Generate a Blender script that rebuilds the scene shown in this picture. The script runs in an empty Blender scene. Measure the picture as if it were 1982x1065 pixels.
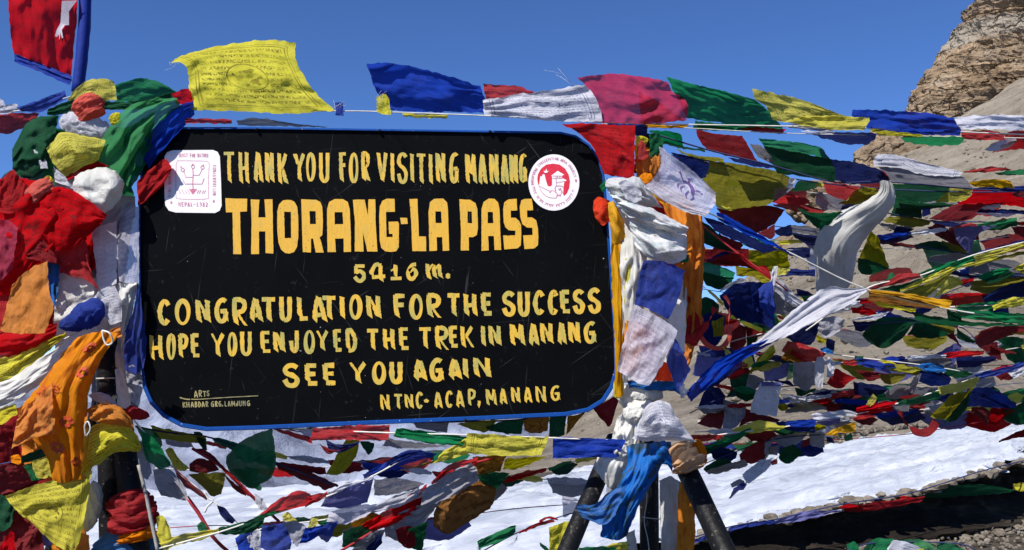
import bpy, bmesh, math, random
from mathutils import Vector, Matrix, noise, geometry
R = math.radians
scene = bpy.context.scene
COL = scene.collection
# ------------------------------------------------------------------ camera
FPX = 1904.0          # focal length in pixels of the 1982 px wide photograph
EYE = 1.6
PITCH = R(6.0)
cam_d = bpy.data.cameras.new('camera')
cam = bpy.data.objects.new('camera', cam_d)
COL.objects.link(cam)
cam_d.sensor_width = 36.0
cam_d.lens = 36.0 * FPX / 1982.0
cam_d.clip_start = 0.05
cam_d.clip_end = 6000
cam.location = (0, 0, EYE)
cam.rotation_euler = (R(90) + PITCH, 0, 0)
scene.camera = cam
scene.render.resolution_x = 1024
scene.render.resolution_y = 550
# ------------------------------------------------------------------ sky, sun, exposure
SUN_DIR = Vector((-0.45, -0.53, 0.72)).normalized()     # towards the sun
SUN_EL = math.asin(SUN_DIR.z)
w = bpy.data.worlds.new('World')
scene.world = w
w.use_nodes = True
nt = w.node_tree
nt.nodes.clear()
wo = nt.nodes.new('ShaderNodeOutputWorld')
bg = nt.nodes.new('ShaderNodeBackground')
sk = nt.nodes.new('ShaderNodeTexSky')
sk.sky_type = 'NISHITA'
sk.sun_disc = False
sk.sun_elevation = SUN_EL
sk.sun_rotation = math.atan2(SUN_DIR.x, SUN_DIR.y)
sk.altitude = 5400
sk.air_density = 1.0
sk.dust_density = 0.05
sk.ozone_density = 5.0
hsv = nt.nodes.new('ShaderNodeHueSaturation')
hsv.inputs['Saturation'].default_value = 1.12
hsv.inputs['Value'].default_value = 0.84
hsv.inputs['Hue'].default_value = 0.507
nt.links.new(sk.outputs[0], hsv.inputs['Color'])
nt.links.new(hsv.outputs[0], bg.inputs['Color'])
bg.inputs['Strength'].default_value = 0.14
nt.links.new(bg.outputs[0], wo.inputs['Surface'])
sl = bpy.data.lights.new('sun', 'SUN')
so = bpy.data.objects.new('sun', sl)
COL.objects.link(so)
sl.energy = 4.6
sl.angle = R(0.55)
sl.color = (1.0, 0.955, 0.89)
so.rotation_euler = (-SUN_DIR).to_track_quat('-Z', 'Y').to_euler()
vs = scene.view_settings
vs.view_transform = 'Standard'
vs.look = 'None'
vs.gamma = 1.0
vs.use_curve_mapping = False
vs.exposure = 0.55

# ------------------------------------------------------------------ helpers
CP, SP = math.cos(PITCH), math.sin(PITCH)
def P(px, py, d):
    """a point of the place: where the sight line through a spot of the photograph meets the vertical plane Y = d"""
    u = (px - 991.0) / FPX
    v = (532.5 - py) / FPX
    y = CP - v * SP
    z = SP + v * CP
    k = d / y
    return Vector((u * k, d, EYE + z * k))
def N3(x, y, z): return noise.noise(Vector((x, y, z)))
def FB(v, o=4): return noise.fractal(v, 1.0, 2.1, o)

def setp(o, label=None, cat=None, group=None, kind=None):
    if label: o['label'] = label
    if cat: o['category'] = cat
    if group: o['group'] = group
    if kind: o['kind'] = kind
    return o
def mesh_obj(name, verts, faces, mat, parent=None, smooth=True, uv=None):
    me = bpy.data.meshes.new(name)
    me.from_pydata([tuple(v) for v in verts], [], faces)
    if uv is not None:
        ul = me.uv_layers.new(name='UVMap')
        data = [0.0] * (2 * len(me.loops))
        for i, l in enumerate(me.loops):
            a = uv[l.vertex_index]
            data[2 * i] = a[0]; data[2 * i + 1] = a[1]
        ul.data.foreach_set('uv', data)
    if smooth: me.polygons.foreach_set('use_smooth', [True] * len(me.polygons))
    if mat: me.materials.append(mat)
    o = bpy.data.objects.new(name, me)
    COL.objects.link(o)
    if parent:
        o.parent = parent
        o.matrix_parent_inverse = Matrix.Translation(-Vector(parent.location))
    return o
def empty(name, loc):
    o = bpy.data.objects.new(name, None)
    o.empty_display_size = 0.05
    o.location = loc
    COL.objects.link(o)
    return o

def catmull(pts, n):
    """n points evenly spread along a smooth curve through pts (any dimension)"""
    pts = [Vector(p) for p in pts]
    if len(pts) == 1: return [pts[0].copy() for _ in range(n)]
    if len(pts) == 2: return [pts[0].lerp(pts[1], i / (n - 1)) for i in range(n)]
    dense = []
    for i in range(len(pts) - 1):
        p0 = pts[i - 1] if i > 0 else pts[0] * 2 - pts[1]
        p1, p2 = pts[i], pts[i + 1]
        p3 = pts[i + 2] if i + 2 < len(pts) else pts[-1] * 2 - pts[-2]
        for k in range(14):
            t = k / 14.0
            dense.append(0.5 * ((2 * p1) + (p2 - p0) * t + (2 * p0 - 5 * p1 + 4 * p2 - p3) * t * t + (3 * p1 - p0 - 3 * p2 + p3) * t ** 3))
    dense.append(pts[-1])
    L = [0.0]
    for a, b in zip(dense, dense[1:]): L.append(L[-1] + (b - a).length)
    tot = L[-1] or 1e-6
    out = []; j = 0
    for i in range(n):
        s = tot * i / (n - 1)
        while j < len(L) - 2 and L[j + 1] < s: j += 1
        seg = L[j + 1] - L[j]
        out.append(dense[j].lerp(dense[j + 1], 0 if seg < 1e-9 else min(1, (s - L[j]) / seg)))
    return out

# ------------------------------------------------------------------ materials
def new_mat(name):
    m = bpy.data.materials.new(name)
    m.use_nodes = True
    m.node_tree.nodes.clear()
    return m, m.node_tree.nodes, m.node_tree.links
def nd(ns, t, **kw):
    n = ns.new(t)
    for k, v in kw.items():
        if k.startswith('i_'):
            key = k[2:]
            key = int(key) if key.isdigit() else key
            n.inputs[key].default_value = v
        else: setattr(n, k, v)
    return n
def mathn(ns, ls, op, a, b=None, c=None, clamp=False):
    n = ns.new('ShaderNodeMath'); n.operation = op; n.use_clamp = clamp
    for i, x in enumerate((a, b, c)):
        if x is None: continue
        if isinstance(x, (int, float)): n.inputs[i].default_value = x
        else: ls.new(x, n.inputs[i])
    return n.outputs[0]
def mixc(ns, ls, f, a, b, blend='MIX'):
    n = ns.new('ShaderNodeMix'); n.data_type = 'RGBA'; n.blend_type = blend
    if isinstance(f, (int, float)): n.inputs[0].default_value = f
    else: ls.new(f, n.inputs[0])
    for i, x in ((6, a), (7, b)):
        if isinstance(x, tuple): n.inputs[i].default_value = (x[0], x[1], x[2], 1)
        else: ls.new(x, n.inputs[i])
    return n.outputs[2]
def ramp(ns, ls, src, stops, interp='LINEAR'):
    n = ns.new('ShaderNodeValToRGB'); cr = n.color_ramp; cr.interpolation = interp
    while len(cr.elements) < len(stops): cr.elements.new(0.5)
    for e, (p, c) in zip(cr.elements, stops):
        e.position = p
        e.color = (c[0], c[1], c[2], 1) if isinstance(c, tuple) else (c, c, c, 1)
    ls.new(src, n.inputs[0])
    return n.outputs[0]

def cloth(name, col, ink=None, prt=0.0, trans=0.35, sheer=0.0, sheen=0.0, blot=None, rows=13.0):
    m, ns, ls = new_mat(name)
    out = nd(ns, 'ShaderNodeOutputMaterial')
    tc = nd(ns, 'ShaderNodeTexCoord')
    oi = nd(ns, 'ShaderNodeObjectInfo')
    geo = nd(ns, 'ShaderNodeNewGeometry')
    rnd = oi.outputs['Random']
    off = nd(ns, 'ShaderNodeCombineXYZ')
    ls.new(mathn(ns, ls, 'MULTIPLY', rnd, 37.0), off.inputs[0]); ls.new(mathn(ns, ls, 'MULTIPLY', rnd, 91.0), off.inputs[1])
    uvo = nd(ns, 'ShaderNodeVectorMath', operation='ADD')
    ls.new(tc.outputs['UV'], uvo.inputs[0]); ls.new(off.outputs[0], uvo.inputs[1])
    # faded, dusty colour
    n1 = nd(ns, 'ShaderNodeTexNoise', i_Scale=9.0, i_Detail=5.0, i_Roughness=0.65)
    ls.new(geo.outputs['Position'], n1.inputs['Vector'])
    pale = tuple(min(1, c * 0.85 + 0.07) for c in col)
    dark = tuple(c * 0.62 for c in col)
    base = mixc(ns, ls, ramp(ns, ls, n1.outputs[0], [(0.3, 0.0), (0.75, 1.0)]), dark, col)
    n2 = nd(ns, 'ShaderNodeTexNoise', i_Scale=3.2, i_Detail=4.0)
    ls.new(uvo.outputs[0], n2.inputs['Vector'])
    base = mixc(ns, ls, mathn(ns, ls, 'MULTIPLY', ramp(ns, ls, n2.outputs[0], [(0.45, 0.0), (0.8, 1.0)]), 0.28), base, pale)
    # each cloth its own age
    hs = nd(ns, 'ShaderNodeHueSaturation')
    ls.new(base, hs.inputs['Color'])
    ls.new(mathn(ns, ls, 'MULTIPLY_ADD', rnd, 0.15, 0.93), hs.inputs['Saturation'])
    ls.new(mathn(ns, ls, 'MULTIPLY_ADD', rnd, 0.25, 0.88), hs.inputs['Value'])
    base = hs.outputs[0]
    if prt > 0:
        sx = nd(ns, 'ShaderNodeSeparateXYZ'); ls.new(tc.outputs['UV'], sx.inputs[0])
        u, v = sx.outputs[0], sx.outputs[1]
        du = mathn(ns, ls, 'ABSOLUTE', mathn(ns, ls, 'SUBTRACT', u, 0.5))
        dv = mathn(ns, ls, 'ABSOLUTE', mathn(ns, ls, 'SUBTRACT', v, 0.5))
        mx = mathn(ns, ls, 'MAXIMUM', du, dv)
        inside = mathn(ns, ls, 'LESS_THAN', mx, 0.385)
        fr1 = mathn(ns, ls, 'LESS_THAN', mathn(ns, ls, 'ABSOLUTE', mathn(ns, ls, 'SUBTRACT', mx, 0.41)), 0.006)
        fr2 = mathn(ns, ls, 'LESS_THAN', mathn(ns, ls, 'ABSOLUTE', mathn(ns, ls, 'SUBTRACT', mx, 0.435)), 0.004)
        wob = nd(ns, 'ShaderNodeTexNoise', i_Scale=3.0, i_Detail=1.0); ls.new(uvo.outputs[0], wob.inputs['Vector'])
        vv = mathn(ns, ls, 'MULTIPLY_ADD', wob.outputs[0], 0.05, v)
        rowf = mathn(ns, ls, 'FRACT', mathn(ns, ls, 'MULTIPLY', vv, rows))
        rowm = mathn(ns, ls, 'LESS_THAN', mathn(ns, ls, 'ABSOLUTE', mathn(ns, ls, 'SUBTRACT', rowf, 0.5)), 0.27)
        mp = nd(ns, 'ShaderNodeMapping'); mp.inputs['Scale'].default_value = (62, 30, 1)
        ls.new(uvo.outputs[0], mp.inputs['Vector'])
        tx = nd(ns, 'ShaderNodeTexNoise', i_Scale=1.0, i_Detail=2.0); ls.new(mp.outputs[0], tx.inputs['Vector'])
        txt = mathn(ns, ls, 'GREATER_THAN', tx.outputs[0], 0.5)
        # central figure
        vd = nd(ns, 'ShaderNodeVectorMath', operation='DISTANCE'); ls.new(tc.outputs['UV'], vd.inputs[0]); vd.inputs[1].default_value = (0.5, 0.5, 0)
        dist = vd.outputs['Value']
        ring = mathn(ns, ls, 'LESS_THAN', mathn(ns, ls, 'ABSOLUTE', mathn(ns, ls, 'SUBTRACT', dist, 0.17)), 0.006)
        fig = nd(ns, 'ShaderNodeTexNoise', i_Scale=13.0, i_Detail=3.0); ls.new(uvo.outputs[0], fig.inputs['Vector'])
        figm = mathn(ns, ls, 'MULTIPLY', mathn(ns, ls, 'LESS_THAN', dist, 0.13), mathn(ns, ls, 'GREATER_THAN', fig.outputs[0], 0.53))
        outr = mathn(ns, ls, 'GREATER_THAN', dist, 0.18)
        txt = mathn(ns, ls, 'MULTIPLY', mathn(ns, ls, 'MULTIPLY', txt, rowm), mathn(ns, ls, 'MULTIPLY', inside, outr))
        allp = mathn(ns, ls, 'MAXIMUM', mathn(ns, ls, 'MAXIMUM', txt, figm), mathn(ns, ls, 'MAXIMUM', ring, mathn(ns, ls, 'MAXIMUM', fr1, fr2)))
        fade = nd(ns, 'ShaderNodeTexNoise', i_Scale=4.0, i_Detail=3.0); ls.new(uvo.outputs[0], fade.inputs['Vector'])
        f = mathn(ns, ls, 'MULTIPLY', allp, mathn(ns, ls, 'MULTIPLY', ramp(ns, ls, fade.outputs[0], [(0.3, 0.25), (0.65, 1.0)]), prt))
        base = mixc(ns, ls, f, base, ink or tuple(c * 0.18 + 0.01 for c in col))
    if blot:
        vo = nd(ns, 'ShaderNodeTexNoise', i_Scale=blot[1], i_Detail=4.0); ls.new(uvo.outputs[0], vo.inputs['Vector'])
        base = mixc(ns, ls, mathn(ns, ls, 'MULTIPLY', ramp(ns, ls, vo.outputs[0], [(0.53, 0.0), (0.58, 1.0)]), blot[2]), base, blot[0])
    # weave and fine creases
    mpw = nd(ns, 'ShaderNodeMapping'); mpw.inputs['Rotation'].default_value = (0, 0, 0.5)
    mpw.inputs['Scale'].default_value = (26, 5, 1)
    ls.new(uvo.outputs[0], mpw.inputs['Vector'])
    cr = nd(ns, 'ShaderNodeTexNoise', i_Scale=1.0, i_Detail=6.0, i_Roughness=0.62, i_Distortion=0.5)
    ls.new(mpw.outputs[0], cr.inputs['Vector'])
    cr2 = nd(ns, 'ShaderNodeTexNoise', i_Scale=55.0, i_Detail=3.0)
    ls.new(geo.outputs['Position'], cr2.inputs['Vector'])
    dm = nd(ns, 'ShaderNodeVectorMath', operation='MULTIPLY_ADD'); ls.new(n2.outputs[1], dm.inputs[0]); dm.inputs[1].default_value = (0.45, 0.45, 0); ls.new(uvo.outputs[0], dm.inputs[2])
    hv = None
    for sc_, am_ in ((5.5, 1.2),):
        vv_ = nd(ns, 'ShaderNodeTexVoronoi', feature='F1'); vv_.inputs['Scale'].default_value = sc_; ls.new(dm.outputs[0], vv_.inputs['Vector'])
        q_ = mathn(ns, ls, 'MULTIPLY', vv_.outputs[0], am_)
        hv = q_ if hv is None else mathn(ns, ls, 'ADD', hv, q_)
    h = mathn(ns, ls, 'ADD', mathn(ns, ls, 'MULTIPLY', cr.outputs[0], 0.8), mathn(ns, ls, 'ADD', hv, mathn(ns, ls, 'MULTIPLY', cr2.outputs[0], 0.25)))
    bp = nd(ns, 'ShaderNodeBump', i_Strength=0.38, i_Distance=0.012); ls.new(h, bp.inputs['Height'])
    df = nd(ns, 'ShaderNodeBsdfPrincipled', i_Roughness=0.85 - 0.45 * sheen)
    df.inputs['Specular IOR Level'].default_value = 0.12 + 0.5 * sheen
    ls.new(base, df.inputs['Base Color']); ls.new(bp.outputs[0], df.inputs['Normal'])
    tr = nd(ns, 'ShaderNodeBsdfTranslucent'); ls.new(base, tr.inputs['Color']); ls.new(bp.outputs[0], tr.inputs['Normal'])
    mx1 = nd(ns, 'ShaderNodeMixShader', i_0=trans); ls.new(df.outputs[0], mx1.inputs[1]); ls.new(tr.outputs[0], mx1.inputs[2])
    last = mx1.outputs[0]
    if sheer > 0:
        tp = nd(ns, 'ShaderNodeBsdfTransparent'); 
        mx2 = nd(ns, 'ShaderNodeMixShader', i_0=sheer); ls.new(last, mx2.inputs[1]); ls.new(tp.outputs[0], mx2.inputs[2])
        last = mx2.outputs[0]
    ls.new(last, out.inputs['Surface'])
    return m
CR, CB, CY, CG, CW = (0.62, 0.025, 0.03), (0.022, 0.065, 0.46), (0.88, 0.80, 0.10), (0.016, 0.24, 0.085), (0.80, 0.80, 0.87)
CO, CLB, CGR, CM = (0.90, 0.30, 0.015), (0.008, 0.13, 0.46), (0.34, 0.34, 0.40), (0.16, 0.035, 0.05)
M = dict(
    r=cloth('red_cotton', CR, trans=0.52, sheer=0.02, prt=0.35), b=cloth('blue_cotton', CB, trans=0.52, sheer=0.02, prt=0.35), y=cloth('yellow_cotton', CY, ink=(0.2, 0.15, 0.02), trans=0.52, sheer=0.02, prt=0.4), g=cloth('green_cotton', CG, trans=0.52, sheer=0.02, prt=0.35), w=cloth('white_cotton', CW, ink=(0.2, 0.2, 0.3), trans=0.42, prt=0.35),
    R=cloth('red_printed_cotton', CR, prt=0.85, trans=0.48), B=cloth('blue_printed_cotton', CB, prt=0.6, trans=0.45), Y=cloth('yellow_printed_cotton', CY, ink=(0.16, 0.12, 0.02), prt=0.9, trans=0.48),
    G=cloth('green_printed_cotton', CG, prt=0.7, trans=0.45), W=cloth('white_printed_cotton', CW, ink=(0.10, 0.11, 0.22), prt=0.85, trans=0.42),
    o=cloth('orange_satin', CO, sheen=0.15, trans=0.42), O=cloth('orange_patterned_satin', CO, sheen=0.15, trans=0.42, blot=((0.50, 0.08, 0.01), 7.0, 0.45)),
    k=cloth('white_satin', (0.76, 0.75, 0.70), sheen=0.5, trans=0.25), K=cloth('white_patterned_satin', (0.78, 0.78, 0.78), sheen=0.5, trans=0.25, blot=((0.35, 0.5, 0.5), 5.0, 0.5)),
    l=cloth('light_blue_satin', CLB, sheen=0.5, trans=0.25, blot=((0.03, 0.05, 0.03), 5.0, 0.8)), L=cloth('sky_blue_cloth', (0.09, 0.30, 0.60)),
    a=cloth('grey_shade_cotton', (0.42, 0.42, 0.47), trans=0.35, prt=0.4), m=cloth('maroon_shade_cotton', (0.30, 0.03, 0.035), trans=0.45, prt=0.4), n=cloth('navy_shade_cotton', (0.016, 0.03, 0.17), trans=0.38, prt=0.4),  # grey, maroon, navy; also white, red, blue with shade in the colour
    d=cloth('dark_green_shade_cotton', (0.012, 0.11, 0.045), trans=0.42, prt=0.4), e=cloth('olive_shade_cotton', (0.42, 0.38, 0.03), trans=0.45, prt=0.4),  # dark green and olive also carry painted shade of green and yellow flags
    p=cloth('pink_sheer_cotton', (0.55, 0.045, 0.11), sheer=0.08, trans=0.5, prt=0.4), q=cloth('white_sheer_printed_cotton', (0.76, 0.74, 0.84), ink=(0.12, 0.1, 0.28), prt=0.55, sheer=0.14, trans=0.45),
    s=cloth('green_sheer_cotton', (0.06, 0.36, 0.12), sheer=0.12, trans=0.5), c=cloth('coral_cloth', (0.85, 0.11, 0.07)),
    v=cloth('lavender_cotton', (0.20, 0.20, 0.50), trans=0.4), t=cloth('mustard_cloth', (0.80, 0.42, 0.015), sheen=0.4, trans=0.45), z=cloth('brown_orange_cloth', (0.42, 0.17, 0.02), trans=0.5, blot=((0.12, 0.04, 0.01), 5.0, 0.6)),
    h=cloth('peach_cloth', (0.75, 0.48, 0.28), sheen=0.3),
)
CNAME = dict(r='red', b='blue', y='yellow', g='green', w='white', R='red printed', B='blue printed', Y='yellow printed', G='green printed', W='white printed', o='orange', O='orange patterned',
    k='white satin', K='white patterned', l='blue satin', L='sky blue', a='shade-toned grey', m='shade-toned maroon', n='navy blue', d='dark green', e='shade-toned olive', p='pinkish red', q='sheer white printed',
    s='light green', c='coral', v='lavender', t='mustard', z='brown orange', h='peach')

def paint(name, col, rough=0.5, var=0.25, scale=20.0, spec=0.4, chips=None, bump=0.15, bscale=60.0):
    m, ns, ls = new_mat(name)
    out = nd(ns, 'ShaderNodeOutputMaterial'); geo = nd(ns, 'ShaderNodeNewGeometry')
    n1 = nd(ns, 'ShaderNodeTexNoise', i_Scale=scale, i_Detail=6.0, i_Roughness=0.65); ls.new(geo.outputs['Position'], n1.inputs['Vector'])
    base = mixc(ns, ls, n1.outputs[0], tuple(c * (1 - var) for c in col), tuple(min(1, c * (1 + var)) for c in col))
    if chips:
        n2 = nd(ns, 'ShaderNodeTexNoise', i_Scale=chips[1], i_Detail=4.0); ls.new(geo.outputs['Position'], n2.inputs['Vector'])
        base = mixc(ns, ls, ramp(ns, ls, n2.outputs[0], [(chips[2], 0.0), (chips[2] + 0.03, 1.0)]), base, chips[0])
    bs = nd(ns, 'ShaderNodeBsdfPrincipled', i_Roughness=rough); bs.inputs['Specular IOR Level'].default_value = spec
    ls.new(base, bs.inputs['Base Color'])
    n3 = nd(ns, 'ShaderNodeTexNoise', i_Scale=bscale, i_Detail=5.0); ls.new(geo.outputs['Position'], n3.inputs['Vector'])
    bp = nd(ns, 'ShaderNodeBump', i_Strength=bump, i_Distance=0.01); ls.new(n3.outputs[0], bp.inputs['Height']); ls.new(bp.outputs[0], bs.inputs['Normal'])
    ls.new(bs.outputs[0], out.inputs['Surface'])
    return m
MB = dict(
    blue=paint('blue_enamel', (0.004, 0.055, 0.26), 0.5, spec=0.2, chips=((0.35, 0.35, 0.33), 90.0, 0.70)),
    iron=paint('black_painted_iron', (0.006, 0.006, 0.007), 0.5, spec=0.2, chips=((0.07, 0.06, 0.05), 70.0, 0.63), bump=0.3),
    white=paint('white_sign_paint', (0.80, 0.77, 0.79), 0.6, var=0.06),
    pink=paint('faded_red_pen', (0.55, 0.16, 0.24), 0.6, var=0.4, scale=90), red=paint('red_emblem_paint', (0.62, 0.02, 0.045), 0.5, var=0.25, scale=60),
    cord=paint('white_cord', (0.62, 0.60, 0.55), 0.9, var=.4, scale=30), oldrope=paint('dirty_rope', (0.30, 0.28, 0.25), 0.95, var=.5, scale=40), rcord=paint('red_cord', (0.32, 0.02, 0.03), 0.9), ncord=paint('dark_blue_cord', (0.03, 0.04, 0.12), 0.9),
    bcord=paint('blue_cord', (0.03, 0.08, 0.35), 0.9), wire=paint('pale_wire', (0.45, 0.44, 0.42), 0.5),
    silk=cloth('blue_flag_hem', (0.02, 0.045, 0.30), sheen=0.3, trans=0.15), moon=cloth('white_flag_emblem', (0.72, 0.68, 0.80), trans=0.2))
def yellow_paint(name, a, b, lo, hi):
    m, ns, ls = new_mat(name)
    out = nd(ns, 'ShaderNodeOutputMaterial'); geo = nd(ns, 'ShaderNodeNewGeometry')
    mp = nd(ns, 'ShaderNodeMapping'); mp.inputs['Scale'].default_value = (38, 38, 15); ls.new(geo.outputs['Position'], mp.inputs['Vector'])
    n1 = nd(ns, 'ShaderNodeTexNoise', i_Scale=1.0, i_Detail=5.0, i_Roughness=0.6); ls.new(mp.outputs[0], n1.inputs['Vector'])
    base = mixc(ns, ls, ramp(ns, ls, n1.outputs[0], [(lo, 0.0), (hi, 1.0)]), a, b)
    mp2 = nd(ns, 'ShaderNodeMapping'); mp2.inputs['Scale'].default_value = (260, 260, 30); ls.new(geo.outputs['Position'], mp2.inputs['Vector'])
    n2 = nd(ns, 'ShaderNodeTexNoise', i_Scale=1.0, i_Detail=3.0); ls.new(mp2.outputs[0], n2.inputs['Vector'])
    base = mixc(ns, ls, mathn(ns, ls, 'MULTIPLY', ramp(ns, ls, n2.outputs[0], [(0.5, 0.0), (0.75, 1.0)]), 0.3), base, (0.20, 0.19, 0.07))
    n4 = nd(ns, 'ShaderNodeTexNoise', i_Scale=170.0, i_Detail=2.0); ls.new(geo.outputs['Position'], n4.inputs['Vector'])
    base = mixc(ns, ls, ramp(ns, ls, n4.outputs[0], [(0.70, 0.0), (0.73, 1.0)]), base, (0.02, 0.02, 0.02))
    bs = nd(ns, 'ShaderNodeBsdfPrincipled', i_Roughness=0.5); ls.new(base, bs.inputs['Base Color'])
    bp = nd(ns, 'ShaderNodeBump', i_Strength=0.25, i_Distance=0.002); ls.new(n2.outputs[0], bp.inputs['Height']); ls.new(bp.outputs[0], bs.inputs['Normal'])
    ls.new(bs.outputs[0], out.inputs['Surface'])
    return m
MB['letter'] = yellow_paint('hand_painted_yellow', (0.70, 0.42, 0.03), (0.38, 0.35, 0.08), 0.42, 0.66)
MB['big'] = yellow_paint('thick_golden_paint', (0.70, 0.385, 0.025), (0.52, 0.37, 0.07), 0.55, 0.82)
MB['dim'] = yellow_paint('thin_worn_yellow', (0.38, 0.32, 0.12), (0.16, 0.16, 0.09), 0.4, 0.6)
def board_mat():
    m, ns, ls = new_mat('black_board_paint')
    out = nd(ns, 'ShaderNodeOutputMaterial'); geo = nd(ns, 'ShaderNodeNewGeometry')
    pos = geo.outputs['Position']
    n1 = nd(ns, 'ShaderNodeTexNoise', i_Scale=6.0, i_Detail=6.0); ls.new(pos, n1.inputs['Vector'])
    base = mixc(ns, ls, n1.outputs[0], (0.0012, 0.0013, 0.0016), (0.0045, 0.0048, 0.0056))
    # long fine scratches in three directions
    for ang, sc, th, amt in ((0.08, (3.5, 1, 150), 0.70, 0.018), (1.48, (3.0, 1, 130), 0.69, 0.026), (0.6, (4, 1, 170), 0.71, 0.035), (2.2, (4, 1, 150), 0.715, 0.03), (1.9, (5, 1, 190), 0.72, 0.04)):
        mr = nd(ns, 'ShaderNodeMapping'); mr.inputs['Rotation'].default_value = (0, ang, 0); ls.new(pos, mr.inputs['Vector'])
        mp = nd(ns, 'ShaderNodeMapping'); mp.inputs['Scale'].default_value = sc
        ls.new(mr.outputs[0], mp.inputs['Vector'])
        n = nd(ns, 'ShaderNodeTexNoise', i_Scale=1.0, i_Detail=2.5, i_Distortion=0.3); ls.new(mp.outputs[0], n.inputs['Vector'])
        base = mixc(ns, ls, mathn(ns, ls, 'MULTIPLY', ramp(ns, ls, n.outputs[0], [(th, 0.0), (th + 0.05, 1.0)]), 1.0), base, (amt, amt, amt * 1.05))
    # chips and specks
    n5 = nd(ns, 'ShaderNodeTexNoise', i_Scale=75.0, i_Detail=2.0); ls.new(pos, n5.inputs['Vector'])
    base = mixc(ns, ls, ramp(ns, ls, n5.outputs[0], [(0.745, 0.0), (0.77, 1.0)]), base, (0.32, 0.32, 0.33))
    n6 = nd(ns, 'ShaderNodeTexNoise', i_Scale=32.0, i_Detail=5.0, i_Roughness=0.8); ls.new(pos, n6.inputs['Vector'])
    base = mixc(ns, ls, ramp(ns, ls, n6.outputs[0], [(0.62, 0.0), (0.74, 0.5)]), base, (0.045, 0.045, 0.05))
    bs = nd(ns, 'ShaderNodeBsdfPrincipled', i_Roughness=0.45); bs.inputs['Specular IOR Level'].default_value = 0.04
    ls.new(base, bs.inputs['Base Color'])
    bp = nd(ns, 'ShaderNodeBump', i_Strength=0.12, i_Distance=0.004); ls.new(n6.outputs[0], bp.inputs['Height']); ls.new(bp.outputs[0], bs.inputs['Normal'])
    ls.new(bs.outputs[0], out.inputs['Surface'])
    return m
MB['board'] = board_mat()

def ground_mat(name, cols, scale, bump, bdist, rough=0.95, spec=0.1, stretch=(1, 1, 1), rot=(0, 0, 0), extra=None):
    m, ns, ls = new_mat(name)
    out = nd(ns, 'ShaderNodeOutputMaterial'); geo = nd(ns, 'ShaderNodeNewGeometry')
    mr = nd(ns, 'ShaderNodeMapping'); mr.inputs['Rotation'].default_value = rot; ls.new(geo.outputs['Position'], mr.inputs['Vector'])
    mp = nd(ns, 'ShaderNodeMapping'); mp.inputs['Scale'].default_value = stretch
    ls.new(mr.outputs[0], mp.inputs['Vector'])
    n1 = nd(ns, 'ShaderNodeTexNoise', i_Scale=scale, i_Detail=10.0, i_Roughness=0.68); ls.new(mp.outputs[0], n1.inputs['Vector'])
    k = len(cols)
    base = ramp(ns, ls, n1.outputs[0], [(0.3 + 0.42 * i / (k - 1), c) for i, c in enumerate(cols)])
    if extra:
        n2 = nd(ns, 'ShaderNodeTexNoise', i_Scale=extra[1], i_Detail=6.0, i_Roughness=0.7); ls.new(mp.outputs[0], n2.inputs['Vector'])
        base = mixc(ns, ls, ramp(ns, ls, n2.outputs[0], [(extra[2], 0.0), (extra[2] + 0.06, 1.0)]), base, extra[0])
    bs = nd(ns, 'ShaderNodeBsdfPrincipled', i_Roughness=rough); bs.inputs['Specular IOR Level'].default_value = spec
    ls.new(base, bs.inputs['Base Color'])
    n3 = nd(ns, 'ShaderNodeTexNoise', i_Scale=scale * 3, i_Detail=8.0, i_Roughness=0.7); ls.new(mp.outputs[0], n3.inputs['Vector'])
    bp = nd(ns, 'ShaderNodeBump', i_Strength=bump, i_Distance=bdist); ls.new(n3.outputs[0], bp.inputs['Height']); ls.new(bp.outputs[0], bs.inputs['Normal'])
    ls.new(bs.outputs[0], out.inputs['Surface'])
    return m
MB['gravel'] = ground_mat('grey_brown_gravel', [(0.035, 0.029, 0.023), (0.10, 0.085, 0.066), (0.18, 0.155, 0.125)], 9.0, 0.9, 0.05)
MB['scree'] = ground_mat('tan_scree', [(0.15, 0.125, 0.095), (0.24, 0.205, 0.16), (0.30, 0.26, 0.205), (0.35, 0.305, 0.25)], 0.3, 1.0, 0.9, stretch=(0.6, 0.6, 1.0), extra=((0.11, 0.09, 0.07), 3.2, 0.60))
MB['shade_stone'] = ground_mat('shade_dark_stone', [(0.008, 0.007, 0.006), (0.034, 0.027, 0.021), (0.13, 0.10, 0.07)], 2.4, 1.0, 0.12, stretch=(0.5, 0.5, 2.4))  # near-black stone: the ledge's shade is put into the colour
MB['snow'] = ground_mat('wind_packed_snow', [(0.34, 0.38, 0.46), (0.57, 0.61, 0.69), (0.78, 0.80, 0.85)], 1.0, 0.7, 0.2, rough=0.7, spec=0.2, stretch=(0.16, 2.2, 1), rot=(0, 0, R(-38)))
MB['farsnow'] = ground_mat('far_shaded_snow', [(0.09, 0.10, 0.14), (0.24, 0.27, 0.36), (0.46, 0.50, 0.60)], 0.02, 0.6, 10.0)  # shade on the far snow slope is put into its bluish colour
MB['stone'] = ground_mat('loose_stone', [(0.06, 0.05, 0.04), (0.17, 0.145, 0.115), (0.32, 0.285, 0.23)], 6.0, 0.6, 0.02)
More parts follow.
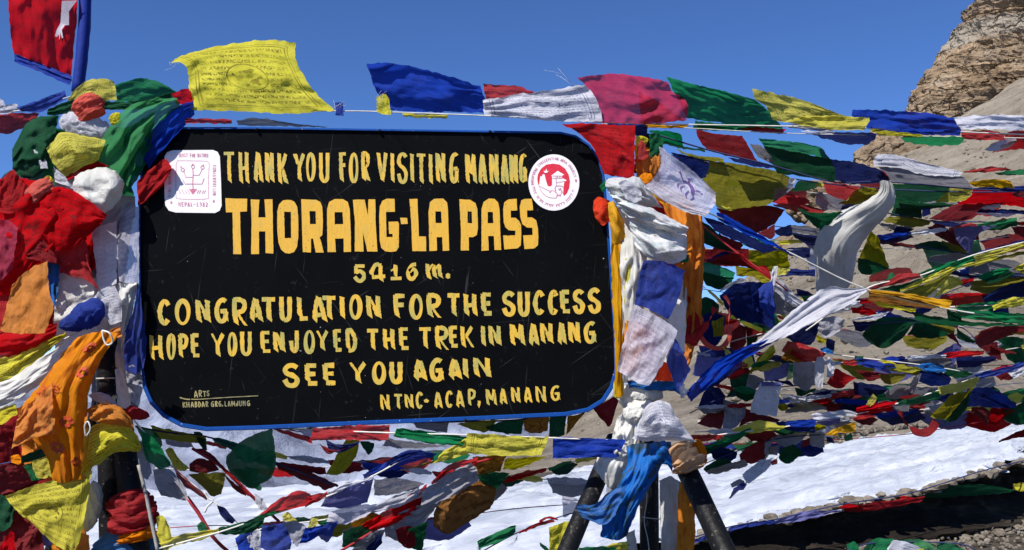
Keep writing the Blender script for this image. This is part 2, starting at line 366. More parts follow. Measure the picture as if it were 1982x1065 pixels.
def rock_mat():
    m, ns, ls = new_mat('banded_cliff_rock')
    out = nd(ns, 'ShaderNodeOutputMaterial'); geo = nd(ns, 'ShaderNodeNewGeometry')
    pos = geo.outputs['Position']
    n1 = nd(ns, 'ShaderNodeTexNoise', i_Scale=0.16, i_Detail=10.0, i_Roughness=0.7); ls.new(pos, n1.inputs['Vector'])
    base = ramp(ns, ls, n1.outputs[0], [(0.30, (0.14, 0.095, 0.06)), (0.42, (0.32, 0.225, 0.14)), (0.54, (0.46, 0.335, 0.215)), (0.68, (0.55, 0.47, 0.37))])
    # level beds of grey and brown rock
    wp = nd(ns, 'ShaderNodeMapping'); wp.inputs['Scale'].default_value = (0.03, 0.03, 0.55); wp.inputs['Rotation'].default_value = (0, R(7), 0); ls.new(pos, wp.inputs['Vector'])
    n2 = nd(ns, 'ShaderNodeTexNoise', i_Scale=1.0, i_Detail=6.0, i_Distortion=0.6); ls.new(wp.outputs[0], n2.inputs['Vector'])
    base = mixc(ns, ls, mathn(ns, ls, 'MULTIPLY', ramp(ns, ls, n2.outputs[0], [(0.42, 1.0), (0.56, 0.0)]), 0.6), base, (0.26, 0.20, 0.145))
    n3 = nd(ns, 'ShaderNodeTexNoise', i_Scale=0.5, i_Detail=9.0, i_Roughness=0.75); ls.new(pos, n3.inputs['Vector'])
    base = mixc(ns, ls, ramp(ns, ls, n3.outputs[0], [(0.34, 1.0), (0.41, 0.0)]), base, (0.05, 0.038, 0.03))
    wn = nd(ns, 'ShaderNodeTexNoise', i_Scale=0.25, i_Detail=4.0); ls.new(pos, wn.inputs['Vector'])
    wa = nd(ns, 'ShaderNodeVectorMath', operation='MULTIPLY_ADD'); ls.new(wn.outputs[1], wa.inputs[0]); wa.inputs[1].default_value = (5, 5, 5); ls.new(pos, wa.inputs[2])
    wm = nd(ns, 'ShaderNodeMapping'); wm.inputs['Scale'].default_value = (0.12, 0.12, 0.26); ls.new(wa.outputs[0], wm.inputs['Vector'])
    vo = nd(ns, 'ShaderNodeTexVoronoi', feature='DISTANCE_TO_EDGE'); vo.inputs['Scale'].default_value = 1.0; ls.new(wm.outputs[0], vo.inputs['Vector'])
    crk = ramp(ns, ls, vo.outputs[0], [(0.0, 1.0), (0.07, 0.0)])
    gate = ramp(ns, ls, n1.outputs[0], [(0.38, 0.8), (0.52, 0.0)])
    base = mixc(ns, ls, mathn(ns, ls, 'MULTIPLY', mathn(ns, ls, 'MULTIPLY', crk, gate), 0.5), base, (0.05, 0.036, 0.027))
    pk = nd(ns, 'ShaderNodeSeparateXYZ'); ls.new(pos, pk.inputs[0])
    zb = mathn(ns, ls, 'ADD', pk.outputs[2], mathn(ns, ls, 'MULTIPLY', n1.outputs[0], 6.0))
    band = ramp(ns, ls, mathn(ns, ls, 'DIVIDE', zb, 100.0), [(0.685, 0.0), (0.70, 0.8), (0.725, 0.8), (0.74, 0.0)])
    base = mixc(ns, ls, band, base, (0.44, 0.39, 0.32))
    bs = nd(ns, 'ShaderNodeBsdfPrincipled', i_Roughness=0.95); bs.inputs['Specular IOR Level'].default_value = 0.1
    ls.new(base, bs.inputs['Base Color'])
    bp = nd(ns, 'ShaderNodeBump', i_Strength=1.0, i_Distance=1.6)
    ls.new(mathn(ns, ls, 'SUBTRACT', mathn(ns, ls, 'ADD', n3.outputs[0], mathn(ns, ls, 'MULTIPLY', n2.outputs[0], 1.6)), mathn(ns, ls, 'MULTIPLY', crk, 0.8)), bp.inputs['Height']); ls.new(bp.outputs[0], bs.inputs['Normal'])
    ls.new(bs.outputs[0], out.inputs['Surface'])
    return m
MB['rock'] = rock_mat()

# ------------------------------------------------------------------ cloth patches
def as3(pts): return [(p[0], p[1], 0) for p in pts]
ALLSEED = [0]
def patch_fn(T, B, L=(), Rr=(), nu=20, nv=12):
    top = catmull(as3(T), nu); bot = catmull(as3(B), nu)
    le = catmull([as3([T[0]])[0]] + as3(L) + as3([B[0]]), nv); ri = catmull([as3([T[-1]])[0]] + as3(Rr) + as3([B[-1]]), nv)
    g = []
    for j in range(nv):
        v = j / (nv - 1); row = []
        for i in range(nu):
            u = i / (nu - 1)
            c = (1 - v) * top[i] + v * bot[i] + (1 - u) * le[j] + u * ri[j] - ((1 - u) * (1 - v) * top[0] + u * (1 - v) * top[-1] + (1 - u) * v * bot[0] + u * v * bot[-1])
            row.append(c)
        g.append(row)
    return g
def near_d(cx, d):
    """keep the cloths of the left bundle and the top string close to the board's own plane"""
    if d >= 3.26 or cx > 1240: return d
    if 240 < cx < 420: return 3.185 - (3.25 - d) * 0.09
    if cx < 420: return 3.25 - (3.25 - d) * 0.42
    return d
def settle(T, dt, db, bulge):
    cx = sum(p[0] for p in T) / len(T)
    d1 = near_d(cx, dt); d2 = d1 + (db - dt)
    return d1, d2, bulge * (0.1 if 240 < cx < 420 and dt < 3.26 else 0.75 if cx < 420 else 1.0)
def sheet(name, mk, T, B, L=(), Rr=(), dt=3.2, db=None, dr=0.0, fold=1.0, bulge=0.0, parent=None, freq=None, ang=None, res=None, mat=None, jag=1.0):
    """one piece of cloth: outline given by four edges, real depth from dt (top edge) to db (bottom edge), dr more at its right end"""
    ALLSEED[0] += 1
    sd = ALLSEED[0] * 7.31
    rg = random.Random(ALLSEED[0])
    if db is None: db = dt
    dt, db, bulge = settle(T, dt, db, bulge)
    xs = [p[0] for p in list(T) + list(B)]; ys = [p[1] for p in list(T) + list(B) + list(L) + list(Rr)]
    W_, H_ = max(xs) - min(xs), max(ys) - min(ys)
    nu = res[0] if res else int(min(56, max(12, W_ / 4.0)))
    nv = res[1] if res else int(min(48, max(10, H_ / 4.0)))
    g = patch_fn(T, B, L, Rr, nu, nv)
    size = math.sqrt(max(W_, 12) * max(H_, 12)) * dt / FPX
    amp = 0.045 * size * fold + 0.001
    fr = freq or rg.uniform(1.6, 2.8)
    an = ang if ang is not None else rg.uniform(0.9, 1.5)       # folds mostly run along the cloth
    ca, sa = math.cos(an), math.sin(an)
    ph = rg.uniform(0, 6.28)
    V = []; UV = []
    for j in range(nv):
        v = j / (nv - 1)
        for i in range(nu):
            u = i / (nu - 1)
            c = g[j][i]
            n1 = N3(u * 2.1 + sd, v * 2.1, sd * 0.3)
            n2 = N3(u * 5.0 + sd, v * 5.0, 4.2 + sd)
            n3 = N3(u * 11.0 + sd, v * 9.0, 9.1)
            nm = N3(u * 1.7 + 3 * sd, v * 1.7, 2.2)
            wv = math.sin(6.283 * fr * (ca * u + sa * v) + ph + 5.0 * n1 + 1.5 * n2)
            wv = (wv - 0.35 * abs(wv)) * (0.55 + 1.1 * nm)
            rdg = 0.35 - abs(N3(u * 3.4 + n1 * 1.5, v * 2.6 + sd, 7.7 + sd)) * 1.6 - abs(N3(u * 7.0 + sd, v * 6.0 + n1, 1.1)) * 0.8
            off = amp * (wv * 0.85 + 0.8 * n2 + 0.2 * n3 + 1.3 * n1 - (0.75 + 12 * bulge) * rdg)
            d = dt + (db - dt) * v + dr * u - bulge * (max(0, math.sin(math.pi * u)) ** 0.75) * (max(0, math.sin(math.pi * v)) ** 0.75) * (1 + 1.1 * n1) + off
            e = (1 - min(1, min(u, 1 - u, v, 1 - v) * 7)) * jag
            jx = e * 2.0 * N3(c.x * 0.09, c.y * 0.09, sd); jy = e * 2.6 * N3(c.x * 0.10, c.y * 0.08, sd + 5)
            jx += e * 0.9 * N3(c.x * 0.4, c.y * 0.4, sd); jy += e * 0.9 * N3(c.x * 0.45, c.y * 0.4, sd + 3)
            V.append(P(c.x + jx, c.y + jy, d)); UV.append((u, 1 - v))
    F = [(j * nu + i, j * nu + i + 1, (j + 1) * nu + i + 1, (j + 1) * nu + i) for j in range(nv - 1) for i in range(nu - 1)]
    o = mesh_obj(name, V, F, mat or M[mk], parent, uv=UV)
    return o, (V, nu, nv)
def on_sheet(info, u, v, lift=0.0025):
    V, nu, nv = info
    x = min(max(u, 0), 1) * (nu - 1); y = min(max(v, 0), 1) * (nv - 1)
    i = min(int(x), nu - 2); j = min(int(y), nv - 2); a = x - i; b = y - j
    p = (V[j * nu + i] * (1 - a) + V[j * nu + i + 1] * a) * (1 - b) + (V[(j + 1) * nu + i] * (1 - a) + V[(j + 1) * nu + i + 1] * a) * b
    n = (V[j * nu + i + 1] - V[j * nu + i]).cross(V[(j + 1) * nu + i] - V[j * nu + i])
    if n.length > 0: n.normalize()
    if n.y > 0: n = -n
    return p + n * lift
def tube(pts, r, ns=8, cap=True, r2=None, rough=0.0, steps=None):
    pts = [Vector(p) for p in pts]
    if steps: pts = catmull(pts, steps)
    V = []; F = []
    n = len(pts)
    prev = None
    for i, p in enumerate(pts):
        t = (pts[min(i + 1, n - 1)] - pts[max(i - 1, 0)]).normalized()
        a = Vector((0, 1, 0)) if abs(t.y) < 0.9 else Vector((1, 0, 0))
        x = t.cross(a).normalized(); y = t.cross(x)
        rr = r if r2 is None else r + (r2 - r) * i / (n - 1)
        for k in range(ns):
            th = 2 * math.pi * k / ns
            q = rr * (1 + rough * N3(p.x * 30 + k, p.z * 30, p.y * 30))
            V.append(p + x * math.cos(th) * q + y * math.sin(th) * q)
    for i in range(n - 1):
        for k in range(ns):
            F.append((i * ns + k, i * ns + (k + 1) % ns, (i + 1) * ns + (k + 1) % ns, (i + 1) * ns + k))
    if cap:
        F.append(tuple(range(ns))[::-1]); F.append(tuple((n - 1) * ns + k for k in range(ns)))
    return V, F
def merge(parts):
    V = []; F = []
    for v, f in parts:
        b = len(V); V += list(v); F += [tuple(i + b for i in q) for q in f]
    return V, F

def wrap(label, mk, pts, d, cat='cloth', turns=3.0, skew=0.6, flat=0.8, ridge=0.17, group=None):
    """cloth wound round and round: a closed body with lapped, slanting folds; pts are (px, py, half width in px) down its axis"""
    ALLSEED[0] += 1
    sd = ALLSEED[0] * 3.7
    d = near_d(pts[0][0], d)
    nr, na = 46, 44
    c = catmull([(a, b, r) for a, b, r in pts], nr)
    V = []; UV = []
    for i in range(nr):
        t = i / (nr - 1)
        a, b = c[max(0, i - 1)], c[min(nr - 1, i + 1)]
        tx, ty = b.x - a.x, b.y - a.y; L = math.hypot(tx, ty) or 1
        nx, ny = -ty / L, tx / L
        end = min(1.0, math.sin(math.pi * min(max(t, 0.0), 1.0)) * 3.2) ** 0.6
        rad = max(0.3, c[i].z) * end
        for k in range(na):
            th = 2 * math.pi * k / na
            ph = (t * turns + skew * math.sin(th + sd) * 0.5 + 0.35 * N3(math.cos(th) * 1.5 + sd, math.sin(th) * 1.5, t * 3)) % 1.0
            lap = (1 - ph) ** 0.6                       # saw-tooth: each turn laps over the next
            f = 1 - ridge + ridge * 1.5 * lap + 0.10 * N3(math.cos(th) * 3 + sd, math.sin(th) * 3, t * 7) + 0.22 * (0.3 - abs(N3(math.cos(th) * 2.2 + t, math.sin(th) * 2.2 + sd, t * 4))) + 0.09 * (0.25 - abs(N3(math.cos(th) * 4.5 + 3 * t, math.sin(th) * 4.5 + sd, t * 9))) + 0.28 * N3(math.cos(th) * 0.9, math.sin(th) * 0.9 + sd, t * 2.2)
            r_ = rad * f
            q = P(c[i].x + nx * r_ * math.cos(th), c[i].y + ny * r_ * math.cos(th), d)
            q.y -= r_ * math.sin(th) * flat * d / FPX
            V.append(q); UV.append((k / na * 2, t * 1.5))
    F_ = [(i * na + k, i * na + (k + 1) % na, (i + 1) * na + (k + 1) % na, (i + 1) * na + k) for i in range(nr - 1) for k in range(na)]
    F_ += [tuple(range(na))[::-1], tuple((nr - 1) * na + k for k in range(na))]
    o = mesh_obj('scarf' if cat == 'scarf' else 'cloth', V, F_, M[mk], uv=UV)
    return setp(o, label, cat, group)
# ================================================================== terrain
def grid_faces(nu, nv): return [(j * nu + i, j * nu + i + 1, (j + 1) * nu + i + 1, (j + 1) * nu + i) for j in range(nv - 1) for i in range(nu - 1)]
def ruled(name, near, far, nu, nv, mat, nfun, ease=1.0, mid=0.0, label=None):
    """land between a near line and a far line of real points"""
    a = catmull(near, nu); b = catmull(far, nu)
    V = []
    for j in range(nv):
        t = (j / (nv - 1)) ** ease
        for i in range(nu):
            p = a[i].lerp(b[i], t)
            V.append(p + nfun(p, i / (nu - 1), t))
    o = mesh_obj(name, V, grid_faces(nu, nv), mat)
    return setp(o, kind='structure')
# flat ground of the pass, falling away beyond its crest
def crest(x): return 14.6 + max(0, x + 2) * 1.25
V = []; xs = [-3000, -900, -300, -90] + [-40 + i * 0.8 for i in range(101)] + [60, 120, 400, 1200, 3000]
ys = [-400, -60, -15] + [-3 + j * 0.45 for j in range(80)] + [36, 45, 60, 90, 150, 300, 700, 1600, 3500]
for y in ys:
    for x in xs:
        z = 0.04 * FB(Vector((x * 0.6, y * 0.6, 0.3))) + 0.015 * N3(x * 4, y * 4, 1) - 0.03
        z -= 0.42 * min(600, max(0, y - crest(x)))
        V.append((x, y, z))
setp(mesh_obj('ground', V, grid_faces(len(xs), len(ys)), MB['gravel']), kind='structure')
# right-hand ledge, undercut and coloured near-black for shade, the snow lies on its top
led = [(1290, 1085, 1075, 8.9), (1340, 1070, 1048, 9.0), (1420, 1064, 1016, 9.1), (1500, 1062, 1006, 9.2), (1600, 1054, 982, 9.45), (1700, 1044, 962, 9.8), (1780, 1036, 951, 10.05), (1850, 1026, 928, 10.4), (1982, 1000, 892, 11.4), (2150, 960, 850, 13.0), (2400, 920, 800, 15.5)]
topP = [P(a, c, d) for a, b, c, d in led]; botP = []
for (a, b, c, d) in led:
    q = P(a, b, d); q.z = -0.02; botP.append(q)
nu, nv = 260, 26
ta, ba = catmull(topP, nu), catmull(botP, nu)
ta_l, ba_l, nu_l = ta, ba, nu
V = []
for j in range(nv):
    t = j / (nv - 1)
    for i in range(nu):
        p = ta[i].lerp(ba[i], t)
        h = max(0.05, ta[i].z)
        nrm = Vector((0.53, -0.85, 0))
        hol = -0.75 * h * math.sin(math.pi * min(1, t * 1.15)) ** 0.6 if t * 1.15 < 1 else 0.0  # hollow under the lip, added so the face falls into shade
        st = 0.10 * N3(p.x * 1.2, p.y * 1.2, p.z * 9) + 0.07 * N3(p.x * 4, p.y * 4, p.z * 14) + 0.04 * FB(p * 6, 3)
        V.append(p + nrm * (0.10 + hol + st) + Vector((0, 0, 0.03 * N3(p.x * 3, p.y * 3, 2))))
setp(mesh_obj('undercut_shade_ledge', V, grid_faces(nu, nv), MB['shade_stone'], smooth=False), kind='structure')
# snow field
near = [P(-300, 1350, 5.6), P(200, 1160, 7.6), P(600, 1085, 8.6), P(850, 1052, 8.9), P(1000, 1053, 8.9), P(1200, 1046, 9.0)] + [t + Vector((-0.06, 0.07, 0.025)) for t in topP[1:]]
far = [P(-300, 955, 13.6), P(200, 952, 13.7), P(480, 948, 14.0), P(700, 935, 14.6), P(960, 941, 14.6), P(1180, 897, 18.0), P(1330, 884, 19.0), P(1600, 868, 20.5), P(1680, 852, 21.5), P(1900, 819, 25), P(1982, 806, 27), P(2150, 785, 32), P(2400, 770, 38)]
def sn(p, u, t):
    e = math.sin(math.pi * min(1, t * 6) / 2)
    s = Vector((p.x * 0.8 + p.y * 0.55, (p.y * 0.8 - p.x * 0.55) * 3.2, 0))
    n = 0.055 * FB(s * 0.8, 5) + 0.03 * FB(s * 2.6, 4) + 0.025 * FB(Vector((p.x * 2.2, p.y * 2.2, 3)), 4)
    edge = (1 - e)
    for t0, dp in ((0.74, 0.16), (0.60, 0.06), (0.86, 0.07), (0.47, 0.05)):      # old sledge and boot tracks
        n -= dp * math.exp(-((t - t0 - 0.03 * math.sin(u * 7 + t0 * 20)) / 0.011) ** 2)
    return Vector((0.28 * edge * N3(p.x * 1.5, p.y * 1.5, 7) + 0.12 * edge * N3(p.x * 6, p.y * 6, 7), 0.45 * edge * (N3(p.x * 1.3, p.y * 1.3, 1) + 0.5 * N3(p.x * 5, p.y * 5, 4) - 0.1), 0.03 + n * (0.4 + e) - 0.10 * edge + 0.10 * math.sin(math.pi * min(1, t * 2.5)) * (t < 0.4)))
ruled('snow_field', near, far, 420, 110, MB['snow'], sn, ease=1.25)
# tan scree slope rising to the right
foot = [P(820, 965, 14.2), P(960, 947, 14.6), P(1180, 905, 17.8), P(1330, 892, 18.8), P(1600, 876, 20.2), P(1680, 860, 21.2), P(1900, 828, 24.8), P(1982, 815, 27), P(2150, 795, 32), P(2500, 780, 40)]
ridge = [P(820, 960, 30), P(930, 905, 45), P(1060, 845, 70), P(1250, 715, 95), P(1390, 585, 110), P(1490, 505, 120), P(1535, 462, 128), P(1590, 395, 140), P(1650, 345, 150), P(1710, 308, 158), P(1800, 262, 165), P(1900, 205, 172), P(1982, 150, 178), P(2150, 60, 185), P(2500, -80, 200)]
def mn(p, u, t):
    a = min(1, p.y / 60.0)
    s = FB(Vector((p.x * 0.05, p.y * 0.05, p.z * 0.05)), 6)
    g = N3(p.x * 0.35 + p.z * 0.1, p.y * 0.02, 3)
    return Vector((0, 0, 0)) + Vector((0, -1, 0.4)) * a * (2.2 * s + 0.35 * g + 0.5 * FB(p * 0.4, 4)) * min(1, t * 6)
ruled('scree_slope', foot, ridge, 300, 150, MB['scree'], mn, ease=1.5)
# loose rocks crowning the ridge
rr = random.Random(4)
def rock_mesh(r, seed, sub=2, flat=0.75):
    bm = bmesh.new(); bmesh.ops.create_icosphere(bm, subdivisions=sub, radius=r)
    for v in bm.verts:
        n = FB(v.co * (1.3 / r) + Vector((seed, 0, 0)), 3)
        v.co *= 1 + 0.42 * n
        v.co.z *= flat
    Vv = [v.co.copy() for v in bm.verts]; Ff = [tuple(q.index for q in f.verts) for f in bm.faces]; bm.free()
    return Vv, Ff
def shift(vf, loc, rz=0):
    mt = Matrix.Translation(loc) @ Matrix.Rotation(rz, 4, 'Z')
    return [mt @ v for v in vf[0]], vf[1]
crag_spots = [(1562, 398, 138, 2.6), (1584, 388, 140, 3.2), (1606, 372, 142, 2.2), (1690, 312, 152, 3.2), (1712, 292, 154, 3.6), (1738, 282, 156, 3.6), (1752, 300, 152, 3.0), (1775, 300, 150, 2.6), (1500, 492, 121, 1.6), (1518, 478, 124, 1.8), (1800, 295, 150, 1.8), (1830, 300, 150, 1.3), (1672, 335, 150, 2.0)]
for k, (x, y, d, r) in enumerate(crag_spots):
    vf = shift(rock_mesh(r, k * 3.1, 4, 0.9), P(x, y, d), k)
    o = mesh_obj('rock_outcrop', vf[0], vf[1], MB['rock'], smooth=False); setp(o, kind='structure')
# the banded cliff tower
prof = [(-160, 1915, 2300), (-60, 1880, 2300), (0, 1893, 2300), (10, 1880, 2300), (30, 1876, 2300), (46, 1884, 2300), (52, 1862, 2300), (62, 1848, 2300), (85, 1838, 2300), (105, 1824, 2300), (125, 1816, 2300), (150, 1792, 2300), (165, 1786, 2300), (185, 1774, 2300), (215, 1766, 2300), (245, 1758, 2300), (290, 1735, 2300), (380, 1700, 2300)]
D = 190.0
nu, nv = 420, 330
pl = catmull([(a, b, 0) for a, b, c in prof], nv)
V = []
for j in range(nv):
    py, xl = pl[j].x, pl[j].y
    A = P(xl, py, D); Bq = P(2300, py, D)
    cx = (A.x + Bq.x) / 2; rx = (Bq.x - A.x) / 2
    for i in range(nu):
        th = math.pi * (1.06 - 1.12 * i / (nu - 1))
        ry = rx * 0.55
        p = Vector((cx + rx * math.cos(th), D - ry * math.sin(th), A.z))
        nrm = Vector((math.cos(th), -math.sin(th), 0))
        zz = p.z + 0.06 * p.x + 0.6 * N3(p.x * .08, p.y * .08, 0)
        upper = 1.0 if py < 52 else 0.35
        bed = (N3(3.3, 1.7, zz * 1.1) + 0.6 * N3(p.x * 0.1, 8, zz * 3.0)) * upper
        rid = 1 - abs(FB(Vector((p.x * 0.13, p.y * 0.13, p.z * 0.10)), 5)) * 2
        cr = FB(Vector((p.x * 0.55, p.y * 0.55, p.z * 0.30)), 6)
        pock = min(0, N3(p.x * .3, p.y * .3, p.z * .35 + 8) + 0.25)
        edge = 0.55 + 0.45 * math.sin(th) if 0 < th < math.pi else 0.5
        stp = (zz * 0.55 + 0.5 * N3(p.x * .05, 2, zz * .2)); stp = stp - math.floor(stp); blk = (0.5 - abs(N3(p.x * .22 + 5, p.y * .22, zz * .3))) * 2
        V.append(p + nrm * (0.5 * bed + 1.1 * rid + 0.9 * cr + 2.2 * pock + (1.6 * upper + .3) * (stp ** 2) + 0.5 * round(blk * 2) / 2) * edge + Vector((0, 0, 0.25 * cr)))
setp(mesh_obj('cliff', V, grid_faces(nu, nv), MB['rock'], smooth=False), kind='structure')
# far snowy mountain beyond the crest on the left
nearm = [P(-900, 1100, 420), P(0, 1080, 400), P(500, 1070, 400), P(1000, 1060, 400), P(1500, 1060, 420)]
farm = [P(-900, 760, 900), P(-200, 700, 900), P(150, 650, 900), P(420, 560, 900), P(700, 600, 900), P(1000, 560, 900), P(1500, 640, 900)]
def fm(p, u, t):
    s = FB(Vector((p.x * 0.006, p.y * 0.006, p.z * 0.006)), 7)
    return Vector((0, -40 * s, 30 * s)) * min(1, t * 5 + .2)
ruled('snow_mountain', nearm, farm, 240, 160, MB['farsnow'], fm)
# loose gravel and stones near the camera and along the slope's foot
parts = []
for k in range(1500):
    px = rr.uniform(1280, 2080); py = rr.uniform(1000, 1110)
    d = FPX * (EYE) / max(60, (py - 732)) * rr.uniform(0.97, 1.02)
    q = P(px, py, d); r = rr.uniform(0.008, 0.03) * (1 if rr.random() < .93 else 2.2)
    q.z = 0.01
    parts.append(shift(rock_mesh(r, k * 1.7, 1), q, k))
Vg, Fg = merge(parts)
setp(mesh_obj('gravel', Vg, Fg, MB['stone'], smooth=False), kind='stuff', label='loose grey brown gravel strewn over the ground in front of the dark ledge', cat='gravel')
parts = []
for k in range(900):
    px = rr.choice([rr.uniform(1560, 1760), rr.uniform(1330, 2000)]); 
    f = (px - 1330) / 650.0
    py = 880 - 60 * f - abs(rr.gauss(0, 8)) + 2; d = 19 + 7 * f
    parts.append(shift(rock_mesh(rr.uniform(0.03, 0.12), k * 2.3, 1), P(px, py, d), k))
Vg, Fg = merge(parts)
for k in range(700):
    t = rr.random() ** 1.5; u = rr.random()
    fa = foot[3].lerp(foot[8], u) if u < 2 else None
    i0 = rr.randrange(3, 9); v0 = rr.random()
    A0 = foot[i0].lerp(foot[i0 + 1], v0) if i0 + 1 < len(foot) else foot[-1]
    jr = min(len(ridge) - 2, int((i0 + v0) * 1.35)); B0 = ridge[jr].lerp(ridge[jr + 1], v0)
    q_ = A0.lerp(B0, t)
    parts.append(shift(rock_mesh(rr.uniform(0.03, 0.10) * (0.7 + q_.y / 70.0) * (2.2 if rr.random() < .05 else 1), k * 1.9, 1), q_ + Vector((0, 0, .1)), k))
Vg, Fg = merge(parts)
setp(mesh_obj('rubble', Vg, Fg, MB['stone'], smooth=False), kind='stuff', label='tan rubble lining the foot of the scree slope above the snow', cat='rubble')

parts = []
for k in range(420):
    i = rr.randrange(nu_l); t = rr.choice([0.0, 0.04, 0.97, 1.0])
    q_ = ta_l[i].lerp(ba_l[i], t) + Vector((0.53, -0.85, 0)) * (rr.uniform(-.05, .35) if t > .9 else rr.uniform(-0.1, .12))
    if 0.1 < t < .9: q_ -= Vector((0.53, -0.85, 0)) * 0.3 * ta_l[i].z
    parts.append(shift(rock_mesh(rr.uniform(0.02, 0.085), k * 1.3, 2, .55), q_, k))
Vg, Fg = merge(parts)
setp(mesh_obj('ledge_stones', Vg, Fg, MB['stone'], smooth=False), kind='stuff', label='brown stones lodged along the dark ledge beside the snow', cat='stones')
# ================================================================== the sign
SD = 3.2
sign = empty('sign_board', P(735, 540, SD))
setp(sign, 'big black hand-painted board in a blue rim, lettered THORANG-LA PASS in yellow', 'sign')
outer = [(352, 246), (500, 246), (700, 249), (900, 252), (1085, 255), (1115, 262), (1142, 280), (1160, 306), (1170, 340), (1176, 400), (1181, 480), (1187, 570), (1192, 650), (1194, 715), (1188, 750), (1170, 778), (1140, 797), (1095, 806), (900, 815), (700, 823), (500, 832), (400, 835), (350, 827), (315, 808), (290, 782), (276, 750), (272, 700), (270, 600), (268, 500), (268, 400), (272, 330), (284, 284), (310, 257)]
def inset(poly, ds):
    out = []
    n = len(poly)
    for i in range(n):
        a = Vector(poly[i - 1]); b = Vector(poly[i]); c = Vector(poly[(i + 1) % n])
        t = (c - a).normalized(); nn = Vector((-t.y, t.x))
        out.append(tuple(b + nn * ds(b)))
    return out
def rimw(b): return 8.4 if b.y > 740 else (4.6 if b.x > 900 or b.y < 300 else 3.8)
inner = inset(outer, rimw)
def loop(pts, d): return [P(x, y, d) for x, y in pts]
def smooth_loop(pts, n):
    q = [(p[0], p[1], 0) for p in pts] + [(pts[0][0], pts[0][1], 0)]
    return [(p.x, p.y) for p in catmull(q, n + 1)[:-1]]
def rim():
    n = len(outer); V = []; F = []
    rows = [loop(outer, SD + 0.026), loop(outer, SD - 0.006), loop(inset(outer, lambda b: 1.2), SD - 0.009), loop(inset(outer, lambda b: rimw(b) - 1.2), SD - 0.009), loop(inner, SD - 0.006), loop(inner, SD + 0.004)]
    for r_ in rows: V += r_
    for k in range(len(rows) - 1):
        for i in range(n):
            F.append((k * n + i, k * n + (i + 1) % n, (k + 1) * n + (i + 1) % n, (k + 1) * n + i))
    return V, F
v_, f_ = rim(); mesh_obj('frame', v_, f_, MB['blue'], sign, smooth=False)
n = len(outer)
v_ = loop(inset(outer, lambda b: 0.6), SD) + loop(inset(outer, lambda b: 0.6), SD + 0.022)
f_ = [tuple(range(n)), tuple(range(2 * n - 1, n - 1, -1))] + [(i, i + n, (i + 1) % n + n, (i + 1) % n) for i in range(n)]
mesh_obj('panel', v_, f_, MB['board'], sign, smooth=False)

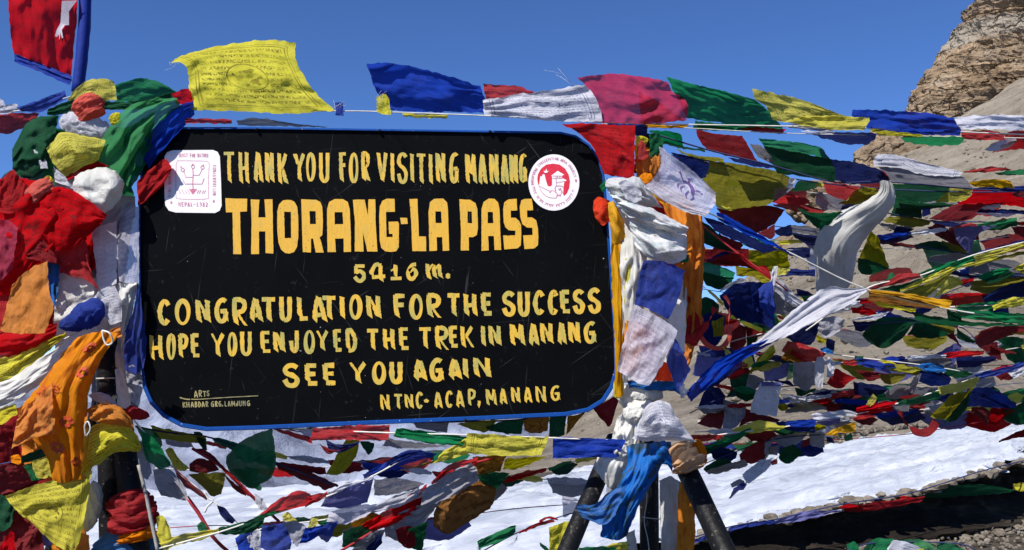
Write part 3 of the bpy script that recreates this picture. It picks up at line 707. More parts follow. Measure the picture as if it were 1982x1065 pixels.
# ---- hand lettering: strokes in a unit box, 's' smooth / 'l' straight
def arc(cx, cy, rx, ry, a0, a1, n=14): return [(cx + rx * math.cos(R(a0 + (a1 - a0) * i / n)), cy + ry * math.sin(R(a0 + (a1 - a0) * i / n))) for i in range(n + 1)]
FONT = {
 'T': [[(0, .06), (1, .06)], [(.54, .0), (.52, .5), (.60, 1)]],
 'H': [[(.10, 0), (.12, .5), (.22, 1)], [(.80, 0), (.80, .5), (.92, 1)], [(.1, .53), (.86, .48)]],
 'A': [[(.42, 0), (.22, .45), (.16, 1)], [(.42, .02), (.70, .5), (.92, 1)], [(.18, .73), (.72, .68)]],
 'N': [[(.10, 0), (.12, .5), (.24, 1)], [(.14, .04), (.55, .5), (.88, .98)], [(.78, 0), (.80, .5), (.90, 1)]],
 'K': [[(.10, 0), (.13, .5), (.25, 1)], [(.84, .02), (.55, .32), (.25, .52)], [(.36, .42), (.62, .68), (.95, 1)]],
 'Y': [[(.04, .02), (.25, .24), (.48, .48)], [(.92, .02), (.72, .24), (.48, .50)], [(.48, .42), (.50, .7), (.58, 1)]],
 'O': [arc(.5, .5, .42, .47, -90, 270, 26)],
 'U': [[(.10, 0), (.11, .45), (.16, .80), (.34, .95), (.55, .97), (.76, .90), (.86, .72), (.86, 0)]],
 'F': [[(.12, .0), (.14, .5), (.34, 1)], [(.05, .05), (.95, .05)], [(.18, .43), (.88, .42)]],
 'R': [[(.12, 0), (.13, .5), (.28, .98)], [(.05, .04), (.45, .035), (.75, .12), (.80, .28), (.66, .44), (.25, .50)], [(.30, .48), (.60, .75), (.95, 1)]],
 'V': [[(.06, 0), (.28, .5), (.55, 1)], [(.88, 0), (.72, .45), (.52, .92)]],
 'I': [[(.35, 0), (.40, .5), (.62, 1)]],
 'S': [[(.86, .14), (.62, .04), (.30, .07), (.12, .24), (.24, .40), (.60, .50), (.86, .66), (.80, .88), (.55, .96), (.28, .90), (.10, .68)]],
 'G': [[(.84, .10), (.60, .03), (.28, .14), (.10, .42), (.16, .76), (.40, .94), (.66, .92), (.80, .80), (.84, .58)], [(.40, .52), (.95, .50)], [(.84, .48), (.84, .75), (.90, .98)]],
 'M': [[(.06, 0), (.08, .5), (.20, 1)], [(.10, .03), (.34, .42), (.52, .72)], [(.74, .0), (.66, .35), (.52, .72)], [(.74, .02), (.82, .5), (.94, 1)]],
 'C': [[(.88, .20), (.66, .05), (.38, .06), (.14, .30), (.10, .58), (.28, .86), (.56, .96), (.84, .80)]],
 'L': [[(.14, 0), (.18, .5), (.26, .92)], [(.20, .93), (.95, .92)]],
 'E': [[(.10, .0), (.14, .5), (.22, .95)], [(.05, .05), (.85, .05)], [(.15, .47), (.80, .46)], [(.20, .93), (.95, .93)]],
 'J': [[(.78, 0), (.80, .5), (.76, .84), (.50, .96), (.24, .86), (.12, .60), (.10, .48)]],
 'P': [[(.14, 0), (.14, .5), (.26, 1)], [(.05, .04), (.50, .035), (.84, .14), (.84, .34), (.66, .50), (.22, .55)]],
 'D': [[(.12, 0), (.16, .5), (.26, .96)], [(.05, .04), (.45, .05), (.80, .30), (.92, .58), (.80, .86), (.55, .96), (.25, .96)]],
 'B': [[(.12, 0), (.16, .5), (.18, 1)], [(.10, .04), (.60, .06), (.72, .22), (.55, .42), (.20, .46)], [(.20, .46), (.70, .52), (.88, .72), (.66, .94), (.15, .97)]],
 'W': [[(.04, 0), (.25, 1)], [(.25, 1), (.48, .3)], [(.48, .3), (.72, 1)], [(.72, 1), (.96, 0)]],
 '-': [[(.0, .5), (1, .5)]], ',': [[(.6, .05), (.7, .4), (.2, 1)]], '.': [[(.15, .5), (.85, .5)]],
 '5': [[(.08, .09), (.95, .09)], [(.16, .10), (.18, .52)], [(.16, .46), (.50, .38), (.84, .52), (.88, .76), (.62, .94), (.32, .90), (.04, .70)]],
 '4': [[(.62, .04), (.32, .05), (.06, .44), (.10, .70)], [(.08, .72), (.98, .66)], [(.66, .04), (.66, .60), (.76, 1)], [(.30, .06), (.72, .06)]],
 '1': [[(.04, .42), (.28, .32), (.44, .16)], [(.44, .02), (.46, .88)], [(.02, .90), (.98, .88)]],
 '6': [[(.86, .06), (.50, .10), (.16, .42), (.08, .70), (.28, .94), (.56, .94), (.86, .68), (.78, .42), (.48, .36), (.20, .50)]],
 'm': [[(.08, 0), (.10, .5), (.24, 1)], [(.14, .52), (.30, .18), (.44, .06)], [(.46, .04), (.50, .5), (.60, .95)], [(.58, .34), (.72, .14), (.84, .06)], [(.82, .04), (.84, .5), (.95, .95)]],
 '9': [[(.8, .3), (.5, .5), (.2, .35), (.25, .1), (.6, .05), (.8, .25), (.75, .7), (.5, 1)]], '8': [arc(.5, .26, .3, .22, -90, 270, 14), arc(.5, .74, .36, .24, -90, 270, 14)],
 '2': [[(.15, .2), (.45, .03), (.8, .2), (.7, .5), (.15, .95)], [(.15, .94), (.9, .94)]],
}
CLOSED = {'O', '8'}
class Ink:
    """flat paint strokes laid on a surface; each stroke a hair above the one below"""
    def __init__(s, mapper): s.V = []; s.F = []; s.k = 0; s.map = mapper
    def stroke(s, pts, w, brush=True, closed=False, wob=0.0, seed=0, wv=None):
        q = [(p[0], p[1], 0) for p in pts]
        L = sum((Vector(a) - Vector(b)).length for a, b in zip(q, q[1:]))
        n = max(3, min(34, int(L / (1.6 if len(pts) > 2 else 5)) + 2))
        c = catmull(q, n)
        s.k += 1
        lift = 0.0012 + 0.00011 * (s.k % 14)
        b0 = len(s.V)
        dv = (c[-1] - c[0]); foot = L > 2.2 * w and dv.length > 0.7 * L and dv.normalized().y > 0.6
        for i in range(n):
            a = c[max(0, i - 1)]; b = c[min(n - 1, i + 1)]
            if closed and i in (0, n - 1): a, b = c[n - 2], c[1]
            t = (b - a); t.z = 0
            t = t.normalized() if t.length > 1e-6 else Vector((1, 0, 0))
            nn = Vector((t.y, -t.x, 0))
            ww = w * (1 + wob * N3(i * 0.35, seed * 1.3, s.k))
            # a flat brush: broad on down strokes, thinner on thin diagonals going right
            if brush: ww *= (1.0 if len(pts) > 3 or t.y > 0.9 else (0.92 if abs(t.y) < 0.3 else (0.52 if t.x > 0.2 else 0.9)))
            if wv: ww = w * wv(i / (n - 1))
            e1 = c[i] + nn * ww / 2; e2 = c[i] - nn * ww / 2
            if brush and not closed and foot:          # slanted, pointed foot and slanted top, eased along the stroke
                f = i / (n - 1)
                k1 = max(0, (f - .5) * 2); k0 = max(0, 1 - f * 2)
                if e1.x < e2.x: e1 = e1 - t * (0.95 * ww * k1); e2 = e2 + t * (0.3 * ww * k0)
                else: e2 = e2 - t * (0.95 * ww * k1); e1 = e1 + t * (0.3 * ww * k0)
            s.V.append(s.map(e1.x, e1.y, lift)); s.V.append(s.map(e2.x, e2.y, lift))
        for i in range(n - 1):
            s.F.append((b0 + 2 * i, b0 + 2 * i + 1, b0 + 2 * i + 3, b0 + 2 * i + 2))
    def poly(s, loops):
        s.k += 1
        lift = 0.0012 + 0.00011 * (s.k % 14)
        L3 = [[Vector((x, y, 0)) for x, y in lp] for lp in loops]
        tri = geometry.tessellate_polygon(L3)
        flat = [p for lp in L3 for p in lp]
        b0 = len(s.V)
        s.V += [s.map(p.x, p.y, lift) for p in flat]
        s.F += [tuple(b0 + i for i in t) for t in tri]
    def glyph(s, ch, x0, x1, y0, y1, w, seed=0, wob=0.28, brush=True, rot=None):
        ww, hh = x1 - x0, y1 - y0
        for st in FONT[ch]:
            closed = ch in CLOSED
            m = w / 2
            pts = []
            for (a, b) in st:
                X = x0 + m * 0.75 + a * (ww - 1.5 * m); Y = y0 + m * 0.3 + b * (hh - 0.5 * m)
                if rot: X, Y = rot(X, Y)
                pts.append((X, Y))
            if closed and brush:
                # an O: thin at one shoulder, thick at the other
                s.stroke(pts, w, True, True, 0, seed, wv=lambda q: 0.86 + 0.22 * math.sin(6.28 * q + 0.7 + seed))
            else: s.stroke(pts, w, brush, closed, wob, seed)
    def build(s, name, mat, parent): return mesh_obj(name, s.V, s.F, mat, parent, smooth=False)
def sm(x, y, lift): return P(x, y, SD - lift)
LN1 = [('T', 430.5, 455.5, 292.5, 356), ('H', 460.7, 483.6, 293, 357), ('A', 490, 510.7, 293, 355), ('N', 512, 532, 294, 355), ('K', 536, 558.7, 295, 358), ('Y', 567, 592, 295, 353), ('O', 591, 611.4, 295, 352), ('U', 616.6, 639, 295, 354),
 ('F', 655.7, 672.4, 294, 354), ('O', 675, 695, 295, 355), ('R', 698.4, 717.5, 293.5, 353), ('V', 728.4, 751.6, 294, 354), ('I', 755, 765, 295, 355), ('S', 767, 791, 295, 356), ('I', 793, 803, 296, 355), ('T', 804, 826, 296, 357), ('I', 829, 839, 297, 358),
 ('N', 842, 864.5, 295, 355), ('G', 869, 889, 295, 356), ('M', 900, 924, 297, 357), ('A', 925, 944, 297, 358), ('N', 946, 967.4, 297, 358), ('A', 969, 986, 298, 358), ('N', 985, 1004, 298, 357), ('G', 1004, 1021, 298, 354)]
LN2 = [('5', 682.8, 709.4, 511, 546.6), ('4', 715, 749, 510, 547.7), ('1', 753, 780.4, 510, 543.3), ('6', 785.4, 810.7, 509, 542), ('m', 822, 858.7, 509, 543)]
LN3 = [('C', 304, 332, 580.7, 629), ('O', 336.8, 370.5, 580, 629), ('N', 376.7, 410.6, 578.7, 626.7), ('G', 414, 444, 577.8, 625.5), ('R', 447, 482.4, 577, 633), ('A', 481, 511, 575.5, 625.5), ('T', 503.4, 535.7, 575.5, 625), ('U', 539.3, 566.7, 573.4, 622), ('L', 572.5, 600, 573.4, 621),
 ('A', 601.3, 635.5, 572, 626), ('T', 620.7, 652.5, 572.6, 621), ('I', 656, 670, 572, 619.4), ('O', 674, 702, 571, 617.8), ('N', 707, 740.5, 570.7, 618.6), ('F', 759.8, 787.3, 569.4, 617.8), ('O', 791.3, 820.4, 570, 617.8), ('R', 823.6, 857.5, 569, 617.8),
 ('T', 862.8, 892.5, 568, 614.6), ('H', 895.8, 925.9, 567, 613.8), ('E', 929.7, 956, 567, 610.5), ('S', 969.8, 1000, 565, 611.7), ('U', 1001, 1027, 563.7, 611.3), ('C', 1031, 1056, 563.7, 609), ('C', 1060, 1082, 563, 608.4), ('E', 1082.8, 1107.3, 562, 606.5), ('S', 1107, 1133.6, 561, 606.5), ('S', 1136, 1164.8, 558.4, 606)]
LN4 = [('H', 287.7, 318, 647.4, 698.8), ('O', 321.6, 341, 646.6, 697), ('P', 344, 366, 647, 694), ('E', 368, 389.5, 645.8, 692), ('Y', 406, 437, 643.4, 692.6), ('O', 439, 459.5, 643, 689), ('U', 463.7, 489, 641, 688), ('E', 502.5, 527, 641, 683.3), ('N', 527, 554, 641, 683.8), ('J', 559, 580.6, 639, 682),
 ('O', 587, 610.7, 639, 684), ('Y', 610, 638, 638, 681), ('E', 643.8, 664.8, 637.4, 681), ('D', 667, 692, 636.6, 681), ('T', 707.5, 734.7, 636.6, 679.7), ('H', 739.8, 766.5, 635, 678.6), ('E', 770.8, 794.7, 634, 677.5), ('T', 808.5, 836.7, 633.4, 677), ('R', 840, 872, 632, 679.4), ('E', 867.7, 889.7, 631, 673),
 ('K', 889.4, 920.5, 630, 674.6), ('I', 929, 943, 629.4, 672), ('N', 944, 973, 629, 671), ('M', 986, 1018, 626, 670.5), ('A', 1022, 1045, 625, 670.5), ('N', 1044, 1073.4, 624, 667), ('A', 1078, 1097.7, 623, 668.4), ('N', 1098, 1125.6, 621.6, 665.7), ('G', 1129, 1155.8, 623, 665)]
LN5 = [('S', 544.4, 582.8, 704.5, 749.4), ('E', 588, 618.8, 704.5, 746), ('E', 623, 653.9, 704, 745), ('Y', 673, 712.5, 699.4, 745), ('O', 718.7, 748.6, 700, 742.3), ('U', 752.4, 780.8, 699.4, 741.6), ('A', 798, 829, 695, 739.4), ('G', 830, 861, 694.3, 738.3), ('A', 866, 896.3, 693.4, 737), ('I', 894.5, 908.5, 692, 733.8), ('N', 913.6, 954, 690.5, 732.7)]
LN6 = [('N', 734.4, 756.8, 762.6, 795.6), ('T', 761, 780, 762.6, 793.3), ('N', 782, 802.4, 762, 791.8), ('C', 804, 820, 759, 790.8), ('A', 839, 858, 758, 791.8), ('C', 861.5, 877.6, 757, 789), ('A', 881.4, 900, 755, 790), ('P', 904.4, 922, 753.4, 786.4), (',', 922, 931, 773.6, 790),
 ('M', 939.5, 963, 752.5, 786), ('A', 966, 982.7, 751, 783.7), ('N', 988, 1009, 748.6, 781), ('A', 1013, 1031.5, 748.6, 781), ('N', 1034.8, 1059.7, 746.7, 780.6), ('G', 1064.7, 1085.8, 746.7, 776)]
for ln, wd in ((LN1, 7.0), (LN2, 7.4), (LN3, 9.0), (LN4, 7.8), (LN5, 9.4), (LN6, 5.2)):
    ink = Ink(sm)
    for k, (ch, a, b, c, d) in enumerate(ln):
        if k and a - ln[k - 1][2] > 10 and ln is not LN2:      # next word
            ink.build('lettering', MB['letter'], sign); ink = Ink(sm)
        ink.glyph(ch, a, b, c, d, wd, seed=k)
    if ln is LN2: ink.poly([[(863, 531), (867, 528.5), (871.5, 531), (871, 538.5), (866.5, 539.6), (862.8, 537.5)]])
    if ln is LN6: (ink.build('lettering', MB['letter'], sign), setattr(ink, 'V', []), setattr(ink, 'F', []), ink.poly([[(820, 775), (825, 771.8), (830.5, 775.5), (828, 779.6), (822, 779)]]))
    ink.build('lettering', MB['letter'], sign)
BIG = [[[(436, 384), (478.5, 385), (478, 409.5), (464.5, 410), (465.5, 450), (467, 492), (451.5, 492), (450.8, 450), (450, 411), (437.5, 411.5)]],
 [[(485, 386), (502, 387), (500, 421), (514, 421), (512, 386), (527.5, 386), (528, 430), (529, 491), (514, 490), (513.5, 448), (501, 448), (501.5, 492), (486, 492), (487, 430)]],
 [[(548, 388), (556, 386.8), (563, 387.3), (570, 391), (575, 400), (577, 418), (577.5, 440), (577, 462), (575, 478), (569, 488), (560, 491), (552, 490), (544, 483), (539, 470), (537, 450), (536.5, 430), (536.5, 410), (540, 396)], [(550, 410), (563, 410.5), (563.5, 461), (551, 461.5)]],
 [[(583, 386), (612, 387), (620, 391), (624, 400), (625, 430), (624, 455), (618.5, 460), (622, 470), (626.5, 489), (611, 489), (606, 462), (602, 462), (602, 489), (586, 488)], [(599, 409), (611, 409), (611.5, 434), (600, 434)]],
 [[(634, 488), (633, 430), (633, 405), (637, 391), (648, 385.5), (664, 385.5), (673, 391), (677, 405), (679, 450), (679.5, 487.5), (665.5, 488), (665, 462), (648.5, 462), (650, 488)], [(647.5, 411), (663, 411), (664.5, 434), (648, 434)]],
 [[(683, 387), (706, 386.5), (712, 418), (713, 386), (726.5, 386), (727, 430), (730.5, 487), (711, 487), (702, 447), (704, 487), (686.5, 487), (687, 430)]],
 [[(763.5, 385), (764.5, 410), (747, 410.5), (748, 459), (760, 459), (760, 453), (753, 453), (752, 429.5), (770, 429), (772, 433), (772, 478), (767, 486), (757, 488), (746, 487), (738, 480), (735, 465), (734, 420), (735, 400), (740, 389), (748, 385)]],
 [[(774.5, 421.5), (788, 422), (789, 433.5), (776.5, 434)]],
 [[(792.5, 385.5), (808, 385), (811, 458), (824.5, 458), (825, 486.5), (798, 486), (796, 430)]],
 [[(831, 486), (830, 430), (829.5, 410), (832, 392), (840, 385), (858, 384.5), (865, 392), (867, 405), (868, 440), (869.5, 485), (857, 486), (856, 459), (845, 459), (846, 485.5)], [(842.5, 409.5), (854, 409.5), (855, 432), (843, 432)]],
 [[(889, 386), (910, 387), (920, 393), (924, 405), (925, 440), (923, 455), (916, 459), (907.5, 459), (907.5, 485), (892, 485), (892, 440)], [(905, 409.5), (913, 409.5), (914, 432.5), (905, 432)]],
 [[(932, 485.5), (932, 430), (932, 405), (936, 391), (946, 384.5), (957, 385), (964, 392), (967, 405), (968, 440), (970, 484), (957, 484), (956, 457), (945, 457), (946, 485)], [(944, 410.5), (954, 410.5), (955, 432), (944, 432.5)]],
 [[(1000, 385), (1001, 407.5), (988.5, 408), (989, 421.5), (998, 422), (1005, 428), (1008.5, 436), (1009, 460), (1008, 475), (1002, 481), (976, 483), (974, 456), (997, 456), (997.5, 447), (985, 446), (978, 440), (975, 430), (974, 405), (976, 392), (984, 386)]],
 [[(1029.5, 385), (1032, 407), (1020, 407.5), (1020.5, 421), (1030, 421), (1038, 427), (1041, 440), (1042, 460), (1041, 475), (1034, 481), (1015, 482.5), (1012.5, 456), (1031, 455), (1030.5, 441), (1020, 440.5), (1011, 434), (1007, 420), (1006, 400), (1009, 388), (1015, 385)]]]
def rough(lp, sd):
    out = []
    for i, (x, y) in enumerate(lp):
        x2, y2 = lp[(i + 1) % len(lp)]
        L = math.hypot(x2 - x, y2 - y); k = max(1, int(L / 5))
        for j in range(k):
            t = j / k; a = x + (x2 - x) * t; b = y + (y2 - y) * t
            out.append((a + 0.5 * N3(a * .31, b * .31, sd), b + 0.5 * N3(a * .29, b * .33, sd + 4)))
    return out
ink = Ink(sm)
for k, lps in enumerate(BIG): ink.poly([rough(lp, k) for lp in lps])
ink.build('lettering', MB['big'], sign)
ink = Ink(sm)
for ch, a, b, c, d in [('A', 375, 384, 756.3, 770), ('R', 384, 391.8, 755.5, 768.5), ('T', 392, 399.5, 757, 768), ('S', 399.5, 406, 756, 767)]: ink.glyph(ch, a, b, c, d, 1.9, brush=False)
ink.stroke([(348, 769.5), (358, 772.5), (368, 773.3)], 2.2, False); ink.stroke([(370, 772.8), (385, 773), (440, 769.4), (500, 766.3)], 1.6, False)
for k, (ch, a, b) in enumerate([('K', 353, 360), ('H', 360, 367.6), ('A', 368.6, 376.3), ('B', 376.5, 382.5), ('D', 382.8, 389), ('A', 389.5, 397), ('R', 397.5, 404), ('G', 408, 415), ('R', 415.8, 422), ('G', 422.5, 429), (',', 429.5, 432), ('L', 434, 440), ('A', 440.5, 447), ('M', 447.3, 456), ('J', 456.5, 461.5), ('U', 462, 468.5), ('N', 469, 476.3), ('G', 477.3, 484.5)]):
    f = k / 17.0
    ink.glyph(ch, a, b, 778 - 2.5 * f + (7 if ch == ',' else 0), 789 - 3 * f, 1.9, brush=False)
ink.build('lettering', MB['dim'], sign)
# ---- left badge: white rounded square
bd = [(334, 291), (412, 290.5), (421, 294), (425.5, 303), (427.5, 345), (429, 398), (425, 408), (416, 412.5), (340, 411.5), (327, 408), (320, 398), (318.5, 380), (318, 330), (318.5, 303), (323, 295)]
class Badge(Ink): pass
def sticker_base(pts, lift):
    n = len(pts); V = [P(x, y, SD - lift) for x, y in pts] + [P(x, y, SD + 0.0005) for x, y in pts]
    return V, [tuple(range(n))] + [(i, i + n, (i + 1) % n + n, (i + 1) % n) for i in range(n)]
v_, f_ = sticker_base(bd, 0.0010); bo = mesh_obj('emblem', v_, f_, MB['white'], sign, smooth=False); bo['label'] = 'white rounded square emblem with a thin red plant drawing'
ik = Ink(sm)
def q1(X, Y): return (310 + X / 7.607, 280 + Y / 7.607)
rr_ = [q1(*p) for p in [(260, 238), (480, 240), (700, 248), (722, 280), (712, 500), (712, 770), (690, 800), (480, 808), (260, 798), (234, 770), (232, 500), (238, 265), (260, 238)]]
ik.stroke(rr_, 0.9, False)
for st, ww in (([(480, 350), (485, 450), (480, 560), (485, 660)], 1.7), ([(490, 452), (572, 452), (625, 350)], 1.0), ([(480, 480), (375, 480), (345, 385)], 0.8), ([(390, 577), (600, 579), (618, 570), (645, 498)], 0.9), ([(480, 578), (365, 580), (325, 508)], 0.8)):
    pp = [q1(*p) for p in st]
    if len(pp) == 3:
        ik.stroke(pp[:2], ww, False); ik.stroke(pp[1:], ww, False)
    else: ik.stroke(pp, ww, False)
for cx, cy in ((480, 322), (330, 370), (620, 335)): ik.stroke([q1(cx + 24 * math.cos(a), cy + 26 * math.sin(a)) for a in [i * 0.628 for i in range(11)]], 0.9, False)
for cx, cy, dx in ((480, 290, 0), (312, 330, -6), (630, 305, 6)): ik.stroke([q1(cx - 10, cy + 16), q1(cx + dx, cy - 12), q1(cx + 12, cy + 16)], 1.3, False)
ik.poly([[q1(*p) for p in [(422, 655), (546, 655), (480, 738)]]])
for x0 in (270, 320, 362, 400): ik.stroke([q1(x0, 662), q1(x0 + 34, 728)], 0.7, False)
for x0 in (570, 600, 640, 668): ik.stroke([q1(x0, 670), q1(x0 - 30, 722)], 0.8, False)
def word(txt, x0, x1, y0, y1, w_, rot=None, inkr=ik):
    n = len(txt); st = (x1 - x0) / n
    for i, ch in enumerate(txt):
        if ch == ' ': continue
        inkr.glyph(ch, x0 + st * i, x0 + st * (i + 0.86), y0, y1, w_, brush=False, wob=0.0, rot=rot)
word('TRUST FOR NATURE', 345, 404, 297, 304.5, 0.8)
word('NEPAL-1982', 345, 403, 391.5, 400, 0.9)
word('CONSERVATION', 0, 60, 0, 6.5, 0.8, rot=lambda X, Y: (418 - Y, 319 + X))
word('KING MAHENDRA', 0, 62, 0, 6.5, 0.8, rot=lambda X, Y: (325 + Y, 381 - X))
for cx, cy in ((331.7, 392.5), (413.8, 390)): ik.poly([[(cx + 2.2 * math.cos(a * .785), cy + 2.9 * math.sin(a * .785)) for a in range(8)]])
ik.build('emblem_print', MB['pink'], sign)
# ---- right badge: white disc, red centre with stupa, peaks and a portrait
def q2(X, Y): return (1015 + X / 8.52, 290 + Y / 8.52)
disc = [(1072 + 49.3 * math.cos(i * math.pi / 28), 353.4 + 54.4 * math.sin(i * math.pi / 28)) for i in range(56)]
v_, f_ = sticker_base(disc, 0.0010); bo = mesh_obj('emblem', v_, f_, MB['white'], sign, smooth=False); bo['label'] = 'round white emblem with a red disc of peaks and a house'
ik = Ink(sm)
red = [q2(*p) for p in [(250, 600), (225, 560), (212, 480), (225, 400), (275, 310), (360, 245), (470, 228), (580, 245), (670, 310), (730, 410), (752, 520), (740, 630), (700, 720), (650, 765), (640, 700), (648, 600), (660, 520), (690, 515), (690, 495), (620, 465), (620, 430), (655, 410), (550, 345), (440, 425), (455, 440), (455, 580), (430, 605), (385, 600), (345, 470), (335, 410), (305, 400), (285, 440), (262, 430), (240, 590)]]
ik.poly([red])
ik.build('emblem_print', MB['red'], sign)
wk = Ink(lambda x, y, l: P(x, y, SD - l - 0.0016))
cc = [q2(*p) for p in [(315, 345), (330, 375), (358, 385), (385, 372), (400, 345), (375, 358), (362, 310), (345, 352)]]
wk.poly([cc]); wk.build('emblem_print', MB['white'], sign)
ik = Ink(lambda x, y, l: P(x, y, SD - l - 0.0004))
for st, ww in (([(250, 600), (330, 640), (420, 680), (470, 672), (525, 715)], .8), ([(235, 590), (290, 700), (390, 780), (520, 800)], .8), ([(400, 680), (420, 710), (440, 672)], .8), ([(520, 430), (525, 600)], .8), ([(460, 430), (620, 430)], .7), ([(460, 470), (620, 466)], .8), ([(525, 540), (600, 530), (660, 515)], .8),
  ([(545, 430), (545, 466)], .7), ([(575, 430), (575, 466)], .7), ([(600, 430), (600, 466)], .7), ([(510, 600), (560, 590), (620, 600), (640, 620)], 1.0), ([(505, 640), (515, 690), (540, 730), (520, 790)], 1.0), ([(555, 640), (580, 650), (600, 630)], 1.2), ([(570, 660), (590, 670)], 1.2), ([(600, 640), (610, 700), (590, 760)], 1.0), ([(620, 680), (640, 730), (655, 750)], 1.3), ([(540, 740), (560, 760), (575, 735), (590, 780)], 1.0), ([(515, 610), (500, 640), (520, 660)], 1.1)):
    ik.stroke([q2(*p) for p in st], ww, False)
txt = 'ANNAPURNA CONSERVATION AREA PROJECT'
for i, ch in enumerate(txt):
    if ch == ' ': continue
    a = R(176 + (344 - 176) * i / (len(txt) - 1))
    cx, cy = 1072 + 42.0 * math.cos(a), 353.4 + 46.5 * math.sin(a)
    ca, sa = math.cos(a + math.pi / 2), math.sin(a + math.pi / 2)
    ik.glyph(ch, -1.7, 1.7, -2.6, 2.6, 0.75, brush=False, wob=0, rot=lambda X, Y: (cx + X * ca - Y * sa, cy + X * sa + Y * ca))
sr = random.Random(9)
for i in range(30):
    a = R(168 - (168 - 22) * i / 29)
    cx, cy = 1072 + 40.5 * math.cos(a), 353.4 + 45.0 * math.sin(a)
    if i % 6 == 4: continue
    ca, sa = math.cos(a - math.pi / 2), math.sin(a - math.pi / 2)
    loc = [(sr.uniform(-1.6, 1.6), -2.4), (sr.uniform(-1.6, 1.6), -0.4), (sr.uniform(-1.6, 1.6), 2.2)]
    ik.stroke([(cx + X * ca - Y * sa, cy + X * sa + Y * ca) for X, Y in loc], 0.8, False)
    ik.stroke([(cx + X * ca - Y * sa, cy + X * sa + Y * ca) for X, Y in [(-2, -2.4), (1.6, -2.2)]], 0.7, False)
ik.poly([[(1114.7 + 2 * math.cos(a * .785), 349.3 + 3 * math.sin(a * .785)) for a in range(8)]])
ik.build('emblem_print', MB['pink'], sign)
# bolts through the blue rim
for (x, y) in ((497, 251), (735, 253), (948, 255), (600, 828), (900, 814)):
    vf = shift(rock_mesh(0.006, x, 1, 1.0), P(x, y, SD - 0.010)); mesh_obj('bolt', vf[0], vf[1], MB['iron'], sign)
# ---- the iron posts that carry the sign
def stand(name, label, spec, rad):
    e = empty(name, P(spec[0][1][0][0], 900, 3.3)); e.location.z = 0
    setp(e, label, 'sign post', 'iron posts holding the board')
    for nm, pts, r in spec:
        v_, f_ = tube([P(*p) for p in pts], r, ns=16, rough=0.03, steps=14)
        mesh_obj(nm, v_, f_, MB['iron'], e)
    return e
def down(px, py, d, px2, py2, d2):
    """extend a leg from its upper point through a second point down to the ground"""
    a = P(px, py, d); b = P(px2, py2, d2); t = (0.02 - a.z) / (b.z - a.z)
    return a, a + (b - a) * t
def leg(e, a, b, r, nm='leg'):
    v_, f_ = tube([a.lerp(b, i / 18) for i in range(19)], r, ns=16, rough=0.04)
    return mesh_obj(nm, v_, f_, MB['iron'], e)
rp = empty('iron_stand', (P(1255, 860, 3.32).x, 3.32, 0)); setp(rp, 'black iron tripod stand under the right end of the board, legs spread and chipped', 'sign stand')
v_, f_ = tube([P(1250, 262, 3.30), P(1252, 600, 3.31), P(1256, 860, 3.32)], 0.030, steps=16); mesh_obj('post', v_, f_, MB['iron'], rp)
a, b = down(1190, 850, 3.30, 1098, 1065, 3.05); leg(rp, a, b, 0.029)
a, b = down(1256, 850, 3.32, 1257, 1065, 3.34); leg(rp, a, b, 0.032)
a, b = down(1318, 885, 3.26, 1408, 1078, 2.98); leg(rp, a, b, 0.034)
a, b = down(1256, 850, 3.45, 1257, 1065, 4.2); leg(rp, a, b, 0.030)
v_, f_ = tube([P(1244, 880, 3.284), P(1252, 960, 3.283), P(1247, 1010, 3.283), P(1256, 1064, 3.283), P(1258, 1200, 3.284)], 0.0016, steps=40, ns=5); mesh_obj('wire', v_, f_, MB['wire'], rp)
v_, f_ = tube([P(1243, 1001, 3.284), P(1256, 1003, 3.281), P(1277, 1005, 3.30)], 0.0016, steps=12, ns=5); mesh_obj('wire', v_, f_, MB['wire'], rp)
lp = empty('iron_stand', (P(215, 860, 3.35).x, 3.35, 0)); setp(lp, 'black iron stand under the left end of the board, wrapped in scarves', 'sign stand')
v_, f_ = tube([P(228, 250, 3.36), P(222, 640, 3.36), P(218, 900, 3.36)], 0.032, steps=16); mesh_obj('post', v_, f_, MB['iron'], lp)
a, b = down(206, 650, 3.30, 214, 1020, 3.30); leg(lp, a, b, 0.036)
a, b = down(226, 760, 3.29, 262, 1020, 3.22); leg(lp, a, b, 0.037)
a, b = down(206, 760, 3.4, 120, 1020, 3.7); leg(lp, a, b, 0.034)
v_, f_ = tube([P(186, 733, 3.26), P(222, 732, 3.255)], 0.0025, steps=8, ns=6); mesh_obj('wire', v_, f_, MB['wire'], lp)
for y in (330, 700):
    v_, f_ = tube([P(222, y, 3.33), P(700, y + 8, 3.26), P(1250, y - 4, 3.29)], 0.016, steps=12); mesh_obj('rail', v_, f_, MB['iron'], lp if y == 330 else rp)
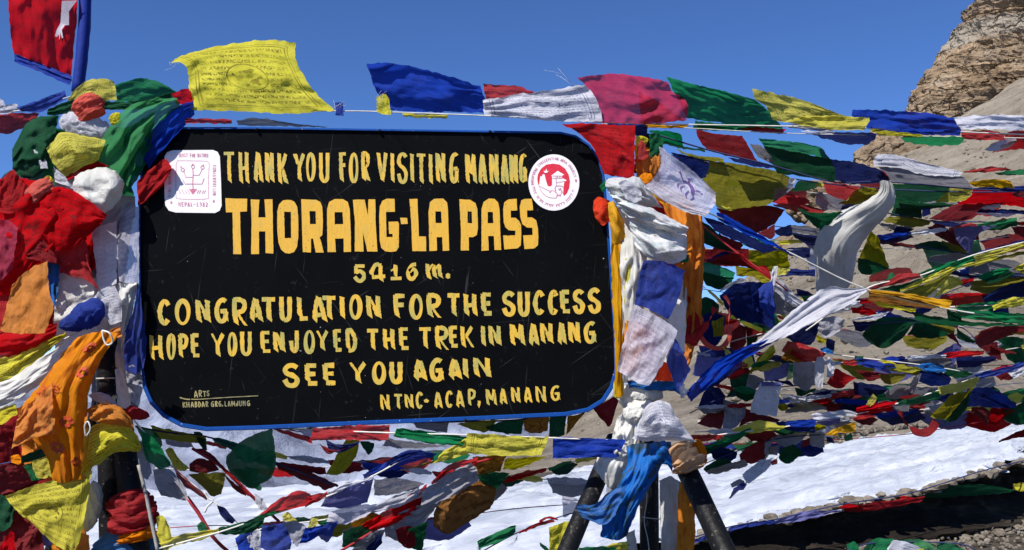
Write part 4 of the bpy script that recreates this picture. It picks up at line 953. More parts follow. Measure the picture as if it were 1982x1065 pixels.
# ================================================================== prayer flag strings
GS = 'strings of prayer flags stretched across the sign and the pass'
GC = 'scarves and flags tied round the posts'
def string(label, cord, flags, cm='cord', r=0.0022, group=GS, name='prayer_flag_string', d0=None):
    e = empty(name, P(*cord[0]))
    setp(e, label, 'prayer flags', group)
    if cm:
        n = max(10, int(abs(cord[-1][0] - cord[0][0]) / 14))
        v_, f_ = tube(catmull([P(c[0], c[1], near_d(c[0], c[2]) + 0.010) for c in cord], n), r, ns=6, rough=0.3)
        mesh_obj('cord', v_, f_, MB[cm], e)
    infos = []
    for f in flags:
        k, T, B = f[0], f[1], f[2]
        kw = dict(f[3]) if len(f) > 3 else {}
        if 'dt' not in kw:                       # hang it from the cord
            cx = sum(p[0] for p in T) / len(T)
            cs = sorted(cord, key=lambda c: c[0])
            dd = cs[0][2]
            for a, b in zip(cs, cs[1:]):
                if a[0] <= cx <= b[0]: dd = a[2] + (b[2] - a[2]) * (cx - a[0]) / max(1, b[0] - a[0])
            if cx > cs[-1][0]: dd = cs[-1][2]
            kw['dt'] = dd + kw.pop('dz', 0)
        else: kw.pop('dz', 0)
        if 'tilt' in kw: kw['db'] = kw['dt'] + kw.pop('tilt')
        o, info = sheet('flag', k, T, B, kw.pop('L', ()), kw.pop('Rr', ()), parent=e, **kw)
        o['label'] = CNAME[k] + ' prayer flag'
        infos.append(info)
    return e, infos
def F(k, T, B, **kw): return (k, T, B, kw)
def piece(label, k, T, B, cat='scarf', name=None, group=GC, **kw):
    o, info = sheet(name or {'scarf': 'scarf', 'prayer flag': 'prayer_flag'}.get(cat, 'cloth'), k, T, B, kw.pop('L', ()), kw.pop('Rr', ()), **kw)
    setp(o, label, cat, group)
    return o, info
SH = 0.16        # how far a flag's free edge has been blown back, for flags seen from their shaded side

# ---- top string, sunlit flags streaming above the board
e_top, inf = string('topmost flag string against the sky, beginning with the big yellow printed flag above the board', [(362, 212, 3.2), (650, 215, 3.17), (720, 216, 3.17), (935, 224, 3.17), (1170, 237, 3.17), (1325, 241, 3.17), (1500, 244, 3.18), (1680, 248, 3.2), (1850, 255, 3.26), (2010, 262, 3.3)], [
 F('Y', [(330, 121), (352, 108), (430, 88), (520, 77), (572, 84)], [(371, 213), (420, 214), (470, 216), (560, 220), (650, 214)], L=[(352, 122), (364, 140), (366, 175)], Rr=[(574, 118), (604, 172)], fold=0.5, bulge=0.02, res=(72, 50), tilt=-0.01),
 F('b', [(648, 200), (664, 198)], [(650, 224), (665, 226)]), 
 F('y', [(728, 188), (745, 182), (752, 190)], [(730, 216), (745, 222), (758, 222)]),
 F('b', [(710, 124), (760, 122), (850, 142), (930, 168)], [(748, 212), (800, 216), (870, 217), (938, 218)], L=[(716, 145), (730, 180)], Rr=[(938, 190)], fold=1.3, tilt=0.05),
 F('r', [(935, 163), (1000, 167), (1038, 180)], [(940, 196), (985, 192), (1035, 190)], dz=.02),
 F('W', [(934, 195), (1000, 183), (1060, 175), (1132, 164)], [(938, 222), (1000, 228), (1080, 235), (1166, 236)], Rr=[(1148, 182), (1163, 215)], dz=-.02, fold=0.8),
 F('p', [(1115, 150), (1190, 143), (1250, 150), (1292, 158)], [(1165, 236), (1200, 238), (1260, 240), (1328, 233)], L=[(1138, 170), (1155, 200)], Rr=[(1302, 178), (1326, 192), (1332, 212)], fold=1.3, dz=.02, tilt=-.03),
 F('t', [(1236, 178), (1262, 190)], [(1240, 238), (1325, 234)], Rr=[(1300, 215)], dz=.05),
 F('g', [(1290, 149), (1350, 165), (1400, 176), (1458, 192)], [(1330, 229), (1380, 236), (1450, 245), (1515, 247)], L=[(1302, 172), (1318, 205)], Rr=[(1478, 206), (1502, 232)], fold=1.2, tilt=.06),
 F('Y', [(1456, 172), (1500, 181), (1560, 196), (1626, 222)], [(1517, 236), (1545, 238), (1600, 240), (1678, 244)], L=[(1462, 192), (1482, 205), (1495, 230)], Rr=[(1650, 228)], tilt=.03),
 F('y', [(1556, 224), (1620, 224), (1682, 228)], [(1516, 236), (1600, 250), (1672, 252)], Rr=[(1681, 240)], dz=-.02, fold=1.4),
 F('b', [(1650, 212), (1720, 214), (1800, 220), (1845, 229)], [(1674, 247), (1750, 252), (1810, 256), (1860, 252)], L=[(1650, 225), (1672, 236)], fold=1.5, tilt=-.02),
 F('b', [(1674, 246), (1750, 250), (1810, 254), (1859, 250)], [(1680, 248), (1750, 257), (1820, 262), (1858, 262)], dz=.01, tilt=.05),
 F('w', [(1842, 228), (1900, 223), (1960, 223), (2010, 226)], [(1862, 250), (1920, 250), (1960, 252), (2010, 255)], fold=1.0),
 F('y', [(778, 219), (830, 221), (868, 222)], [(782, 226), (830, 229), (866, 229)], dz=.02),
])
piece('small grey flag tip flattened along the board edge below the big yellow flag', 'a', [(458, 232), (500, 229), (545, 236)], [(460, 243), (520, 244), (640, 247)], 'prayer flag', dt=3.22, Rr=[(590, 242)])
piece('narrow red flag hem folded over the top left of the board', 'r', [(358, 229), (400, 230), (448, 231)], [(360, 239), (400, 239), (448, 240)], 'prayer flag', dt=3.19)
# ---- the same line's companions just underneath
string('thin string of narrow flag slivers running directly beneath the topmost string at the right', [(1165, 240, 3.36), (1330, 248, 3.4), (1520, 258, 3.44), (1700, 262, 3.5), (2010, 268, 3.55)], [
 F('n', [(1165, 238), (1210, 240), (1250, 240)], [(1180, 250), (1215, 256), (1254, 262)]),
 F('t', [(1236, 238), (1290, 242), (1332, 240)], [(1240, 246), (1290, 248), (1332, 246)]),
 F('g', [(1346, 234), (1400, 240), (1460, 243), (1515, 247)], [(1341, 250), (1410, 254), (1470, 252), (1515, 251)], tilt=.05),
 F('G', [(1345, 238), (1400, 240), (1425, 243)], [(1342, 249), (1385, 250), (1420, 251)], dz=.03),
 F('r', [(1428, 241), (1480, 247), (1522, 251)], [(1424, 250), (1470, 256), (1514, 259)], tilt=.04),
 F('a', [(1528, 240), (1560, 241), (1620, 250)], [(1524, 248), (1550, 250), (1600, 256)]),
 F('w', [(1550, 252), (1580, 254), (1620, 254)], [(1560, 257), (1585, 260), (1612, 260)], dz=-.02),
 F('n', [(1573, 258), (1620, 256), (1697, 258)], [(1575, 262), (1632, 278), (1680, 281)], Rr=[(1692, 270)], tilt=SH),
 F('e', [(1680, 250), (1740, 245), (1782, 252)], [(1700, 260), (1740, 263), (1785, 264)]),
 F('y', [(1705, 256), (1745, 259), (1784, 260)], [(1720, 262), (1750, 264), (1783, 264)], dz=-.02),
 F('g', [(1742, 266), (1800, 264), (1866, 266)], [(1750, 274), (1790, 281), (1855, 282)], Rr=[(1864, 275)], tilt=SH),
 F('r', [(1859, 256), (1915, 252), (1944, 260)], [(1862, 267), (1900, 272), (1944, 271)]),
 F('r', [(1944, 260), (1965, 253), (2010, 254)], [(1946, 270), (1980, 275), (2010, 280)], tilt=.03),
 F('w', [(1918, 280), (1938, 270), (1966, 268)], [(1905, 292), (1935, 292), (1970, 274)], tilt=.04),
 F('m', [(1940, 282), (1965, 272), (2010, 270)], [(1920, 296), (1960, 290), (2010, 286)], tilt=SH),
], cm='cord', r=0.0016)
# ---- third string: green, navy, white printed with a dark underside
string('third flag string down at the right, with a big green and a white printed flag', [(1262, 258, 3.5), (1370, 290, 3.56), (1500, 322, 3.62), (1612, 352, 3.7), (1715, 352, 3.8), (1880, 366, 3.9), (2010, 372, 4.0)], [
 F('G', [(1255, 253), (1290, 254), (1320, 260)], [(1278, 274), (1300, 279), (1322, 284)], Rr=[(1321, 272)], tilt=.1),
 F('d', [(1278, 272), (1320, 282), (1365, 291)], [(1286, 280), (1320, 288), (1366, 294)], dz=.04, tilt=.1),
 F('m', [(1348, 250), (1385, 258), (1436, 264)], [(1370, 291), (1415, 304), (1466, 312)], L=[(1352, 268)], Rr=[(1450, 284), (1462, 305)], tilt=SH, fold=.8),
 F('a', [(1450, 279), (1474, 280)], [(1468, 306), (1500, 320)], Rr=[(1492, 303)], tilt=.1),
 F('g', [(1467, 268), (1520, 273), (1583, 284), (1607, 308)], [(1478, 282), (1520, 290), (1570, 300), (1607, 309)], tilt=-.03, dz=.02),
 F('d', [(1477, 281), (1520, 290), (1570, 300), (1608, 309)], [(1503, 335), (1550, 341), (1616, 352)], L=[(1492, 310)], Rr=[(1616, 330)], tilt=SH, fold=.7),
 F('n', [(1606, 308), (1660, 315), (1703, 329)], [(1616, 350), (1660, 357), (1722, 352)], Rr=[(1716, 338)], tilt=SH),
 F('r', [(1700, 328), (1712, 332)], [(1712, 346), (1724, 350)], tilt=.1),
 F('W', [(1700, 298), (1740, 302), (1800, 318), (1864, 333)], [(1692, 322), (1740, 325), (1790, 338), (1860, 342)], L=[(1690, 310)], tilt=-.02, fold=.6),
 F('a', [(1700, 322), (1740, 326), (1800, 338), (1866, 342)], [(1722, 350), (1770, 356), (1830, 362), (1884, 366)], L=[(1712, 338)], tilt=SH * .8, fold=.9),
 F('t', [(1872, 354), (1915, 347), (1955, 350)], [(1884, 361), (1922, 363), (1964, 363)], tilt=.02),
 F('r', [(1862, 333), (1915, 323), (1950, 326)], [(1866, 334), (1910, 333), (1960, 329)]),
 F('g', [(1925, 334), (1960, 330), (2010, 327)], [(1934, 340), (1965, 339), (2010, 337)]),
 F('n', [(1884, 363), (1950, 360), (2010, 362)], [(1900, 369), (1950, 370), (2010, 371)]),
 F('m', [(1958, 372), (1982, 370), (2010, 372)], [(1962, 380), (1982, 384), (2010, 390)]),
], cm='ncord', r=0.003)
# ---- heavy shaded row under it
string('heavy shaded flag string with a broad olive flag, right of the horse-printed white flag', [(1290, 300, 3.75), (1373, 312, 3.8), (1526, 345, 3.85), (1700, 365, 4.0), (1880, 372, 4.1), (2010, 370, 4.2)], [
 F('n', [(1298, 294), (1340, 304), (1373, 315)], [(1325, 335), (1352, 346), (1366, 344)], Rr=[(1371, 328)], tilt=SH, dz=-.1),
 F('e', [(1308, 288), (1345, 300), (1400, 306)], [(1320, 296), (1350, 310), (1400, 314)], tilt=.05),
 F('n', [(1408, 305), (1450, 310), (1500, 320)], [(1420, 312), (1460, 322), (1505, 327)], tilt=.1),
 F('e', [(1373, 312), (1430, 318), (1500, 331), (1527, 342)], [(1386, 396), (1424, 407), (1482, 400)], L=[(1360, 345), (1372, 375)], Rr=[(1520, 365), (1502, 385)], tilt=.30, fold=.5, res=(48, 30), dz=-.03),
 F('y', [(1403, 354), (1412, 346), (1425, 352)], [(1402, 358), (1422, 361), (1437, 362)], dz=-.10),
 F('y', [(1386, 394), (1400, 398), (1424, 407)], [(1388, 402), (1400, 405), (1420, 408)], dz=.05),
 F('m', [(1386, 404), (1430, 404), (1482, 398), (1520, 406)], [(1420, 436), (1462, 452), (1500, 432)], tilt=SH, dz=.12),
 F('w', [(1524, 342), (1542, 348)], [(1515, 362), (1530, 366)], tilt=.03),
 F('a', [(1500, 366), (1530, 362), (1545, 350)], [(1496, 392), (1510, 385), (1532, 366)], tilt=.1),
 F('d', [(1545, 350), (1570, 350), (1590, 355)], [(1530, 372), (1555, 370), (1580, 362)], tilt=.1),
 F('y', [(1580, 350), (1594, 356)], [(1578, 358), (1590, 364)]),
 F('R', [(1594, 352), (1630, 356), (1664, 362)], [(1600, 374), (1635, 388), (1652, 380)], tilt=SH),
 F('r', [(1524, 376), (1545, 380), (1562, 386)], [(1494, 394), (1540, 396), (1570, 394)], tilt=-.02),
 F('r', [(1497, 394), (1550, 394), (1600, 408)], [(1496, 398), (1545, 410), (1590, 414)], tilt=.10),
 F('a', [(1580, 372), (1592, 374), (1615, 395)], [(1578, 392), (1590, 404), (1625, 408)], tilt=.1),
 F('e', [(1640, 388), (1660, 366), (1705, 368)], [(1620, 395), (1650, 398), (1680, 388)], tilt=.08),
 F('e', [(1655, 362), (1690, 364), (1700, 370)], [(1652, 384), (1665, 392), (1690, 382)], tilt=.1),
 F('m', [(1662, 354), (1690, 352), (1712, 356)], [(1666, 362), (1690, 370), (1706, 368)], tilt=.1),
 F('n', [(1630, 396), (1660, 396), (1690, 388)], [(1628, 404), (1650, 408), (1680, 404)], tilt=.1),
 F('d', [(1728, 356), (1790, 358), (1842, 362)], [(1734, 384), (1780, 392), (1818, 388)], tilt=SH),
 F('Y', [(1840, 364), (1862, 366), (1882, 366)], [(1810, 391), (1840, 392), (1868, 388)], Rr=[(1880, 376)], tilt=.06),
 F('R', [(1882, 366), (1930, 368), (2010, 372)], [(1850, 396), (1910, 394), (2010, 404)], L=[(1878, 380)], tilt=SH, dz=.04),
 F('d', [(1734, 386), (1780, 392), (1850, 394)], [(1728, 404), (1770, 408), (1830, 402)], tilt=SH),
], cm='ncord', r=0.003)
string('short fifth flag string, dark red and navy with two white slivers, against the grey scree', [(1715, 412, 4.1), (1800, 428, 4.2), (1900, 430, 4.3), (2010, 434, 4.4)], [
 F('m', [(1845, 396), (1900, 394), (1950, 392)], [(1798, 424), (1850, 430), (1880, 424)], Rr=[(1915, 406)], tilt=SH),
 F('d', [(1730, 402), (1760, 404), (1784, 402)], [(1722, 418), (1755, 422), (1784, 422)], tilt=.1),
 F('b', [(1784, 404), (1800, 402)], [(1786, 420), (1802, 416)], dz=-.02),
 F('e', [(1722, 420), (1760, 420), (1795, 426)], [(1706, 428), (1760, 440), (1798, 436)], Rr=[(1800, 430)], tilt=.08),
 F('n', [(1800, 426), (1860, 432), (1905, 433)], [(1806, 434), (1850, 440), (1895, 437)], tilt=.1),
 F('w', [(1896, 403), (1920, 394), (1936, 393)], [(1897, 404), (1920, 406), (1938, 403)]),
 F('n', [(1896, 406), (1940, 406), (2010, 408)], [(1890, 412), (1940, 414), (2010, 416)], tilt=.05),
 F('w', [(1887, 412), (1930, 413), (1968, 414)], [(1930, 420), (1945, 420), (1960, 418)]),
 F('r', [(1922, 432), (1944, 423), (1965, 428), (2010, 432)], [(1926, 434), (1945, 434), (1970, 436), (2010, 440)]),
 F('w', [(1946, 434), (1966, 434)], [(1948, 438), (1970, 438)], dz=-.02),
 F('m', [(1958, 440), (1985, 438), (2010, 440)], [(1966, 456), (1985, 462), (2010, 458)], tilt=.1),
], cm='ncord', r=0.003)
string('frayed sagging flag string of maroon, green and lavender tatters over the upper scree', [(1683, 464, 4.1), (1750, 474, 4.15), (1850, 488, 4.2), (1886, 494, 4.0)], [
 F('m', [(1684, 462), (1730, 468), (1772, 474)], [(1690, 469), (1735, 476), (1770, 480)], tilt=.04),
 F('d', [(1765, 476), (1800, 466), (1826, 470), (1850, 490)], [(1772, 482), (1800, 484), (1825, 486), (1856, 494)], tilt=.1),
 F('e', [(1822, 466), (1840, 470), (1880, 490)], [(1832, 484), (1850, 492), (1882, 494)], tilt=.1),
 F('m', [(1795, 440), (1812, 434), (1828, 438)], [(1840, 470), (1862, 484), (1888, 494)], L=[(1815, 458)], Rr=[(1848, 456), (1862, 474)], tilt=SH),
 F('v', [(1845, 444), (1880, 438), (1930, 436)], [(1852, 466), (1872, 488), (1880, 494)], Rr=[(1890, 458)], tilt=SH),
 F('a', [(1700, 432), (1740, 436), (1768, 440)], [(1712, 442), (1740, 446), (1760, 446)], tilt=.1),
 F('n', [(1735, 438), (1770, 443)], [(1728, 452), (1748, 456)], tilt=.1),
 F('m', [(1736, 448), (1750, 452)], [(1726, 466), (1734, 468)], tilt=.05),
 F('a', [(1800, 496), (1850, 490), (1875, 496)], [(1795, 508), (1840, 510), (1860, 508)], tilt=.1),
], cm='ncord', r=0.0025)
# ---- bright string climbing to the right
string('bright flag string climbing to the right edge, red, green and long twisted yellow flags', [(1560, 640, 3.3), (1678, 558, 3.3), (1780, 534, 3.35), (1884, 494, 3.4), (2010, 462, 3.45)], [
 F('r', [(1680, 556), (1715, 545), (1745, 530), (1780, 529)], [(1684, 561), (1725, 553), (1750, 546), (1784, 537)], fold=1.4),
 F('d', [(1700, 560), (1740, 552), (1784, 538)], [(1738, 566), (1755, 562), (1784, 548)], tilt=.05),
 F('g', [(1780, 528), (1830, 510), (1884, 495)], [(1790, 540), (1835, 524), (1884, 504)], fold=1.4),
 F('y', [(1742, 560), (1790, 538), (1840, 516)], [(1744, 566), (1795, 546), (1850, 520)], fold=1.0, dz=-.02),
 F('e', [(1746, 566), (1795, 547), (1850, 521)], [(1780, 582), (1805, 568), (1832, 540)], tilt=.05),
 F('y', [(1884, 496), (1930, 484), (1970, 472), (2010, 458)], [(1888, 508), (1935, 494), (1975, 482), (2010, 474)], fold=1.4),
 F('y', [(1838, 516), (1880, 508), (1930, 494)], [(1850, 522), (1885, 514), (1932, 500)], dz=.01),
 F('e', [(1890, 510), (1940, 496), (2010, 478)], [(1885, 516), (1930, 504), (2010, 486)], tilt=.04),
 F('n', [(1892, 488), (1940, 474), (1990, 462)], [(1894, 493), (1940, 482), (1990, 470)], dz=.03),
 F('g', [(1708, 552), (1725, 526), (1736, 540)], [(1710, 554), (1725, 552), (1736, 548)], dz=.02),
 F('m', [(1682, 534), (1725, 520), (1760, 518)], [(1682, 546), (1720, 542), (1768, 530)], tilt=.1, dz=.3),
], r=0.0024)
string('sagging grey, navy and olive flag string at the right edge, behind the twisted yellow one', [(1830, 520, 4.2), (1900, 532, 4.25), (2010, 534, 4.3)], [
 F('w', [(1850, 518), (1868, 514), (1872, 518)], [(1852, 526), (1862, 526), (1870, 524)]),
 F('b', [(1856, 524), (1875, 518)], [(1860, 530), (1876, 528)], dz=-.03),
 F('a', [(1872, 514), (1920, 500), (1980, 508), (2010, 512)], [(1876, 528), (1930, 534), (1980, 533), (2010, 533)], tilt=SH),
 F('n', [(1832, 522), (1900, 533), (2010, 534)], [(1836, 530), (1900, 541), (2010, 539)], tilt=.06),
 F('a', [(1828, 538), (1870, 536), (1880, 542)], [(1840, 546), (1870, 556), (1882, 550)], tilt=.1),
 F('e', [(1880, 546), (1930, 538), (2010, 534)], [(1878, 560), (1920, 570), (2010, 552)], tilt=SH),
 F('n', [(1898, 580), (1930, 560), (1970, 546), (2010, 542)], [(1906, 583), (1950, 580), (1980, 574), (2010, 572)], tilt=SH),
], cm='ncord', r=0.0025)
string('yellow printed flag on its own thin cord, dangling beneath the twisted yellow string', [(1806, 578, 3.9), (1880, 548, 3.9)], [
 F('Y', [(1812, 540), (1830, 534), (1852, 536), (1866, 548)], [(1806, 578), (1830, 566), (1850, 556), (1866, 549)], L=[(1816, 560)], tilt=.03),
], cm='ncord', r=0.0015)
string('low flag string at the right edge, green strip ending in crumpled yellow', [(1838, 594, 3.6), (1930, 590, 3.6), (2010, 580, 3.6)], [
 F('g', [(1848, 592), (1890, 586), (1945, 582)], [(1856, 602), (1900, 600), (1945, 596)], tilt=.02),
 F('y', [(1920, 592), (1950, 578), (2010, 572)], [(1922, 600), (1955, 595), (2010, 588)], fold=1.6),
])
# ---- the white cord with the horse flag down to the yellow and green pair
e_, inf = string('taut white cord carrying the horse-printed white flag, a long blue flag, then golden and green', [(1247, 362, 2.98), (1380, 416, 3.0), (1530, 490, 3.06), (1678, 560, 3.12), (1845, 600, 3.16), (2010, 622, 3.2)], [
 F('q', [(1276, 283), (1300, 300), (1345, 335), (1386, 374)], [(1247, 361), (1290, 384), (1330, 402), (1370, 414)], L=[(1278, 318), (1262, 348)], Rr=[(1384, 396)], dt=2.98, fold=.35, bulge=-0.02, tilt=0, res=(44, 34)),
 F('W', [(1247, 361), (1290, 384), (1330, 402), (1370, 414)], [(1250, 366), (1290, 391), (1330, 411), (1366, 420)], dt=2.97, fold=.3),
 F('B', [(1386, 412), (1400, 414), (1460, 448), (1528, 488)], [(1390, 426), (1440, 452), (1480, 470), (1528, 491)], dz=-.01, fold=.5),
 F('n', [(1362, 420), (1392, 428), (1450, 457), (1508, 484)], [(1385, 448), (1425, 466), (1475, 490)], dz=.02, tilt=SH, fold=.5),
 F('t', [(1680, 560), (1740, 566), (1800, 576), (1844, 582)], [(1684, 566), (1740, 574), (1800, 588), (1836, 598)], fold=.9, tilt=-.02),
 F('z', [(1682, 565), (1740, 573), (1820, 590)], [(1680, 582), (1730, 590), (1810, 598)], tilt=.08),
 F('y', [(1690, 585), (1730, 590), (1775, 598)], [(1700, 594), (1735, 598), (1770, 606)], dz=.02),
 F('g', [(1848, 598), (1900, 601), (1950, 606), (2010, 608)], [(1856, 616), (1900, 620), (1950, 626), (2010, 628)], fold=1.2),
 F('d', [(1832, 600), (1845, 602), (1862, 612)], [(1834, 618), (1846, 622), (1860, 622)], tilt=.05),
 F('d', [(1770, 606), (1840, 618), (1920, 626), (2010, 628)], [(1772, 620), (1840, 630), (1920, 632), (2010, 630)], tilt=SH),
], r=0.0026)
# the running horse printed on the white flag, in thick ink
hi = inf[0]
ikh = Ink(lambda u, v, l: on_sheet(hi, u, v, 0.002 + l))
for st, ww in (([(.42, .42), (.50, .40), (.58, .46), (.62, .58)], .085), ([(.42, .44), (.36, .34), (.34, .24)], .03), ([(.36, .27), (.31, .30)], .03), ([(.60, .56), (.66, .66), (.64, .76)], .03), ([(.55, .56), (.54, .68), (.58, .76)], .028), ([(.46, .50), (.42, .60), (.46, .68)], .026), ([(.42, .48), (.36, .56), (.38, .64)], .024), ([(.62, .48), (.70, .42), (.74, .46), (.76, .40)], .022), ([(.50, .38), (.50, .28), (.54, .24)], .03), ([(.44, .22), (.47, .3)], .02), ([(.56, .2), (.53, .28)], .02)):
    q = catmull([(a, b, 0) for a, b in st], 12); s0 = len(ikh.V)
    ikh.k += 1
    for i in range(12):
        a, b = q[max(0, i - 1)], q[min(11, i + 1)]; t = (b - a).normalized(); nn = Vector((t.y, -t.x, 0)) * ww * 0.5 * (1 - .5 * abs(i - 5.5) / 5.5)
        ikh.V += [ikh.map(q[i].x + nn.x, q[i].y + nn.y, 0.0001 * ikh.k), ikh.map(q[i].x - nn.x, q[i].y - nn.y, 0.0001 * ikh.k)]
    ikh.F += [(s0 + 2 * i, s0 + 2 * i + 1, s0 + 2 * i + 3, s0 + 2 * i + 2) for i in range(11)]
ink_m = paint('violet_block_print_ink', (0.10, 0.06, 0.20), 0.9, var=.5, scale=80)
ho = mesh_obj('horse_print', ikh.V, ikh.F, ink_m, e_)
# ---- white and blue pair rising from the tripod head to the white cord
string('big white flag and twisted blue flag on a cord rising from the tripod head', [(1330, 765, 3.12), (1395, 712, 3.12), (1445, 680, 3.12), (1500, 655, 3.12), (1678, 560, 3.13)], [
 F('w', [(1444, 676), (1500, 632), (1560, 582), (1602, 556), (1640, 558), (1678, 557)], [(1492, 664), (1530, 648), (1580, 622), (1640, 592), (1678, 563)], fold=.45, tilt=-.03, res=(52, 18)),
 F('b', [(1328, 760), (1380, 705), (1440, 672), (1505, 650)], [(1336, 778), (1390, 735), (1440, 697), (1508, 656)], fold=1.0),
 F('n', [(1350, 758), (1395, 726), (1440, 700)], [(1372, 752), (1400, 738), (1430, 712)], tilt=.04, dz=.03),
])
# ---- lower right bright row
string('long string low at the right with short bright red, yellow, blue and white pieces', [(1335, 850, 3.35), (1420, 838, 3.35), (1520, 826, 3.4), (1655, 802, 3.45), (1740, 780, 3.45), (1820, 755, 3.45), (1900, 728, 3.5), (2010, 700, 3.5)], [
 F('r', [(1336, 842), (1370, 841), (1400, 844)], [(1346, 856), (1375, 853), (1398, 850)], fold=1.5),
 F('g', [(1398, 846), (1430, 838), (1455, 826)], [(1362, 868), (1410, 856), (1452, 838)], tilt=.03, fold=1.4),
 F('y', [(1414, 834), (1452, 818), (1475, 814), (1520, 826)], [(1420, 836), (1455, 838), (1485, 836), (1518, 830)], fold=1.2),
 F('n', [(1500, 816), (1540, 814), (1575, 812)], [(1510, 828), (1540, 836), (1578, 838)], tilt=.03),
 F('b', [(1520, 818), (1550, 814), (1580, 812)], [(1522, 824), (1550, 828), (1578, 826)], dz=-.02),
 F('w', [(1570, 800), (1610, 796), (1640, 794), (1656, 798)], [(1574, 812), (1612, 810), (1640, 806), (1658, 805)], fold=1.0),
 F('v', [(1572, 812), (1610, 812), (1628, 810)], [(1576, 820), (1600, 824), (1626, 820)], tilt=.05),
 F('t', [(1628, 824), (1645, 819), (1656, 819)], [(1612, 836), (1636, 838), (1656, 836)], fold=1.6),
 F('t', [(1600, 838), (1620, 828)], [(1596, 842), (1622, 844)], fold=1.6),
 F('r', [(1656, 790), (1695, 780), (1735, 776)], [(1658, 797), (1695, 792), (1730, 786)], fold=1.3),
 F('r', [(1658, 796), (1700, 790), (1728, 788)], [(1658, 804), (1695, 800), (1728, 796)], fold=1.3, dz=.01),
 F('y', [(1690, 762), (1697, 770)], [(1676, 784), (1684, 786)], Rr=[(1694, 778)], dz=-.05),
 F('g', [(1738, 778), (1780, 766), (1818, 756)], [(1745, 788), (1780, 782), (1820, 772)], tilt=.03),
 F('a', [(1730, 788), (1760, 782)], [(1738, 796), (1760, 798)], tilt=.05, dz=-.02),
 F('y', [(1815, 750), (1850, 742), (1898, 728)], [(1820, 766), (1855, 758), (1888, 748)], fold=1.3, dz=-.02),
 F('b', [(1884, 726), (1930, 714), (1980, 704), (2010, 700)], [(1898, 734), (1940, 724), (1980, 714), (2010, 710)], fold=1.2),
 F('w', [(1952, 722), (1975, 712), (1990, 708)], [(1962, 732), (1975, 729), (1990, 722)], dz=-.03),
 F('e', [(1840, 764), (1870, 758), (1888, 748)], [(1800, 808), (1832, 812), (1862, 792)], tilt=.12),
 F('d', [(1864, 776), (1880, 756)], [(1826, 818), (1850, 814)], Rr=[(1870, 790)], tilt=.12, dz=-.03),
 F('n', [(1872, 752), (1920, 752), (1968, 782)], [(1868, 786), (1910, 788), (1962, 794)], tilt=.12),
 F('b', [(1908, 768), (1940, 764), (1970, 786)], [(1912, 770), (1938, 780), (1962, 792)], dz=-.04),
 F('y', [(1950, 766), (1965, 760), (1982, 765)], [(1956, 774), (1968, 780), (1976, 776)], dz=-.05),
 F('m', [(1880, 788), (1905, 788), (1918, 800)], [(1880, 800), (1900, 812), (1912, 826)], tilt=.12),
 F('R', [(1918, 790), (1945, 790), (1965, 794)], [(1910, 820), (1930, 822), (1945, 806)], tilt=.12),
 F('d', [(1945, 796), (1975, 780), (2010, 760)], [(1940, 810), (1970, 822), (2010, 818)], tilt=.12),
 F('m', [(1932, 854), (1965, 838), (2010, 820)], [(1934, 856), (1970, 848), (2010, 846)], tilt=.05),
], r=0.0024)
string('white flag hanging nearly upright from a violet hem, right of the tripod', [(1466, 742, 3.5), (1516, 744, 3.5)], [
 F('w', [(1472, 742), (1512, 744)], [(1453, 798), (1478, 804), (1504, 806)], L=[(1458, 770)], fold=.4, dt=3.5),
 F('v', [(1474, 738), (1512, 740)], [(1473, 747), (1512, 748)], dt=3.49),
], cm='bcord')
string('shaded flag string with a big dark green flag in the middle of the right side', [(1640, 632, 3.9), (1770, 622, 3.9), (1860, 634, 4.0), (1890, 660, 4.0)], [
 F('d', [(1672, 644), (1700, 618), (1740, 614), (1776, 620)], [(1674, 656), (1706, 674), (1740, 660), (1758, 640)], L=[(1669, 650)], tilt=SH, fold=.6, bulge=.02),
 F('d', [(1774, 622), (1820, 624), (1845, 632)], [(1756, 648), (1790, 655), (1832, 652)], tilt=SH),
 F('e', [(1800, 626), (1830, 630), (1848, 634)], [(1820, 636), (1840, 646), (1846, 648)], tilt=.08, dz=-.03),
 F('m', [(1828, 646), (1845, 646)], [(1850, 662), (1860, 672)], tilt=.05),
 F('d', [(1850, 632), (1868, 646), (1888, 660)], [(1854, 656), (1870, 662), (1886, 664)], tilt=.1),
 F('m', [(1886, 652), (1905, 638), (1950, 630), (2010, 634)], [(1900, 676), (1915, 668), (1945, 652), (2010, 640)], L=[(1888, 664)], tilt=SH),
 F('m', [(1898, 672), (1915, 666), (1930, 662)], [(1922, 694), (1932, 698), (1940, 698)], tilt=.1),
 F('m', [(1918, 668), (1945, 676), (1968, 682)], [(1916, 688), (1950, 684), (1966, 684)], tilt=.05),
 F('v', [(1800, 692), (1835, 672), (1850, 664), (1862, 670)], [(1802, 698), (1830, 706), (1844, 708), (1856, 690)], tilt=SH, dz=.1),
 F('a', [(1738, 690), (1800, 692), (1842, 694)], [(1742, 702), (1790, 710), (1838, 706)], tilt=.1, dz=.12),
 F('W', [(1642, 620), (1690, 610), (1724, 602)], [(1645, 620), (1690, 620), (1706, 616)], tilt=0, dz=-.3),
 F('n', [(1650, 622), (1690, 622), (1702, 620)], [(1655, 640), (1672, 642), (1685, 632)], tilt=.1),
], cm='ncord')
